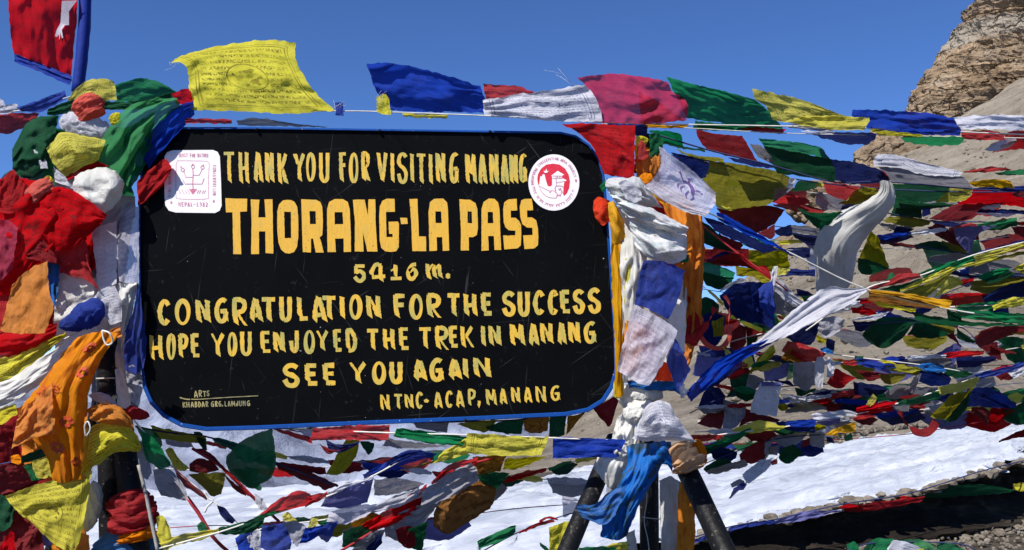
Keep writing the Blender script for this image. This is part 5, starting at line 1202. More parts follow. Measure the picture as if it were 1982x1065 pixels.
string('tangled string of navy, olive and cyan flags just above the low bright row', [(1590, 682, 3.65), (1660, 692, 3.65), (1780, 706, 3.65), (1880, 722, 3.7)], [
 F('r', [(1524, 660), (1550, 664), (1600, 684)], [(1512, 680), (1545, 700), (1585, 700)], fold=1.6, bulge=.04),
 F('z', [(1530, 674), (1560, 690)], [(1510, 694), (1545, 702)], dz=-.02),
 F('b', [(1655, 692), (1690, 698), (1730, 706)], [(1660, 706), (1700, 714), (1735, 712)], fold=1.6),
 F('y', [(1704, 696), (1720, 698), (1736, 706)], [(1708, 702), (1722, 704), (1735, 707)], dz=-.03),
 F('e', [(1715, 706), (1750, 706), (1786, 714)], [(1722, 718), (1752, 722), (1780, 720)], fold=1.3),
 F('l', [(1770, 708), (1800, 702), (1825, 708)], [(1785, 716), (1810, 722), (1830, 720)], fold=1.4),
 F('d', [(1830, 712), (1860, 716), (1884, 724)], [(1828, 724), (1850, 732), (1870, 730)], tilt=.08),
 F('n', [(1780, 718), (1820, 720), (1842, 732)], [(1776, 738), (1810, 748), (1838, 746)], tilt=.12),
 F('a', [(1768, 730), (1785, 722)], [(1750, 760), (1768, 762)], tilt=.05),
 F('n', [(1850, 692), (1890, 690), (1930, 690)], [(1852, 712), (1890, 710), (1926, 698)], tilt=SH),
 F('m', [(1655, 716), (1690, 720), (1722, 724)], [(1680, 738), (1700, 734), (1720, 727)], tilt=.1),
 F('n', [(1652, 738), (1690, 744), (1720, 752)], [(1652, 764), (1690, 768), (1712, 760)], tilt=.12),
 F('w', [(1582, 690), (1598, 692)], [(1578, 748), (1592, 752)], L=[(1576, 720)], fold=.8, dz=-.03),
 F('w', [(1600, 688), (1614, 700)], [(1600, 732), (1614, 728)], dz=-.02),
 F('R', [(1618, 712), (1640, 724), (1658, 732)], [(1600, 742), (1625, 752), (1650, 736)], tilt=.08),
 F('a', [(1536, 696), (1570, 700), (1580, 712)], [(1534, 740), (1560, 756), (1578, 742)], tilt=.12, bulge=.02),
 F('d', [(1655, 690), (1672, 690)], [(1655, 700), (1670, 700)]),
 F('e', [(1700, 726), (1730, 722), (1755, 724)], [(1712, 742), (1730, 744), (1748, 734)], tilt=.1),
 F('a', [(1712, 760), (1735, 744), (1762, 748)], [(1716, 772), (1738, 772), (1758, 764)], tilt=.1),
 F('m', [(1740, 768), (1775, 764), (1800, 770)], [(1748, 778), (1775, 784), (1800, 780)], tilt=.1),
], cm='cord', r=0.002)
string('frayed string of navy, maroon and olive rags round the upright white flag', [(1335, 800, 3.7), (1400, 770, 3.7), (1500, 750, 3.75), (1640, 742, 3.8)], [
 F('n', [(1362, 758), (1385, 748), (1406, 766)], [(1352, 786), (1374, 796), (1400, 782)], tilt=.08),
 F('m', [(1382, 786), (1400, 778)], [(1350, 822), (1396, 832)], Rr=[(1402, 805)], tilt=.08),
 F('a', [(1400, 772), (1430, 782), (1444, 788)], [(1398, 838), (1412, 836), (1430, 822)], Rr=[(1440, 806)], tilt=.1),
 F('m', [(1444, 790), (1475, 802), (1512, 812)], [(1430, 828), (1455, 816), (1505, 818)], tilt=.08),
 F('e', [(1360, 742), (1382, 740)], [(1362, 756), (1382, 756)], tilt=.05),
 F('d', [(1412, 730), (1450, 722)], [(1406, 770), (1440, 764)], L=[(1414, 752)], tilt=.08),
 F('a', [(1448, 722), (1480, 735)], [(1440, 754), (1458, 760)], tilt=.08),
 F('r', [(1405, 728), (1420, 720), (1440, 714)], [(1408, 734), (1424, 732), (1440, 722)]),
 F('y', [(1436, 696), (1455, 690), (1458, 702)], [(1436, 714), (1450, 712), (1456, 706)]),
 F('e', [(1470, 690), (1495, 670), (1502, 682)], [(1448, 722), (1465, 716), (1480, 706)], tilt=.04),
 F('y', [(1484, 678), (1496, 668), (1502, 680)], [(1464, 704), (1476, 698), (1492, 686)], dz=-.03),
 F('Y', [(1470, 712), (1485, 704), (1512, 700)], [(1462, 718), (1485, 718), (1510, 708)]),
 F('v', [(1478, 718), (1505, 708), (1530, 702)], [(1480, 738), (1505, 736), (1524, 728)], fold=1.4),
 F('s', [(1524, 706), (1545, 704)], [(1522, 738), (1540, 726)], fold=1.5),
 F('n', [(1490, 734), (1530, 738)], [(1510, 742), (1540, 748)], tilt=.05),
 F('d', [(1538, 750), (1560, 756), (1578, 752)], [(1544, 770), (1562, 764), (1580, 756)], tilt=.08),
 F('n', [(1515, 788), (1560, 766), (1608, 754)], [(1520, 792), (1570, 780), (1606, 766)], tilt=.08),
 F('a', [(1522, 792), (1570, 780), (1605, 768)], [(1520, 800), (1560, 798), (1600, 794)], tilt=.1),
 F('d', [(1600, 758), (1640, 768), (1655, 764)], [(1605, 782), (1630, 776), (1650, 772)], tilt=.08),
 F('m', [(1598, 784), (1640, 780), (1660, 772)], [(1600, 796), (1640, 796), (1660, 790)], tilt=.1),
], cm='ncord', r=0.002)
string('lowest right-hand string of dark grey, green and maroon rags hanging over the snow edge', [(1345, 905, 3.7), (1410, 880, 3.7), (1500, 850, 3.75), (1640, 838, 3.8)], [
 F('d', [(1356, 862), (1395, 856), (1445, 838)], [(1360, 884), (1395, 872), (1430, 852)], tilt=.1),
 F('n', [(1376, 874), (1400, 866), (1428, 876)], [(1380, 888), (1400, 898), (1424, 888)], tilt=.08),
 F('d', [(1360, 908), (1385, 890), (1410, 888)], [(1366, 916), (1390, 912), (1425, 906)], tilt=.06),
 F('a', [(1366, 912), (1400, 900), (1440, 890)], [(1370, 920), (1410, 912), (1450, 900)], tilt=.06),
 F('m', [(1430, 880), (1455, 860), (1480, 852)], [(1436, 898), (1465, 896), (1480, 884)], tilt=.08),
 F('a', [(1466, 846), (1490, 842), (1500, 850)], [(1462, 888), (1478, 894), (1488, 870)], tilt=.08),
 F('m', [(1480, 884), (1488, 872)], [(1462, 905), (1474, 900)], tilt=.03),
 F('a', [(1488, 842), (1530, 840), (1562, 838)], [(1492, 850), (1525, 868), (1556, 850)], tilt=.1),
 F('a', [(1486, 866), (1510, 862)], [(1488, 880), (1505, 880)], tilt=.05),
 F('d', [(1512, 868), (1535, 862), (1552, 874)], [(1508, 886), (1520, 898), (1536, 894)], Rr=[(1546, 884)], tilt=.1),
 F('m', [(1555, 852), (1568, 848)], [(1548, 866), (1566, 862)], tilt=.05),
 F('a', [(1566, 838), (1595, 836)], [(1568, 862), (1596, 868)], tilt=.08),
 F('g', [(1632, 846), (1648, 838)], [(1636, 856), (1650, 852)]),
 F('n', [(1600, 846), (1612, 848)], [(1602, 856), (1616, 858)], tilt=.05),
], cm='ncord', r=0.002)
string('short string with one white flag and a blue tip dangling over the sunlit snow', [(1505, 884, 3.4), (1455, 925, 3.4), (1412, 965, 3.4)], [
 F('W', [(1470, 892), (1488, 888), (1504, 888)], [(1437, 918), (1442, 930), (1450, 936)], Rr=[(1478, 915)], fold=.8),
 F('b', [(1420, 945), (1436, 936), (1446, 938)], [(1410, 966), (1424, 952), (1440, 948)], fold=1.2),
 F('a', [(1414, 936), (1428, 928), (1440, 930)], [(1416, 944), (1430, 942), (1444, 940)], dz=.02),
 F('r', [(1492, 894), (1504, 888)], [(1494, 900), (1504, 898)]),
])
# red ribbon curl and yellow ribbons near the post
def ribbon(name, label, cat, pts, wd, mk, cordm=None, group=GC):
    c = catmull([P(*p) for p in pts], 40); V = []
    for i, p in enumerate(c):
        t = (c[min(i + 1, 39)] - c[max(i - 1, 0)]).normalized()
        a = math.sin(i * 0.16) * 1.2 + 0.4
        n_ = t.cross(Vector((math.sin(a) * .6, -math.cos(a), 0.2))).normalized()
        ww = wd * (1 + .3 * N3(i * .2, wd * 99, 1))
        V += [p + n_ * ww / 2, p + Vector((0, -0.003, 0)), p - n_ * ww / 2]
    Fc = [(3 * i + k, 3 * i + k + 1, 3 * i + k + 4, 3 * i + k + 3) for i in range(39) for k in (0, 1)]
    uv = [((k % 3) / 2, (k // 3) / 39) for k in range(120)]
    o = mesh_obj(name, V, Fc, M[mk], uv=uv)
    return setp(o, label, cat, group)
ribbon('ribbon', 'red ribbon looping in a curl beside the right post', 'ribbon', [(1402, 572, 3.2), (1412, 590, 3.19), (1410, 625, 3.2), (1412, 652, 3.18), (1395, 674, 3.2), (1370, 668, 3.22), (1353, 648, 3.24)], 0.016, 'c')
ribbon('ribbon', 'dark red ribbon strand rising left of the curled red ribbon', 'ribbon', [(1384, 596, 3.3), (1372, 622, 3.3), (1350, 650, 3.3), (1340, 668, 3.3)], 0.022, 'r')
ribbon('ribbon', 'thin yellow ribbon slanting from the right post towards the dark blue flags', 'ribbon', [(1348, 545, 3.25), (1380, 570, 3.25), (1400, 590, 3.27)], 0.010, 'y')
ribbon('ribbon', 'olive yellow ribbon under the blue-grey flags by the right post', 'ribbon', [(1414, 612, 3.3), (1440, 625, 3.3), (1475, 640, 3.3)], 0.014, 'y')
ribbon('ribbon', 'short yellow ribbon knotted below the red curl', 'ribbon', [(1395, 672, 3.2), (1405, 678, 3.19), (1413, 694, 3.2)], 0.018, 'y')
ribbon('ribbon', 'dark red cloth strip hooking down in a crescent over the snow', 'ribbon', [(1742, 795, 3.6), (1755, 822, 3.6), (1780, 838, 3.6), (1802, 832, 3.6), (1812, 815, 3.6)], 0.030, 'm')
# ---- shaded tangle between the right post and the scree
string('shaded string right beside the post, green, maroon and navy flags below the olive flag', [(1345, 425, 3.45), (1425, 488, 3.4), (1495, 540, 3.4), (1560, 592, 3.5)], [
 F('d', [(1357, 428), (1372, 436), (1385, 448)], [(1360, 470), (1390, 482), (1420, 489)], Rr=[(1402, 468)], tilt=.1, fold=.6),
 F('m', [(1392, 452), (1425, 466), (1440, 474)], [(1372, 496), (1400, 496), (1428, 492)], tilt=.12, dz=.1),
 F('n', [(1366, 505), (1400, 488), (1420, 490)], [(1372, 512), (1420, 512), (1450, 514)], tilt=.08, dz=.1),
 F('m', [(1365, 508), (1400, 494), (1430, 492), (1470, 520)], [(1370, 512), (1420, 514), (1450, 520), (1486, 540)], tilt=.08, dz=.06),
 F('r', [(1420, 489), (1435, 492), (1460, 514), (1482, 516), (1496, 540)], [(1426, 492), (1440, 504), (1462, 522), (1480, 534), (1494, 544)], fold=.8),
 F('g', [(1350, 508), (1385, 512), (1424, 528)], [(1352, 524), (1385, 532), (1420, 540)], fold=1.2, tilt=-.02),
 F('d', [(1352, 524), (1385, 532), (1422, 538)], [(1366, 552), (1390, 560), (1412, 552)], tilt=.1),
 F('e', [(1424, 516), (1455, 520), (1490, 534)], [(1426, 534), (1460, 536), (1488, 542)], tilt=.1),
 F('w', [(1412, 548), (1430, 540), (1448, 542)], [(1388, 566), (1410, 560), (1440, 546)], tilt=.02),
 F('n', [(1392, 572), (1430, 548), (1490, 546)], [(1410, 606), (1450, 622), (1496, 630)], tilt=.14, fold=1.2),
 F('n', [(1455, 570), (1478, 552), (1494, 544)], [(1458, 600), (1475, 620), (1498, 640)], Rr=[(1500, 590)], tilt=.06, dz=-.03, fold=1.5),
 F('B', [(1468, 558), (1482, 548), (1496, 546)], [(1470, 592), (1484, 606), (1500, 622)], dz=-.06, fold=1.5),
 F('w', [(1496, 544), (1510, 542), (1525, 556), (1558, 588)], [(1498, 560), (1520, 582), (1540, 592), (1556, 596)], tilt=.02, fold=.9),
 F('a', [(1498, 560), (1520, 582), (1554, 594)], [(1502, 606), (1530, 612), (1552, 600)], tilt=.1),
 F('w', [(1497, 516), (1505, 514)], [(1490, 552), (1500, 552)], fold=1.2, dz=-.03),
 F('y', [(1508, 516), (1530, 522)], [(1500, 534), (1522, 532)], fold=1.8, dz=-.03),
 F('n', [(1524, 520), (1550, 522), (1578, 522)], [(1506, 536), (1545, 534), (1578, 534)], fold=.6),
 F('e', [(1462, 534), (1480, 536), (1492, 542)], [(1462, 540), (1476, 548), (1488, 548)], dz=-.04),
], cm='rcord', r=0.003)
string('short cord of navy and grey flags left of the long grey-white scarf', [(1500, 438, 3.6), (1580, 448, 3.6)], [
 F('m', [(1466, 452), (1488, 440), (1500, 434)], [(1474, 458), (1490, 462), (1500, 456)], tilt=.08, dz=-.02),
 F('n', [(1500, 444), (1515, 440), (1532, 434)], [(1502, 454), (1520, 458), (1534, 454)], tilt=.05),
 F('a', [(1530, 436), (1560, 438), (1586, 442)], [(1532, 450), (1560, 454), (1582, 460)], tilt=.06),
 F('n', [(1530, 450), (1560, 454), (1582, 458)], [(1540, 462), (1560, 472), (1578, 475)], tilt=.1),
 F('d', [(1543, 404), (1580, 412), (1632, 410)], [(1562, 424), (1582, 442), (1590, 446)], tilt=.1),
 F('n', [(1540, 560), (1558, 562), (1578, 572)], [(1544, 572), (1560, 576), (1574, 576)], tilt=.05),
 F('d', [(1550, 572), (1572, 572)], [(1556, 584), (1566, 582)], tilt=.04),
], cm='ncord', r=0.002)
string('lavender and maroon flags low in the shade between the post and the blue twisted flag', [(1345, 690, 3.6), (1420, 660, 3.6), (1500, 640, 3.6)], [
 F('v', [(1350, 688), (1375, 692), (1400, 690)], [(1340, 726), (1365, 730), (1380, 716)], fold=.5),
 F('w', [(1348, 680), (1375, 686)], [(1352, 688), (1374, 690)], dz=-.03),
 F('d', [(1348, 580), (1370, 575), (1392, 590)], [(1352, 608), (1372, 620), (1388, 612)], tilt=.1),
 F('n', [(1362, 610), (1380, 606), (1405, 612)], [(1358, 660), (1380, 672), (1398, 656)], tilt=.1),
 F('e', [(1378, 622), (1402, 612)], [(1382, 652), (1400, 650)], tilt=.06, dz=-.03),
 F('m', [(1414, 645), (1432, 630), (1444, 634)], [(1412, 672), (1430, 680), (1444, 664)], tilt=.1),
 F('m', [(1442, 632), (1465, 638), (1486, 644)], [(1446, 656), (1462, 654), (1480, 648)], tilt=.08),
 F('d', [(1444, 654), (1468, 652)], [(1446, 672), (1460, 668)], tilt=.08),
 F('n', [(1410, 590), (1445, 606), (1455, 616)], [(1412, 612), (1440, 622), (1458, 630)], tilt=.1),
 F('v', [(1456, 612), (1475, 610), (1488, 624)], [(1460, 622), (1478, 630), (1492, 638)], tilt=.05),
 F('n', [(1520, 640), (1560, 622), (1586, 626)], [(1522, 654), (1545, 666), (1570, 668)], Rr=[(1582, 648)], tilt=.1),
 F('a', [(1588, 620), (1615, 612), (1636, 620)], [(1582, 640), (1600, 654), (1624, 642)], fold=2.0),
 F('e', [(1580, 650), (1600, 655)], [(1582, 664), (1596, 666)]),
 F('n', [(1600, 656), (1618, 660)], [(1598, 674), (1612, 684)], tilt=.05),
 F('l', [(1588, 674), (1600, 672), (1612, 680)], [(1590, 680), (1600, 684), (1612, 686)]),
], cm='cord', r=0.0018)
piece('long grey-white scarf billowing down over the scree from a knot on the shaded flag string', 'k', [(1704, 350), (1716, 351), (1726, 354)], [(1576, 590), (1600, 592), (1625, 588)], L=[(1700, 372), (1668, 392), (1620, 412), (1588, 440), (1574, 480), (1580, 530)], Rr=[(1732, 372), (1730, 395), (1712, 422), (1682, 452), (1660, 490), (1650, 540)], dt=3.55, db=3.85, fold=.28, bulge=.06, res=(30, 60), group=None)
piece('shaded olive flag curling round the lower edge of the long grey-white scarf', 'e', [(1686, 446), (1700, 460)], [(1662, 500), (1690, 508), (1722, 520)], 'prayer flag', dt=3.9, db=4.05, group=None)
piece('dark green flag lying in a loop below the olive flag and the long grey scarf', 'd', [(1660, 500), (1690, 505), (1725, 522)], [(1660, 522), (1672, 532), (1700, 534)], 'prayer flag', dt=3.92, db=4.05, group=None)


# ---- rear strings: smaller shaded flags further back, between the traced ones
rf = random.Random(77)
REAR = [('rear flag string level with the top of the broad olive flag', (1300, 332, 4.5), (2040, 392, 5.0), 20, (1380, 1900)),
 ('rear flag string passing behind the middle of the long grey-white scarf', (1340, 478, 4.6), (2040, 450, 5.2), 26, (1340, 2040)),
 ('rear flag string crossing behind the foot of the long grey-white scarf', (1340, 560, 4.7), (2040, 560, 5.3), 22, (1340, 2040)),
 ('rear flag string behind the big white slanting flag', (1340, 600, 4.4), (2040, 655, 5.0), 24, (1340, 2040)),
 ('rear flag string level with the tangled cyan and olive flags', (1340, 668, 4.5), (2040, 700, 5.1), 26, (1340, 2040)),
 ('rear flag string between the tangled row and the low bright row', (1350, 742, 4.3), (2040, 738, 4.9), 28, (1560, 2040)),
 ('rear flag string just above the low bright row at the right', (1350, 812, 4.2), (2040, 770, 4.8), 26, (1540, 2040)),
 ('rear flag string falling below the low bright row towards the snow', (1340, 862, 4.1), (2040, 792, 4.7), 20, (1340, 1640)),
 ('rear flag string behind the left end of the row under the board', (300, 905, 4.2), (900, 868, 4.2), 20, (440, 900)),
 ('rear flag string low over the snow below the board', (300, 1020, 3.9), (1100, 975, 4.0), 18, (560, 860))]
for lab, A_, B_, h_, span in REAR:
    cord = []
    for i in range(9):
        t = i / 8; cord.append((A_[0] + (B_[0] - A_[0]) * t, A_[1] + (B_[1] - A_[1]) * t + 18 * math.sin(math.pi * t) + rf.uniform(-4, 4), A_[2] + (B_[2] - A_[2]) * t))
    cc_ = catmull(cord, 60); fl = []
    x = span[0] + rf.uniform(0, 20)
    while x < span[1] - 30:
        L_ = rf.uniform(48, 112)
        if rf.random() < 0.84:
            def cy(q): return min(cc_, key=lambda c: abs(c.x - q)).y
            y0, y1, y2 = cy(x), cy(x + L_ / 2), cy(x + L_)
            hh = h_ * rf.uniform(0.55, 1.7); sl_ = rf.uniform(6, 34); up = rf.uniform(-0.35, 0.5) * hh
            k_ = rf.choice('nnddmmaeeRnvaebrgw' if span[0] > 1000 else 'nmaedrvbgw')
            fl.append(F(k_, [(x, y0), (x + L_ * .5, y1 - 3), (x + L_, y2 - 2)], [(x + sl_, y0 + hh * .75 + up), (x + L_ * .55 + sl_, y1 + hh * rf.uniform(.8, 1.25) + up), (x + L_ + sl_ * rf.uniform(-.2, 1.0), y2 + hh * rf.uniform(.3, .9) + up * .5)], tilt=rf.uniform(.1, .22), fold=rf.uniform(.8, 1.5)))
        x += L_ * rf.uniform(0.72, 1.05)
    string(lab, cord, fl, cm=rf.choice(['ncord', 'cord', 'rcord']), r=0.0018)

# ---- long rolled strands of flags, close-set along slanting cords
rs = random.Random(5)
STR = [('rolled strand rising from the post top towards the right edge, behind the olive flag', (1350, 470, 3.9), (2040, 412, 4.3)), ('rolled strand falling from the right post to below the low green strip', (1345, 535, 3.8), (2040, 648, 4.2)), ('rolled strand climbing from the red curl past the twisted yellow string', (1348, 628, 3.75), (2040, 500, 4.2)),
 ('rolled strand nearly level behind the upright white flag', (1350, 705, 3.7), (2040, 662, 4.1)), ('rolled strand dipping right from the tripod head', (1345, 740, 3.6), (2040, 792, 4.0)), ('rolled strand climbing right from beside the tripod head', (1345, 790, 3.6), (2040, 690, 4.0)), ('rolled strand climbing just above the snow at the right', (1345, 838, 3.55), (2040, 742, 4.0)),
 ('rolled strand slanting over the snow under the board, left to right downwards', (290, 842, 3.6), (1120, 930, 3.7)), ('rolled strand climbing over the snow towards the tripod', (430, 1030, 3.6), (1180, 875, 3.6))]
for lab, A_, B_ in STR:
    cord = [(A_[0] + (B_[0] - A_[0]) * i / 6, A_[1] + (B_[1] - A_[1]) * i / 6 + 16 * math.sin(math.pi * i / 6) + rs.uniform(-3, 3), A_[2] + (B_[2] - A_[2]) * i / 6) for i in range(7)]
    cc_ = catmull(cord, 80); fl = []; x = A_[0] + rs.uniform(5, 30); kk = rs.randrange(5)
    while x < B_[0] - 20:
        L_ = rs.uniform(44, 92); kk += 1
        if rs.random() < .88:
            def cy(q): return min(cc_, key=lambda c: abs(c.x - q)).y
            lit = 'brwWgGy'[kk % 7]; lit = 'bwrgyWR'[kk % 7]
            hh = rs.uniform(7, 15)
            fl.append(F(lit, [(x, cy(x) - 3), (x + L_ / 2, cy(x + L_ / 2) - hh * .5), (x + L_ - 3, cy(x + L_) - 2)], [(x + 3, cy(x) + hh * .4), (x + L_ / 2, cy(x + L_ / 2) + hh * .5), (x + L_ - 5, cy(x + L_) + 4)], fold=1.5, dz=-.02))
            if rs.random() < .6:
                dk = {'b': 'n', 'w': 'a', 'r': 'm', 'g': 'd', 'y': 'e', 'W': 'a', 'R': 'm'}[lit]; h2 = rs.uniform(12, 34); o_ = rs.uniform(0, 26)  # hanging half takes a darker, shade-coloured copy of its rolled flag
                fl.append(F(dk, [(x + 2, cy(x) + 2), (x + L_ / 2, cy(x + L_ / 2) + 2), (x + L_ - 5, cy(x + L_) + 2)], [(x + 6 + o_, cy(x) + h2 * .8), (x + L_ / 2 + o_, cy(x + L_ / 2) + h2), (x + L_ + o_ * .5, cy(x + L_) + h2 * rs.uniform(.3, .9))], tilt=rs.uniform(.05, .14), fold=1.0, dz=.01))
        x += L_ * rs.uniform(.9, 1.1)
    string(lab, cord, fl, cm='cord', r=0.0018)

# ---- under the board
string('flag string just under the board, red, green, yellow printed and blue pieces in turn', [(470, 826, 3.3), (600, 832, 3.2), (755, 838, 3.1), (905, 842, 3.06), (1070, 848, 3.06), (1210, 853, 3.1)], [
 F('r', [(527, 828), (575, 838), (604, 848)], [(530, 833), (580, 850), (604, 858)], fold=1.2),
 F('r', [(606, 830), (680, 824), (755, 823)], [(600, 852), (680, 852), (752, 853)], fold=1.5),
 F('w', [(576, 832), (600, 826), (615, 828)], [(592, 846), (604, 850), (612, 842)], dz=.04),
 F('G', [(768, 829), (830, 836), (906, 845)], [(762, 844), (830, 858), (896, 863)], fold=.9),
 F('a', [(750, 848), (800, 856), (870, 864)], [(738, 864), (790, 868), (850, 866)], tilt=.06, dz=.05),
 F('Y', [(905, 838), (980, 843), (1062, 846)], [(903, 878), (970, 882), (1046, 881)], L=[(902, 858)], Rr=[(1056, 864)], fold=1.1, freq=2.4, ang=1.5),
 F('y', [(905, 846), (880, 862), (858, 872)], [(906, 880), (872, 888), (838, 898)], dz=.01, fold=1.5),
 F('e', [(870, 878), (860, 884), (800, 905)], [(880, 888), (850, 894), (760, 915)], dz=.04),
 F('B', [(1070, 846), (1130, 848), (1212, 851)], [(1070, 888), (1130, 886), (1196, 885)], fold=.9, freq=1.5, ang=1.5),
 F('n', [(630, 852), (660, 860), (700, 856)], [(636, 870), (660, 876), (690, 862)], dz=.06),
 F('m', [(615, 858), (650, 872), (690, 862)], [(620, 862), (634, 878), (662, 870)], dz=.05),
], r=0.0024)
string('mustard flag and small dark green flag hanging under the board centre left', [(560, 832, 3.34), (640, 846, 3.34), (740, 850, 3.34)], [
 F('e', [(668, 852), (690, 851), (696, 854)], [(632, 918), (650, 919), (666, 914)], L=[(650, 884)], Rr=[(688, 886)], tilt=.06),
 F('d', [(694, 854), (712, 855), (726, 857)], [(708, 876), (714, 880), (720, 874)], tilt=.05),
], cm='ncord', r=0.002)
piece('round-bellied dark green flag caught in the sun under the board left of centre', 'g', [(438, 884), (465, 856), (500, 838), (527, 832)], [(448, 922), (475, 940), (492, 945), (527, 925)], 'prayer flag', L=[(437, 896), (442, 908)], Rr=[(533, 865), (533, 900)], dt=3.35, db=3.45, bulge=.05, fold=1.3, group=None)
string('olive and green flag string passing behind the lower left corner of the board', [(262, 826, 3.4), (330, 838, 3.4), (410, 848, 3.42), (530, 895, 3.45), (655, 942, 3.5)], [
 F('g', [(262, 824), (290, 830), (312, 848)], [(280, 862), (298, 880), (316, 862)], fold=1.4),
 F('e', [(290, 824), (340, 834), (398, 846)], [(300, 846), (350, 856), (402, 858)], tilt=.08),
 F('G', [(411, 845), (460, 858), (530, 886)], [(414, 855), (465, 880), (528, 908)], tilt=.06),
 F('d', [(374, 835), (392, 838)], [(392, 872), (402, 870)], tilt=.05),
 F('m', [(532, 893), (570, 898), (630, 906)], [(540, 910), (590, 914), (632, 918)], tilt=.08),
 F('m', [(535, 905), (600, 914), (656, 940)], [(560, 918), (610, 940), (630, 950)], tilt=.08, dz=.02),
], cm='ncord', r=0.003)
string('white-corded string slanting down from the left post, green, torn grey and dark red flags', [(258, 812, 3.1), (300, 862, 3.1), (335, 905, 3.12), (410, 968, 3.14), (460, 1012, 3.16), (520, 1070, 3.2)], [
 F('g', [(272, 832), (300, 850), (330, 896)], [(285, 892), (310, 908), (330, 902)], L=[(276, 866)], fold=1.1),
 F('a', [(296, 908), (325, 908), (350, 935)], [(312, 960), (335, 964), (362, 970)], L=[(300, 935)], tilt=.04),
 F('r', [(336, 906), (360, 925), (404, 964)], [(346, 932), (370, 950), (400, 968)], tilt=.05),
 F('w', [(326, 905), (340, 918), (360, 948)], [(322, 912), (338, 932), (364, 968)], dz=-.02, fold=1.5),
 F('n', [(420, 976), (436, 984), (456, 1008)], [(424, 992), (436, 1008), (450, 1014)], tilt=.04),
], r=0.0026)
v_, f_ = tube([P(x, y, 3.11) for x, y in [(396, 952), (404, 966), (412, 970), (402, 980), (396, 992)]], 0.003, steps=20, ns=6)
o = mesh_obj('cord_knot', v_, f_, MB['cord']); setp(o, 'white cord bow tied where the slanting flag strings meet, lower left', 'knot')
string('dark red string slanting steeply from under the board to the bottom edge at lower left', [(372, 868, 3.3), (430, 905, 3.3), (492, 965, 3.3), (540, 1010, 3.35)], [
 F('m', [(372, 868), (400, 872), (425, 895)], [(392, 882), (410, 890), (424, 898)], tilt=.03),
 F('r', [(418, 890), (440, 910), (490, 962)], [(424, 900), (438, 918), (480, 960)], fold=.8),
 F('m', [(430, 912), (448, 930), (478, 955)], [(442, 932), (455, 948), (476, 962)], tilt=.06),
 F('m', [(366, 898), (385, 888), (410, 892)], [(368, 912), (395, 916), (425, 910)], tilt=.08),
 F('e', [(364, 918), (395, 916), (438, 916)], [(400, 950), (412, 962), (428, 958)], tilt=.1),
 F('Y', [(320, 872), (332, 866), (342, 884)], [(338, 908), (352, 912), (368, 908)], tilt=.02),
 F('w', [(492, 956), (508, 964)], [(500, 985), (520, 990)], dz=-.02),
], cm='rcord', r=0.005)
string('nearly bare red twisted string with one green tip at the bottom left', [(362, 962, 3.25), (392, 1005, 3.25), (412, 1040, 3.25), (450, 1075, 3.25)], [
 F('g', [(381, 1018), (390, 1010), (398, 1016)], [(384, 1026), (394, 1030), (402, 1028)], fold=1.3),
], cm='rcord', r=0.006)
string('string rising from the bottom left, yellow, dark green, red, then a long white streamer', [(308, 1062, 3.0), (425, 1030, 3.0), (505, 1003, 3.02), (630, 962, 3.05), (720, 922, 3.08), (800, 880, 3.1), (850, 872, 3.12)], [
 F('y', [(308, 1052), (345, 1036), (380, 1030), (426, 1021)], [(318, 1066), (350, 1054), (385, 1046), (424, 1033)], fold=1.1),
 F('d', [(424, 1022), (470, 1010), (512, 998)], [(424, 1034), (475, 1034), (508, 1018)], fold=1.3),
 F('g', [(490, 1002), (520, 992), (540, 986)], [(495, 1008), (520, 1000), (540, 992)], fold=1.3),
 F('r', [(500, 998), (540, 966), (578, 950), (600, 956)], [(506, 1002), (545, 990), (585, 980), (604, 970)], fold=1.1),
 F('r', [(592, 962), (615, 956), (634, 952)], [(590, 982), (612, 972), (632, 962)], fold=1.5),
 F('w', [(628, 955), (665, 936), (700, 928), (722, 920)], [(634, 962), (670, 945), (705, 935), (724, 926)], fold=1.0),
 F('v', [(632, 962), (670, 945), (724, 926)], [(620, 980), (670, 984), (712, 972)], tilt=.06),
 F('b', [(702, 918), (745, 896), (790, 872), (846, 878)], [(705, 928), (750, 912), (800, 894), (838, 884)], fold=1.3, tilt=.02),
 F('n', [(746, 894), (790, 872), (820, 872)], [(755, 902), (795, 886), (825, 880)], dz=-.02),
 F('q', [(640, 990), (680, 980), (730, 975)], [(632, 1010), (670, 1014), (715, 995)], fold=1.0, dz=.05),
], r=0.0026)
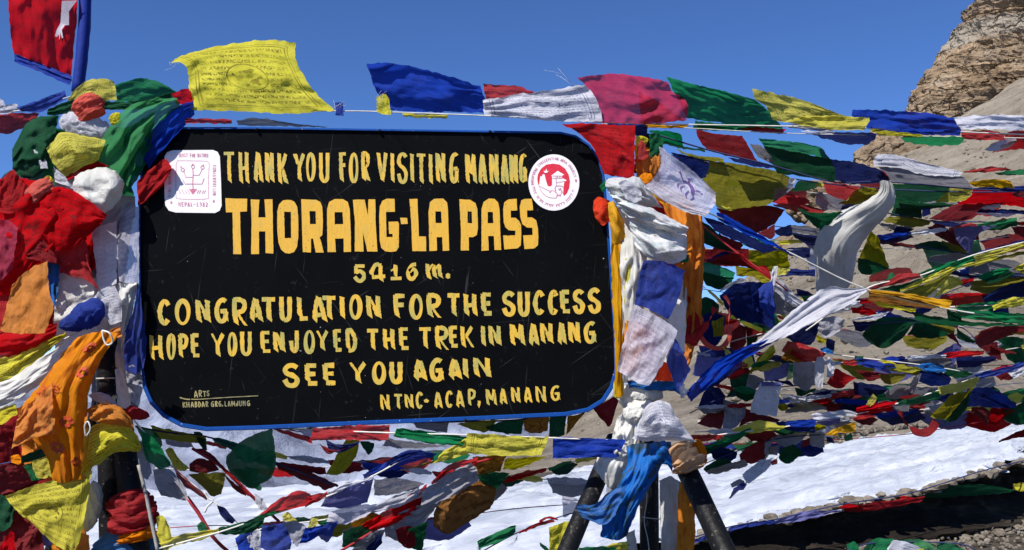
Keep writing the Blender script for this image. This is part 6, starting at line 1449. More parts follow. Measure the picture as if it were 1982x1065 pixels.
string('grey and red string slanting up to the yellow printed flag under the board', [(640, 1078, 3.2), (720, 1030, 3.2), (830, 960, 3.2), (900, 905, 3.2), (960, 885, 3.22)], [
 F('a', [(820, 948), (870, 916), (912, 896)], [(814, 985), (872, 962), (926, 930)], Rr=[(924, 912)], fold=.9, dz=-.03),
 F('r', [(700, 1016), (760, 980), (826, 938)], [(722, 1028), (772, 1010), (828, 972)], fold=1.2),
 F('r', [(835, 934), (870, 900), (925, 885)], [(838, 942), (875, 918), (922, 902)], fold=1.3),
 F('a', [(724, 928), (770, 926), (822, 936)], [(724, 960), (770, 956), (810, 945)], tilt=.08),
 F('W', [(712, 984), (760, 962), (810, 945)], [(714, 990), (765, 984), (822, 958)], dz=-.01),
 F('z', [(680, 1010), (712, 992), (745, 1000)], [(684, 1024), (715, 1020), (745, 1012)], tilt=.05),
 F('a', [(745, 1010), (790, 985), (860, 965)], [(745, 1040), (790, 1045), (830, 1000)], tilt=.08),
 F('m', [(765, 1025), (785, 1018), (800, 1020)], [(772, 1050), (790, 1062), (805, 1055)], tilt=.05),
 F('d', [(790, 1025), (815, 1015), (830, 1010)], [(790, 1058), (812, 1068), (818, 1060)], tilt=.08),
 F('d', [(664, 1030), (700, 1018), (724, 1022)], [(662, 1060), (700, 1058), (722, 1036)], tilt=.08),
 F('a', [(690, 1050), (722, 1030), (745, 1024)], [(680, 1070), (710, 1068), (738, 1044)], tilt=.05),
 F('n', [(705, 1062), (738, 1034)], [(722, 1070), (740, 1050)], tilt=.05),
 F('z', [(915, 884), (950, 882), (980, 880)], [(926, 918), (945, 918), (968, 912)], tilt=.04),
 F('d', [(928, 920), (955, 914), (988, 915)], [(926, 935), (945, 952), (962, 948)], tilt=.08, dz=.02),
 F('e', [(978, 888), (1020, 886), (1062, 882)], [(974, 908), (1000, 908), (1040, 892)], tilt=.06),
], cm='rcord', r=0.004)
piece('brown orange satin scarf billowing over the snow, a bright patch glowing near its foot', 'z', [(850, 968), (885, 940), (912, 928), (960, 944)], [(838, 1020), (868, 1034), (905, 1012), (948, 986)], Rr=[(958, 965)], L=[(840, 995)], dt=3.28, db=3.34, bulge=.06, fold=.8, group=None)
string('shaded row of grey, olive, green and orange flags behind the lower edge of the board', [(795, 818, 3.35), (900, 816, 3.35), (1010, 812, 3.35), (1150, 790, 3.35)], [
 F('a', [(800, 818), (835, 817), (868, 818)], [(805, 828), (840, 834), (866, 838)], tilt=.05),
 F('e', [(885, 820), (930, 815), (966, 812)], [(900, 828), (930, 835), (942, 836)], tilt=.05),
 F('d', [(940, 826), (970, 816), (1014, 812)], [(945, 832), (980, 840), (1010, 840)], tilt=.06),
 F('z', [(1012, 812), (1040, 806), (1064, 808)], [(1015, 834), (1035, 840), (1060, 834)], tilt=.03),
 F('d', [(1064, 806), (1084, 804), (1098, 802)], [(1062, 844), (1080, 846), (1092, 842)], tilt=.05),
 F('z', [(1098, 806), (1125, 800), (1146, 786)], [(1096, 842), (1110, 826), (1120, 812)], tilt=.03),
 F('m', [(1146, 788), (1175, 776), (1200, 760)], [(1160, 808), (1180, 826), (1190, 800)], tilt=.06),
], cm='ncord', r=0.003)
string('dark blue bunch of flags at the bottom left, grey heart-shaped tip in front', [(455, 1058, 3.12), (510, 1022, 3.12), (600, 1010, 3.12), (655, 1002, 3.12)], [
 F('b', [(455, 1042), (472, 1030), (490, 1026)], [(462, 1070), (478, 1072), (492, 1066)], fold=1.6),
 F('W', [(478, 1040), (490, 1030), (500, 1026)], [(482, 1072), (496, 1072), (508, 1070)], fold=1.3),
 F('b', [(506, 1016), (540, 1014), (570, 1014)], [(504, 1060), (530, 1070), (562, 1064)], fold=1.3),
 F('B', [(575, 1012), (600, 1022), (640, 1012)], [(566, 1052), (595, 1050), (618, 1036)], fold=1.3),
 F('d', [(618, 1012), (640, 1004), (656, 1006)], [(620, 1018), (640, 1014), (654, 1010)]),
 F('b', [(610, 1030), (635, 1012), (656, 1006)], [(622, 1044), (636, 1048), (645, 1030)], fold=1.2),
 F('a', [(546, 1012), (568, 1008), (592, 1018)], [(560, 1036), (574, 1058), (584, 1040)], dz=-.05, fold=1.0),
 F('y', [(546, 998), (558, 992), (570, 1004)], [(548, 1008), (560, 1010), (576, 1010)], fold=1.8),
 F('y', [(598, 1012), (606, 1002), (616, 1004)], [(596, 1022), (608, 1020), (616, 1014)], fold=1.6),
], cm='cord')
string('thin string over the snow with a pale green flag and a red loop', [(920, 1075, 3.2), (1000, 1032, 3.2), (1085, 1000, 3.2), (1150, 985, 3.2)], [
 F('G', [(924, 1048), (960, 1030), (998, 1016)], [(926, 1064), (965, 1050), (998, 1030)], fold=1.0),
 F('r', [(1004, 1030), (1040, 1012), (1072, 1006)], [(1006, 1034), (1045, 1018), (1074, 1010)], fold=1.3),
 F('r', [(1044, 1008), (1058, 1000), (1080, 1004)], [(1046, 1012), (1060, 1005), (1080, 1008)], fold=1.3),
 F('Y', [(1062, 1022), (1082, 1014), (1104, 1008)], [(1064, 1070), (1078, 1072), (1086, 1064)], fold=1.0, tilt=.03),
 F('q', [(1088, 960), (1104, 962), (1122, 968)], [(1090, 1002), (1102, 998), (1112, 992)], fold=.6, dz=.02),
 F('d', [(1044, 1050), (1060, 1060), (1068, 1072)], [(1046, 1058), (1058, 1070), (1066, 1078)]),
], cm='ncord', r=0.002)
string('lowest string across the tripod, green and pale yellow strip between the left and centre legs', [(1090, 1078, 3.35), (1150, 1062, 3.35), (1218, 1055, 3.35)], [
 F('g', [(1120, 1062), (1150, 1058), (1192, 1058)], [(1120, 1072), (1160, 1072), (1190, 1070)]),
 F('y', [(1172, 1056), (1195, 1050), (1216, 1048)], [(1180, 1064), (1198, 1066), (1216, 1064)]),
], cm='ncord')
# ---- flags along the ledge and on the ground at the right
string('string of flags lying along the top edge of the shade-dark ledge', [(1330, 1044, 8.3), (1420, 1018, 8.6), (1500, 1006, 8.9), (1620, 978, 9.2), (1760, 955, 9.7), (1900, 912, 10.4), (2010, 885, 11.2)], [
 F('b', [(1340, 1046), (1370, 1034), (1400, 1028)], [(1342, 1052), (1375, 1042), (1402, 1036)]),
 F('b', [(1410, 1022), (1450, 1012), (1498, 1006)], [(1412, 1030), (1450, 1020), (1500, 1014)]),
 F('v', [(1500, 1008), (1550, 992), (1600, 988)], [(1502, 1014), (1555, 1008), (1630, 988)]),
 F('w', [(1572, 998), (1600, 990), (1630, 986)], [(1575, 1002), (1605, 996), (1628, 990)], dz=-.05),
 F('R', [(1620, 984), (1690, 972), (1790, 962)], [(1630, 992), (1700, 988), (1785, 970)], tilt=.1),
 F('r', [(1622, 982), (1640, 976), (1660, 978)], [(1624, 985), (1645, 984), (1662, 981)], dz=-.05),
 F('r', [(1742, 964), (1750, 960), (1766, 963)], [(1742, 968), (1752, 968), (1766, 966)], dz=-.05),
 F('d', [(1764, 956), (1820, 940), (1900, 938), (1964, 948)], [(1780, 966), (1840, 962), (1900, 958), (1962, 952)], tilt=.1, fold=.5),
 F('y', [(1962, 936), (1985, 934), (2010, 930)], [(1962, 950), (1985, 950), (2010, 948)]),
], cm='ncord', r=0.006)
string('crumpled green and white flags lying in front of the dark ledge at the bottom right', [(1640, 1066, 7.4), (1700, 1050, 7.6), (1850, 1052, 7.8), (1890, 1066, 7.8)], [
 F('g', [(1640, 1054), (1652, 1048), (1662, 1060)], [(1640, 1080), (1652, 1082), (1664, 1080)]),
 F('g', [(1672, 1060), (1690, 1044), (1730, 1042)], [(1676, 1080), (1700, 1082), (1725, 1080)], fold=1.6),
 F('W', [(1718, 1062), (1730, 1046), (1755, 1050), (1785, 1062)], [(1718, 1085), (1740, 1088), (1784, 1082)], fold=1.2, dz=-.1),
 F('s', [(1740, 1046), (1775, 1044), (1812, 1056)], [(1760, 1080), (1790, 1082), (1812, 1080)], fold=1.5),
 F('g', [(1812, 1050), (1840, 1052), (1868, 1064)], [(1814, 1080), (1840, 1084), (1870, 1080)], fold=1.5),
 F('y', [(1775, 1064), (1788, 1062)], [(1778, 1082), (1792, 1082)], dz=-.15),
], cm='ncord', r=0.005)

# ================================================================== the flag on its pole, top left
fp = empty('national_flag', P(155, 175, 3.34)); setp(fp, 'crimson national flag with blue hem on a blue sleeved pole at the top left', 'flag')
v_, f_ = tube([P(166, -260, 3.36), P(165, 0, 3.35), P(159, 100, 3.35), P(150, 178, 3.35)], 0.0205, ns=14, steps=30, rough=.08); o = mesh_obj('pole', v_, f_, MB['silk'], fp)
fo, fi = sheet('flag_cloth', 'r', [(20, -150), (80, -160), (148, -180)], [(27, 104), (80, 124), (138, 148)], L=[(16, -60), (17, 20), (22, 75)], Rr=[(150, 0), (143, 90)], dt=3.34, db=3.34, fold=.9, bulge=.05, parent=fp, res=(40, 60), freq=1.6, ang=.25)
sheet('hem', 'b', [(27, 103), (80, 123), (139, 147)], [(27, 120), (80, 141), (136, 166)], dt=3.335, fold=.5, parent=fp, mat=MB['silk'])
def uvof(x, y): return ((x - 20) / 122.0, (y + 165) / 285.0)
mo = Ink(lambda x, y, l: P(x, y, 3.262 + 0.02 * (y - 30) / 60 - l))
mo.poly([[(108, -8), (134, -12), (121, 12), (120, 38), (114, 40), (109, 50), (113, 66), (110, 67), (106, 55), (104, 69), (101, 57), (96, 62), (93, 60), (97, 48), (105, 35)]])
# drape the emblem on the cloth
V2 = []
for p in mo.V:
    # nearest cloth point in the sight plane of the flag
    best = min(fi[0], key=lambda q: (q.x - p.x) ** 2 + (q.z - p.z) ** 2)
    V2.append(Vector((p.x, best.y - 0.012, p.z)))
mesh_obj('moon_emblem', V2, mo.F, MB['moon'], fp)

# ================================================================== left bundle
string('string entering from the left edge at the flagpole foot, white, blue and red flags', [(-30, 212, 3.3), (40, 214, 3.28), (140, 186, 3.26)], [
 F('w', [(-30, 196), (0, 190), (10, 204)], [(-30, 216), (0, 216), (12, 214)]),
 F('b', [(32, 208), (75, 194), (126, 176)], [(42, 217), (82, 216), (130, 190)], fold=1.3),
 F('w', [(-30, 206), (15, 203), (34, 201)], [(-30, 222), (10, 221), (36, 214)], fold=1.3),
 F('r', [(-30, 224), (20, 220), (76, 220)], [(-30, 252), (20, 258), (70, 234)], fold=1.2, tilt=.05),
])
piece('small yellow printed flag on top of the left bundle', 'Y', [(130, 193), (158, 162), (190, 152), (220, 157)], [(134, 194), (180, 195), (225, 195)], 'prayer flag', dt=3.2, fold=.7, Rr=[(224, 176)])
piece('dark green scarf arched behind the top of the left bundle', 'g', [(222, 165), (268, 151), (310, 160), (342, 178)], [(226, 196), (270, 197), (335, 190)], dt=3.28, db=3.3, fold=.9)
piece('small red flag corner between the green scarf and the big yellow flag', 'r', [(333, 180), (350, 174), (369, 171)], [(342, 202), (356, 204), (374, 212)], 'prayer flag', dt=3.15, fold=1.0)
piece('dark green band running left under the small yellow printed flag', 'd', [(92, 212), (140, 194), (200, 196), (262, 198)], [(92, 224), (140, 220), (205, 212), (262, 206)], dt=3.18, fold=1.2)
piece('dark green twisted band leading right to the big yellow flag', 'd', [(195, 200), (260, 196), (330, 180)], [(198, 212), (262, 212), (332, 196)], dt=3.16, fold=1.5)
piece('yellow printed flag slanting across the left post below the white winding', 'Y', [(88, 288), (105, 270), (122, 255), (160, 262), (204, 270)], [(125, 342), (142, 334), (165, 322), (190, 310)], 'prayer flag', dt=3.02, bulge=.05, fold=.8, L=[(100, 312)])
piece('red strip under the slanting yellow printed flag of the left bundle', 'r', [(125, 342), (160, 324), (192, 312)], [(130, 352), (162, 336), (210, 322)], 'cloth', dt=3.03, fold=1.0)
piece('light green scarf sweeping from the big yellow flag down over the left post', 's', [(178, 300), (212, 245), (250, 206), (300, 190), (342, 190)], [(240, 378), (258, 330), (270, 290), (300, 245), (350, 208)], dt=2.98, bulge=.05, fold=1.1, L=[(196, 320), (222, 345)], res=(44, 30))
piece('green scarf fold hanging dark behind the light green one', 'g', [(240, 250), (275, 232), (300, 215)], [(238, 378), (262, 352), (292, 300)], dt=3.05, db=3.06, fold=1.4)
piece('big dark green scarf looping at the far left of the left bundle', 'd', [(24, 290), (50, 240), (80, 226), (114, 224)], [(24, 335), (60, 345), (85, 330), (100, 300)], dt=3.16, db=3.12, fold=1.5, bulge=.05)
piece('green scarf hanging in the dip between the yellow flag and the big loop', 'g', [(60, 300), (85, 290), (100, 300)], [(50, 365), (85, 350), (105, 360)], dt=3.1, fold=1.2)
piece('tiny green tatter under the big green loop at the left edge', 's', [(2, 345), (20, 330), (48, 338)], [(0, 375), (20, 365), (50, 352)], dt=3.08, fold=1.4)
piece('blue flag hanging across the top left corner of the board', 'b', [(268, 280), (300, 245), (332, 212), (374, 196)], [(288, 326), (306, 300), (340, 262), (376, 222)], 'prayer flag', dt=3.05, db=3.06, fold=.6, L=[(276, 304)])
piece('red flag tip folded over the board corner beside the white square emblem', 'R', [(264, 352), (295, 325), (320, 308), (330, 322)], [(268, 400), (290, 382), (315, 358), (332, 330)], 'prayer flag', dt=3.1, fold=.8)
piece('small white flag corner poking out of the dark green loop', 'w', [(53, 308), (66, 289)], [(62, 326), (94, 326)], 'prayer flag', dt=3.05, fold=.5, Rr=[(85, 305)])
piece('white strip hanging straight under the yellow printed flag', 'w', [(103, 322), (125, 340)], [(108, 352), (146, 366)], 'cloth', dt=3.04, fold=.8)
# great red mass
piece('large red scarf mass bulging at the left edge', 'R', [(-30, 350), (20, 345), (70, 350), (120, 368), (158, 385)], [(-30, 575), (20, 565), (60, 520), (100, 490), (150, 440)], dt=2.92, bulge=.04, fold=1.0, freq=3.2, ang=.9, L=[(-30, 450)], Rr=[(162, 410)], res=(50, 50))
piece('red scarf wrapped to the right under the bulging white cloth', 'R', [(75, 375), (110, 362), (150, 374), (208, 416)], [(80, 450), (105, 482), (140, 480), (190, 440)], dt=2.88, bulge=.03, fold=1.1)
piece('red corner pointing up from the red mass at the far left', 'R', [(0, 350), (12, 338), (26, 326)], [(-10, 410), (30, 410), (52, 362)], 'prayer flag', dt=2.86, fold=.8)
piece('orange red patch of scarf on top of the red mass', 'c', [(42, 378), (66, 352), (100, 342)], [(58, 400), (80, 385), (104, 366)], 'cloth', dt=2.87, bulge=.02, fold=1.0)
piece('short yellow fold at the top edge of the red mass', 'y', [(85, 342), (95, 338)], [(94, 352), (104, 350)], 'cloth', dt=2.87)
piece('dark red printed flag folded over the middle of the red mass', 'm', [(60, 480), (80, 462), (110, 500)], [(50, 500), (78, 505), (108, 512)], 'prayer flag', dt=2.86, fold=1.0)
piece('pink faded flag end at the far left under the red mass', 'p', [(-30, 430), (10, 425), (35, 440)], [(-30, 560), (0, 545), (25, 520)], 'prayer flag', dt=2.84, fold=1.2)
piece('loose red gauze fringe spread over white cloth below the red mass', 'r', [(102, 488), (130, 478), (165, 468), (172, 490)], [(112, 510), (130, 532), (165, 540), (192, 562)], 'cloth', dt=2.95, fold=1.5, Rr=[(176, 525)])
piece('red cloth block at the left edge beside the orange flag', 'r', [(-30, 568), (0, 570), (22, 570)], [(-30, 640), (0, 645), (8, 640)], 'cloth', dt=2.98, fold=.8)
piece('plain orange flag hanging below the red mass at the left', 'o', [(24, 550), (55, 522), (92, 505)], [(0, 642), (45, 646), (86, 645)], 'prayer flag', dt=2.62, fold=.6, L=[(12, 595)], Rr=[(95, 560), (102, 600)], res=(26, 30))
piece('blue satin strip between the orange flag and the white cloth', 'l', [(92, 505), (104, 498), (118, 502)], [(98, 588), (104, 592), (112, 570)], dt=2.98, fold=1.3, L=[(92, 545)])
piece('long white cloth hanging beneath the red gauze on the left post', 'k', [(118, 530), (145, 530), (178, 532)], [(104, 622), (140, 615), (176, 600)], 'cloth', dt=3.02, fold=1.0, L=[(108, 570)], Rr=[(182, 565)])
piece('tall pale grey cloth hanging down the left post', 'w', [(178, 445), (200, 436), (226, 428)], [(190, 560), (208, 558), (226, 548)], 'cloth', dt=3.08, fold=.5)
piece('dark grey scarf wedge slipping behind the bulging white cloth', 'a', [(180, 415), (215, 395), (245, 380)], [(178, 465), (200, 448), (228, 425)], dt=3.1, fold=.8)
piece('white translucent flag hanging upright along the board left edge', 'q', [(240, 412), (256, 402), (269, 400)], [(230, 544), (248, 548), (269, 546)], 'prayer flag', dt=3.14, fold=.4, L=[(231, 440), (228, 490)])
piece('silvery white cloth with holes showing beside the left board edge', 'a', [(225, 430), (240, 400), (262, 385)], [(226, 470), (236, 450), (262, 420)], 'cloth', dt=3.18, fold=1.5)
piece('crushed silver cloth showing below the upright translucent flag', 'k', [(228, 548), (250, 546), (268, 548)], [(236, 690), (248, 640), (262, 580)], 'cloth', dt=3.2, fold=2.0)
piece('white printed flag corner folded above the blue knot', 'W', [(178, 578), (200, 558), (222, 554)], [(204, 612), (212, 628), (236, 622)], 'prayer flag', dt=2.98, fold=.8, Rr=[(236, 585)])
piece('long blue flag hanging down the left edge of the board', 'b', [(266, 545), (272, 560), (274, 590)], [(242, 716), (262, 724), (278, 712)], 'prayer flag', dt=3.12, bulge=.05, fold=1.2, L=[(258, 600), (240, 650)], Rr=[(282, 640), (282, 680)], freq=2.4, ang=.1, res=(20, 40))
string('broad string leaving through the left edge, red, yellow printed and white satin side by side', [(-30, 745, 2.95), (60, 690, 2.95), (165, 636, 3.0)], [
 F('r', [(-30, 648), (20, 645), (60, 636), (112, 626)], [(-30, 700), (20, 690), (60, 676), (108, 652)], fold=.9, bulge=.03),
 F('Y', [(-30, 704), (20, 686), (70, 664), (128, 644)], [(-30, 760), (0, 748), (30, 735), (128, 650)], fold=.7),
 F('k', [(-30, 748), (20, 732), (80, 692), (166, 636)], [(-30, 805), (20, 782), (80, 742), (142, 690)], Rr=[(158, 662)], fold=.5, bulge=.03, dz=-.03),
 F('y', [(-30, 800), (0, 788), (32, 782)], [(-30, 825), (0, 822), (34, 800)], dz=-.04),
], cm='cord')
# orange khata with printed emblems
oo, oinf = piece('long orange satin scarf printed with wheels and flowers, hanging down the left post', 'O', [(150, 652), (175, 645), (205, 642), (232, 646)], [(102, 930), (125, 934), (156, 928)], L=[(118, 690), (76, 745), (40, 795), (50, 835), (88, 880)], Rr=[(200, 690), (176, 745), (164, 800), (162, 870)], dt=2.72, db=2.76, fold=.7, bulge=.05, res=(40, 70), freq=2.2, ang=.15)
ikw = Ink(lambda u, v, l: on_sheet(oinf, u, v, 0.003 + l))
def deco(ink, cu, cv, ru, rv, kind):
    if kind == 'wheel':
        rings = [(1.0, .10), (.72, .06), (.25, .1)]
        for rad, wd in rings:
            s0 = len(ink.V); ink.k += 1
            for i in range(25):
                a = i * math.pi / 12
                for q in (rad, rad - wd): ink.V.append(ink.map(cu + ru * q * math.cos(a), cv + rv * q * math.sin(a), 0.0002 * ink.k))
            ink.F += [(s0 + 2 * i, s0 + 2 * i + 1, s0 + 2 * i + 3, s0 + 2 * i + 2) for i in range(24)]
        for k in range(8):
            a = k * math.pi / 4; s0 = len(ink.V); ink.k += 1
            for q in (.25, .7, 1.28):
                w_ = .07
                ink.V += [ink.map(cu + ru * (q * math.cos(a) - w_ * math.sin(a)), cv + rv * (q * math.sin(a) + w_ * math.cos(a)), 0.0002 * ink.k), ink.map(cu + ru * (q * math.cos(a) + w_ * math.sin(a)), cv + rv * (q * math.sin(a) - w_ * math.cos(a)), 0.0002 * ink.k)]
            ink.F += [(s0, s0 + 1, s0 + 3, s0 + 2), (s0 + 2, s0 + 3, s0 + 5, s0 + 4)]
    else:
        for k in range(6):
            a = k * math.pi / 3 + cu * 9; s0 = len(ink.V); ink.k += 1
            for i in range(8):
                b = i * math.pi / 4
                x = .62 * math.cos(a) + .34 * math.cos(b); y = .62 * math.sin(a) + .34 * math.sin(b)
                ink.V.append(ink.map(cu + ru * x, cv + rv * y, 0.0002 * ink.k))
            ink.F.append(tuple(range(s0, s0 + 8)))
PRT = paint('dark_red_textile_print', (0.42, 0.05, 0.01), 0.7, var=.5, scale=70)
for cu, cv, ru, rv, kd in ((.30, .42, .17, .050, 'wheel'), (.58, .12, .13, .04, 'flower'), (.72, .62, .13, .04, 'flower'), (.42, .78, .15, .045, 'flower'), (.82, .88, .12, .035, 'flower'), (.75, .30, .12, .04, 'flower')):
    ikw = Ink(lambda u, v, l: on_sheet(oinf, u, v, 0.004 + l)); deco(ikw, cu, cv, ru, rv, kd)
    mesh_obj('scarf_print', ikw.V, ikw.F, PRT, oo)
piece('orange satin fold spreading left under the white satin of the left post', 'O', [(36, 800), (70, 770), (100, 745)], [(22, 870), (60, 850), (108, 840)], dt=2.66, fold=1.2, bulge=.02)
piece('orange satin strap crossing just below the blue knot', 'o', [(160, 666), (190, 650), (232, 630)], [(165, 676), (195, 664), (236, 650)], dt=2.97, fold=1.0)
piece('golden brown fold hidden under the plain orange flag', 'z', [(30, 548), (60, 520), (92, 508)], [(32, 560), (62, 532), (92, 520)], dt=2.93)
v_, f_ = tube([P(x, y, d) for x, y, d in [(198, 640, 2.95), (212, 645, 2.94), (218, 662, 2.95), (207, 668, 2.95), (200, 655, 2.95), (198, 640, 2.95)]], 0.0028, steps=26, ns=6)
setp(mesh_obj('cord_loop', v_, f_, MB['cord']), 'small white cord loop hooked on the orange strap of the left post', 'cord loop', None)
v_, f_ = tube([P(x, y, d) for x, y, d in [(166, 845, 2.92), (164, 825, 2.91), (170, 816, 2.91), (175, 830, 2.91), (168, 844, 2.92)]], 0.0025, steps=26, ns=6)
setp(mesh_obj('cord_loop', v_, f_, MB['cord']), 'white cord loop lying on the yellow-green flag at the foot of the orange scarf', 'cord loop', None)
piece('bright white cloth strip leaning between the left leg and the board', 'k', [(222, 716), (232, 712), (240, 716)], [(228, 785), (244, 792), (256, 790)], 'cloth', dt=3.16, fold=.6)
piece('white and blue bunched cloth beside the upper left leg', 'w', [(170, 765), (195, 758), (225, 775)], [(180, 775), (205, 785), (230, 785)], 'cloth', dt=3.1, fold=1.8, bulge=.02)
piece('silver grey cloth hanging behind the board lower left corner', 'a', [(240, 700), (258, 690), (272, 712)], [(246, 740), (262, 745), (276, 745)], 'cloth', dt=3.24, fold=1.8)
piece('pale cloth square behind the left post at the board corner', 'w', [(248, 745), (262, 742), (276, 752)], [(250, 778), (262, 782), (270, 785)], 'cloth', dt=3.26, fold=1.2)
piece('yellow-green printed flag wrapping over the left stand above the black legs', 'Y', [(162, 832), (195, 818), (235, 815), (262, 838), (274, 866)], [(156, 935), (172, 912), (200, 892), (222, 876), (270, 874)], 'prayer flag', dt=2.9, bulge=.05, fold=.9, res=(36, 30))
piece('yellow-green printed flag spread into a hanging triangle at the bottom left', 'Y', [(10, 960), (60, 942), (120, 924), (178, 910)], [(60, 1010), (98, 1048), (126, 1068), (140, 1085)], 'prayer flag', L=[(30, 988)], Rr=[(170, 970), (158, 1030)], dt=2.86, fold=.6, res=(40, 36))
string('dark string at the left edge behind the yellow triangle, mostly maroon flags', [(-30, 905, 3.2), (40, 890, 3.15), (100, 868, 3.1)], [
 F('d', [(40, 884), (70, 872), (102, 860)], [(42, 896), (72, 890), (102, 876)]),
 F('Y', [(60, 892), (80, 886), (102, 880)], [(70, 925), (88, 925), (102, 924)]),
 F('g', [(45, 900), (62, 896)], [(62, 932), (80, 928)]),
 F('m', [(-30, 905), (10, 900), (46, 896)], [(-30, 965), (10, 955), (62, 934)], tilt=.05),
 F('m', [(-30, 820), (0, 820), (24, 824)], [(-30, 905), (5, 900), (40, 880)], tilt=.05),
 F('o', [(20, 884), (35, 880), (44, 892)], [(22, 896), (35, 898), (45, 896)]),
], cm='ncord')
piece('dark green flag at the bottom left corner', 'd', [(-30, 965), (0, 958), (14, 962)], [(-30, 1030), (15, 1025), (30, 990)], 'prayer flag', dt=3.0, fold=1.2)
piece('maroon flag hanging behind the yellow triangle in the bottom left corner', 'm', [(-10, 985), (30, 990), (60, 1010)], [(-20, 1080), (30, 1078), (68, 1040)], 'prayer flag', dt=3.05, fold=1.2)
piece('bright red flag scrap in the bottom left corner', 'r', [(0, 1060), (20, 1030), (28, 1032)], [(0, 1090), (20, 1090), (30, 1070)], 'prayer flag', dt=2.98, fold=.8)
piece('orange cloth foot showing under the yellow triangle', 'o', [(100, 1045), (125, 1062)], [(102, 1095), (140, 1095)], 'cloth', dt=2.9)
piece('orange brown cloth wound low around the left leg', 'o', [(140, 1050), (150, 1030), (172, 1036)], [(145, 1095), (158, 1095), (176, 1090)], 'cloth', dt=3.05, fold=1.0)
piece('grey crumpled cloth hanging behind the left leg under the green flag', 'a', [(262, 850), (280, 860), (290, 890)], [(272, 920), (285, 928), (294, 915)], 'cloth', dt=3.18, fold=1.2)
piece('yellow and green flag knot at the foot of the slanting left leg', 'y', [(303, 1002), (315, 998), (325, 1012)], [(306, 1046), (320, 1052), (334, 1046)], 'prayer flag', dt=3.05, fold=1.2)
v_, f_ = tube([P(x, y, 3.06) for x, y in [(268, 900), (282, 955), (300, 1040), (306, 1070)]], 0.0055, steps=16, ns=8, rough=.5)
setp(mesh_obj('rope', v_, f_, MB['oldrope']), 'dirty grey rope running down beside the red wrapped left leg', 'rope')

wrap('coral red knotted cloth crowning the left bundle', 'c', [(160, 184, 12), (166, 196, 22), (174, 212, 29), (184, 230, 24)], 3.08, turns=2.2, skew=1.2)
wrap('white and lavender cloth wound round the left post under the coral knot', 'w', [(114, 238, 12), (140, 240, 19), (170, 246, 22), (198, 254, 18), (216, 258, 10)], 3.12, turns=3.2, skew=1.0)
piece('big white bulging cloth tied low on the left bundle', 'k', [(144, 342), (162, 332), (198, 324), (224, 330)], [(160, 396), (180, 408), (205, 412), (234, 386)], 'cloth', dt=2.98, bulge=.07, fold=.3, L=[(142, 366)], Rr=[(240, 352)], res=(34, 30))
piece('orange scarf gathered across the leg top under the wire', 'o', [(168, 792), (200, 780), (236, 790), (254, 812)], [(172, 812), (200, 820), (232, 824), (260, 832)], dt=2.78, bulge=.03, fold=1.8, freq=2.6)
wrap('glossy red cloth wound round the slanting left leg', 'r', [(246, 948, 24), (250, 965, 36), (254, 990, 41), (256, 1015, 44), (258, 1034, 38)], 3.24, turns=3.4, skew=1.8, flat=0.95, ridge=.26)
wrap('orange brocade ring peeping out under the red cloth on the left leg', 'O', [(262, 1024, 34), (266, 1036, 38), (268, 1048, 34)], 3.24, turns=2.0, skew=.8, flat=0.95)
wrap('sky blue ribbed cloth wound round the foot of the left stand', 'L', [(224, 1018, 30), (238, 1045, 60), (246, 1075, 66), (252, 1110, 60)], 3.26, turns=7.0, skew=1.6, flat=0.9, ridge=0.10)
wrap('twisted white cloth hanging beside the left black leg', 'k', [(180, 930, 7), (184, 955, 12), (180, 985, 14), (172, 1010, 12), (168, 1030, 6)], 3.1, turns=4, skew=2.0)
wrap('cream cloth twisted into a knot on the tripod head', 'k', [(1208, 790, 14), (1220, 768, 24), (1245, 758, 22), (1268, 762, 16), (1284, 770, 8)], 3.16, turns=3.4, skew=1.5, ridge=0.22)
wrap('second cream fold under the cream knot of the tripod head', 'k', [(1206, 806, 12), (1226, 798, 17), (1250, 790, 15), (1268, 782, 8)], 3.12, turns=3, skew=1.2, ridge=0.22)
wrap('peach and white cloth bound round the top of the right tripod leg', 'h', [(1308, 858, 16), (1316, 872, 26), (1328, 892, 31), (1336, 914, 30)], 3.2, turns=4.0, skew=1.3, flat=0.95, ridge=.28)
wrap('orange knot at the back of the right tripod leg', 'O', [(1346, 850, 8), (1352, 868, 13), (1354, 888, 13), (1352, 908, 7)], 3.3, turns=3, skew=1.2)
wrap('orange satin scarf bunched at the upper right post', 'o', [(1232, 330, 14), (1248, 322, 24), (1266, 316, 24), (1284, 312, 14)], 3.2, cat='scarf', turns=3.2, skew=1.4, ridge=.22)
wrap('orange satin knot directly under the upper orange scarf', 'o', [(1236, 344, 8), (1250, 350, 14), (1266, 346, 9)], 3.14, cat='scarf', turns=2.2, skew=1.2)
piece('coral red cloth tongue lapping over the right edge of the board', 'c', [(1149, 388), (1160, 381), (1180, 390)], [(1156, 428), (1168, 437), (1184, 426)], 'cloth', dt=3.165, bulge=.015, fold=.7, L=[(1148, 408)])
wrap('crimson knotted flag at the left board corner', 'r', [(240, 798, 7), (256, 799, 12), (274, 802, 10), (290, 806, 4)], 3.14, turns=2.6, skew=1.2)
wrap('bright yellow crumpled flag beside the coral knot', 'y', [(216, 222, 7), (223, 230, 13), (230, 242, 8)], 3.08, turns=2, skew=1.5)
wrap('blue knotted flag on the left post over the long yellow flag', 'b', [(114, 634, 8), (138, 625, 15), (165, 612, 24), (188, 606, 24), (203, 610, 12)], 2.98, turns=3.0, skew=1.5, ridge=.2)

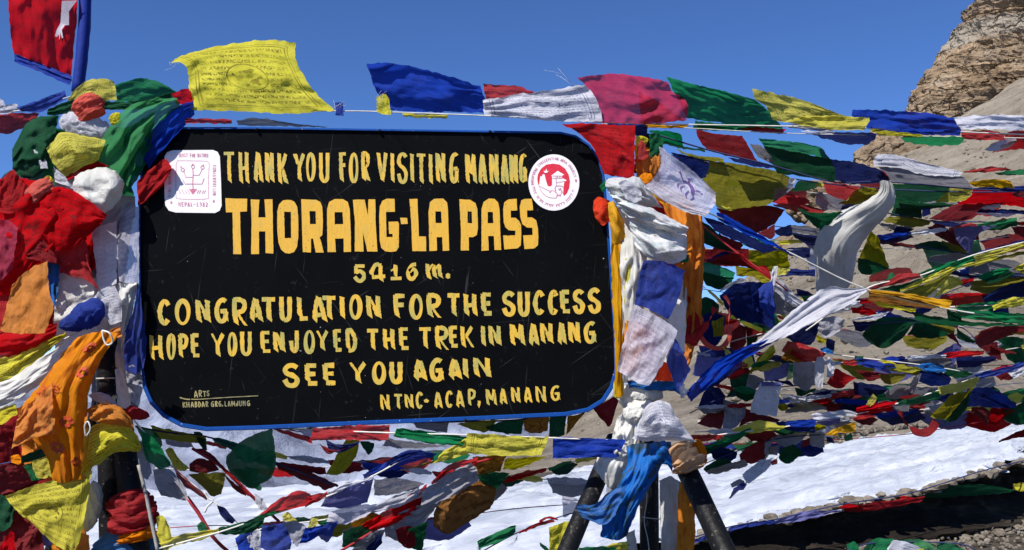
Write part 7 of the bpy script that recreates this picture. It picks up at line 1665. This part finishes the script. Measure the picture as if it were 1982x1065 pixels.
# ---- cloths filling the depth of the left bundle
piece('wide dark red scarf hanging behind the plain orange flag at the left edge', 'R', [(-30, 520), (40, 510), (112, 500)], [(-30, 690), (40, 680), (110, 660)], dt=3.3, fold=1.2)
piece('white cloth draped behind the blue knot on the left post', 'k', [(96, 505), (150, 490), (236, 500)], [(108, 690), (170, 690), (246, 720)], 'cloth', dt=3.285, fold=1.2)
piece('faded grey cloth filling the gap between the red mass and the board', 'a', [(140, 400), (200, 380), (262, 380)], [(150, 540), (200, 540), (240, 560)], 'cloth', dt=3.285, fold=1.0)
piece('green scarf tucked behind the slanting yellow flag and the white bulge', 'd', [(70, 240), (130, 250), (230, 250)], [(90, 390), (160, 380), (262, 390)], dt=3.3, fold=1.2)
piece('white scarf tail behind the yellow slanting flag of the left bundle', 'w', [(96, 330), (130, 325), (160, 335)], [(112, 400), (150, 410), (176, 400)], dt=3.2, fold=1.2)
piece('red scarf end dropping beside the white cloth under the red mass', 'r', [(100, 470), (150, 460), (200, 420)], [(104, 540), (150, 560), (184, 520)], dt=3.27, fold=1.4)
piece('dark maroon cloth hanging at the far left behind the orange scarf', 'm', [(-30, 800), (30, 790), (90, 800)], [(-30, 960), (40, 950), (108, 940)], 'cloth', dt=3.34, fold=1.2)
piece('orange and brown cloth filling behind the foot of the long orange scarf', 'O', [(36, 790), (100, 760), (170, 740)], [(44, 900), (100, 930), (168, 920)], 'cloth', dt=3.24, fold=1.4)
piece('silver cloth bunched behind the upper part of the left leg', 'a', [(180, 640), (220, 630), (262, 640)], [(176, 800), (215, 810), (268, 800)], 'cloth', dt=3.39, fold=1.6)
piece('blue and white cloth crushed behind the yellow triangle at the lower left', 'v', [(0, 930), (60, 920), (150, 920)], [(10, 1040), (70, 1060), (160, 1040)], 'cloth', dt=3.4, fold=1.4)
piece('orange cloth streaming down behind the yellow triangle', 'O', [(110, 920), (160, 915)], [(108, 1095), (170, 1095)], 'cloth', dt=3.3, fold=1.0)
piece('maroon rag hanging behind the bottom left corner flags', 'm', [(-30, 950), (30, 950), (70, 960)], [(-30, 1095), (30, 1100), (90, 1095)], 'cloth', dt=3.36, fold=1.2)
# ---- cloths filling the right post column
piece('red scarf running down inside the right post column', 'r', [(1262, 380), (1300, 390), (1330, 410)], [(1280, 560), (1310, 570), (1336, 560)], dt=3.22, fold=1.2)
piece('white scarf filling the heart of the right post column', 'k', [(1196, 400), (1240, 400), (1290, 420)], [(1206, 740), (1250, 750), (1318, 740)], dt=3.24, fold=1.0, res=(28, 50))
piece('orange satin scarf hanging behind the right post column', 'o', [(1250, 340), (1290, 360), (1345, 395)], [(1290, 720), (1320, 730), (1340, 690)], dt=3.32, fold=1.2, Rr=[(1362, 470), (1358, 580)], res=(26, 50))
piece('golden scarf end bunched between board edge and white column', 't', [(1186, 420), (1206, 424), (1224, 440)], [(1192, 640), (1206, 650), (1220, 640)], dt=3.2, fold=1.4)
piece('yellow and orange flag bunch above the white high scarf of the right post', 't', [(1228, 280), (1250, 286), (1282, 290)], [(1232, 350), (1252, 372), (1280, 350)], 'prayer flag', dt=3.24, fold=1.8)
# ================================================================== right post bundle
piece('dark red gauze flag shaded at its top, at the head of the right post', 'R', [(1087, 240), (1140, 239), (1229, 244)], [(1170, 338), (1195, 342), (1228, 346)], 'prayer flag', L=[(1120, 258), (1150, 290)], dt=3.14, fold=.5, res=(34, 30))
piece('navy flag corner hanging right of the dark red gauze at the post head', 'n', [(1228, 246), (1254, 244)], [(1231, 264), (1252, 262)], 'prayer flag', dt=3.2)
piece('yellow crumpled flag on the right post beside the red gauze', 'y', [(1230, 264), (1245, 262), (1256, 272)], [(1231, 290), (1242, 285), (1250, 282)], 'prayer flag', dt=3.16, fold=1.8)
piece('dark red wedge of cloth between yellow and orange on the right post', 'r', [(1234, 284), (1244, 272), (1254, 296)], [(1235, 306), (1246, 308), (1256, 302)], 'cloth', dt=3.15, fold=1.0)
piece('dark green crumpled flag behind the top of the horse-printed flag', 'd', [(1256, 262), (1272, 256), (1284, 268)], [(1258, 304), (1270, 306), (1282, 298)], 'prayer flag', dt=3.17, fold=1.8)
piece('yellow satin tail showing between the white scarf and the horse-printed flag', 't', [(1248, 362), (1265, 372), (1285, 392)], [(1255, 372), (1275, 390), (1290, 400)], dt=3.06, fold=.8)
piece('small green flag end at the right edge of the board', 'g', [(1160, 362), (1172, 348)], [(1166, 372), (1174, 366)], 'prayer flag', dt=3.14)
piece('white patterned scarf wound high round the right post', 'K', [(1174, 345), (1205, 344), (1236, 344), (1256, 368)], [(1178, 376), (1200, 392), (1240, 398), (1282, 402)], dt=3.02, bulge=.06, fold=2.0, L=[(1172, 358)])
piece('white scarf with faint green motifs crossing down to the right on the right post', 'K', [(1178, 372), (1220, 386), (1270, 408), (1332, 440)], [(1206, 412), (1240, 430), (1280, 446), (1326, 456)], dt=2.98, bulge=.05, fold=1.5)
piece('sheer white fringed scarf hanging over the middle of the right post', 'K', [(1214, 414), (1250, 432), (1290, 446), (1328, 454)], [(1228, 478), (1262, 502), (1295, 512), (1328, 502)], dt=3.0, bulge=.06, fold=.9, Rr=[(1330, 480)])
piece('golden satin scarf twisting down between board and white scarves', 't', [(1176, 392), (1190, 392), (1205, 424)], [(1184, 470), (1196, 474), (1212, 462)], dt=3.06, bulge=.03, fold=2.0)
piece('long golden yellow satin scarf hanging against the right edge of the board', 't', [(1182, 468), (1195, 470), (1208, 468)], [(1190, 762), (1198, 770), (1206, 766)], L=[(1184, 560), (1190, 660)], Rr=[(1214, 540), (1210, 640), (1206, 700)], dt=3.1, bulge=.03, fold=1.2, freq=2.0, ang=.1, res=(16, 60))
piece('crumpled cream scarf column on the front of the right post', 'k', [(1206, 420), (1225, 424), (1248, 440)], [(1205, 650), (1216, 655), (1232, 600)], L=[(1200, 500), (1204, 580)], Rr=[(1252, 500), (1246, 560)], dt=3.05, bulge=.04, fold=1.8, res=(20, 50))
piece('blue sliver of flag between the cream scarves', 'b', [(1222, 480), (1230, 486)], [(1236, 540), (1242, 545)], 'prayer flag', dt=3.02)
piece('orange patterned satin scarf hanging down the right side of the right post', 'O', [(1282, 392), (1320, 396), (1345, 402), (1358, 415)], [(1306, 640), (1335, 655), (1358, 636)], L=[(1296, 440), (1302, 520), (1304, 590)], Rr=[(1364, 480), (1358, 560)], dt=3.12, bulge=.05, fold=1.6, res=(26, 60), freq=2.4, ang=.2)
piece('orange scarf end hanging down behind the red flag on the right post', 'O', [(1320, 640), (1345, 650)], [(1322, 740), (1336, 700)], dt=3.2, fold=1.2)
piece('bright red flag tucked behind the blue one on the right post', 'R', [(1312, 558), (1322, 548), (1330, 560)], [(1318, 648), (1340, 650), (1360, 640)], 'prayer flag', dt=3.1, fold=.6, Rr=[(1350, 610)])
piece('darker red fold under the bright red flag of the right post', 'r', [(1320, 648), (1345, 640), (1362, 622)], [(1326, 662), (1346, 670), (1366, 640)], 'cloth', dt=3.09, fold=1.0)
piece('blue flag hanging on the front of the right post with a white fringe above', 'b', [(1244, 508), (1262, 504), (1300, 512), (1326, 524)], [(1228, 590), (1250, 596), (1280, 612), (1294, 616)], 'prayer flag', dt=2.97, db=2.98, fold=.6, L=[(1236, 550)], Rr=[(1314, 575)], res=(30, 28))
piece('thin white cloth behind the blue flag on the right post', 'k', [(1296, 520), (1320, 540), (1330, 560)], [(1290, 650), (1310, 690), (1326, 680)], 'cloth', dt=3.06, fold=.6)
piece('sheer white printed flag with pink glow hanging low on the right post', 'q', [(1226, 590), (1250, 600), (1285, 620), (1312, 640)], [(1194, 716), (1215, 730), (1236, 742), (1256, 748)], 'prayer flag', dt=2.95, db=2.97, fold=.35, L=[(1210, 650)], Rr=[(1290, 690)], res=(34, 36))
piece('orange cloth glowing through the sheer printed flag', 'o', [(1212, 620), (1232, 625), (1250, 640)], [(1200, 720), (1218, 724), (1240, 700)], 'cloth', dt=3.02, fold=1.2)
piece('rose cloth glowing through the sheer printed flag', 'p', [(1230, 615), (1255, 630), (1275, 660)], [(1225, 730), (1250, 735), (1268, 720)], 'cloth', dt=3.03, fold=1.2)
piece('blue pointed flag hanging behind the sheer printed flag', 'b', [(1306, 655), (1318, 672), (1336, 716)], [(1290, 700), (1302, 735), (1312, 760)], 'prayer flag', dt=3.02, fold=.6)
piece('coral triangle of flag under the blue pointed flag', 'c', [(1282, 700), (1292, 706), (1302, 736)], [(1266, 736), (1285, 738), (1302, 738)], 'prayer flag', dt=3.04, fold=.4)
piece('short blue band of cloth across the right post above the white knot', 'l', [(1214, 736), (1250, 738), (1300, 738), (1325, 745)], [(1218, 750), (1260, 756), (1300, 756), (1325, 772)], 'cloth', dt=3.12, fold=1.2)
piece('small yellow flag hanging at the board lower right edge', 'y', [(1188, 738), (1198, 732), (1208, 742)], [(1186, 768), (1196, 772), (1204, 766)], 'prayer flag', dt=3.12, bulge=.01, fold=.8)
piece('white flag corner right of the short blue band', 'w', [(1308, 735), (1318, 724)], [(1318, 772), (1330, 764)], 'prayer flag', dt=3.1, fold=1.0)
piece('white printed flag with violet sheen draped over the tripod head', 'W', [(1240, 812), (1254, 784), (1274, 776), (1296, 782)], [(1224, 848), (1260, 854), (1300, 852), (1348, 856)], 'prayer flag', dt=3.0, db=2.96, bulge=.07, fold=.7, L=[(1232, 830)], Rr=[(1312, 810), (1330, 835)], res=(36, 30))
piece('big crumpled cream cloth tied left of the tripod head', 'k', [(1196, 808), (1215, 796), (1240, 800)], [(1150, 902), (1166, 930), (1190, 945), (1210, 920)], 'cloth', L=[(1182, 850), (1160, 880)], Rr=[(1235, 850), (1218, 890)], dt=3.14, bulge=.05, fold=1.3, res=(34, 48))
lo_, li_ = piece('blue satin scarf with dark flower motifs knotted under the tripod head', 'l', [(1212, 862), (1250, 858), (1300, 856)], [(1162, 1038), (1190, 1046), (1212, 1040)], L=[(1214, 895), (1196, 935), (1172, 990)], Rr=[(1278, 905), (1262, 935), (1232, 990)], dt=3.02, bulge=.05, fold=1.2, res=(28, 44))
piece('loose blue satin tail pulled left across the tripod leg', 'l', [(1117, 975), (1150, 976), (1196, 940), (1210, 950)], [(1130, 1004), (1168, 1016), (1188, 1000), (1206, 975)], L=[(1118, 990)], dt=2.98, fold=1.0)
piece('bright blue satin fold at the top right of the blue scarf', 'l', [(1258, 858), (1280, 852), (1300, 862)], [(1262, 900), (1290, 900), (1302, 915)], dt=2.99, bulge=.03, fold=1.2)
piece('orange and yellow band across the white head of the right leg', 'h', [(1294, 870), (1312, 856), (1330, 858)], [(1298, 884), (1314, 866), (1332, 864)], 'cloth', dt=2.97, bulge=.03, fold=1.0)
piece('cream cloth hanging behind the right of the centre leg', 'k', [(1276, 930), (1295, 922), (1315, 930)], [(1280, 1090), (1300, 1095), (1308, 1090)], 'cloth', dt=3.45, db=3.45, Rr=[(1320, 1000)], fold=1.4)
piece('orange patterned strip hanging behind the right leg of the tripod', 'O', [(1314, 930), (1330, 950), (1344, 985)], [(1308, 1090), (1322, 1095), (1338, 1090)], 'cloth', dt=3.4, fold=.8, Rr=[(1346, 1040)])
piece('cream triangle of cloth left of the centre leg at the bottom edge', 'k', [(1212, 1032), (1228, 1024)], [(1218, 1090), (1238, 1090)], 'cloth', dt=3.36, fold=.6)
piece('grey cloth bunched between the left tripod leg and the blue satin', 'a', [(1178, 925), (1195, 930), (1192, 950)], [(1172, 965), (1182, 968), (1190, 960)], 'cloth', dt=3.14, fold=1.4)
ribbon('ribbon', 'white cord end dangling from the blue band beside the tripod head', 'ribbon', [(1318, 770, 3.1), (1324, 760, 3.1), (1332, 755, 3.1)], 0.010, 'w')

piece('white printed flag corner folded over the high white scarf of the right post', 'W', [(1196, 352), (1222, 350), (1240, 372)], [(1210, 384), (1228, 392), (1242, 386)], 'prayer flag', dt=2.95, fold=1.0)
piece('small blue printed flag peeping out under the white crossing scarf of the right post', 'B', [(1232, 452), (1262, 462), (1290, 470)], [(1238, 480), (1262, 488), (1286, 486)], 'prayer flag', dt=3.0, fold=1.2)
piece('red printed flag end between white and orange on the right post', 'R', [(1284, 450), (1300, 448), (1312, 462)], [(1290, 500), (1304, 505), (1314, 498)], 'prayer flag', dt=3.08, fold=1.0)
piece('narrow yellow flag fold down the left side of the white column', 'y', [(1210, 500), (1220, 500)], [(1208, 590), (1222, 585)], 'prayer flag', dt=3.03, fold=1.4)
piece('green printed flag corner beside the blue hanging flag of the right post', 'G', [(1310, 470), (1326, 476)], [(1316, 510), (1334, 505)], 'prayer flag', dt=3.06, fold=1.0)
# stray threads in the wind
rt = random.Random(21)
thr = []
for (x, y, dx, dy, n) in ((732, 208, 6, -36, 6), (1115, 168, -44, -30, 4), (646, 212, 14, -14, 5), (342, 120, -18, 12, 3)):
    for k in range(n):
        a = (x + rt.uniform(-5, 5), y + rt.uniform(-3, 3)); m_ = rt.uniform(.5, 1.2)
        pts = [P(a[0], a[1], 3.17), P(a[0] + dx * m_ * .5 + rt.uniform(-8, 8), a[1] + dy * m_ * .5 + rt.uniform(-6, 6), 3.06), P(a[0] + dx * m_ + rt.uniform(-12, 12), a[1] + dy * m_ + rt.uniform(-10, 10), 3.07)]
        thr.append(tube(pts, 0.00028, ns=4, steps=10))
v_, f_ = merge(thr)
setp(mesh_obj('loose_threads', v_, f_, MB['cord']), 'loose pale threads fraying into the wind above the board', 'threads', None, 'stuff')
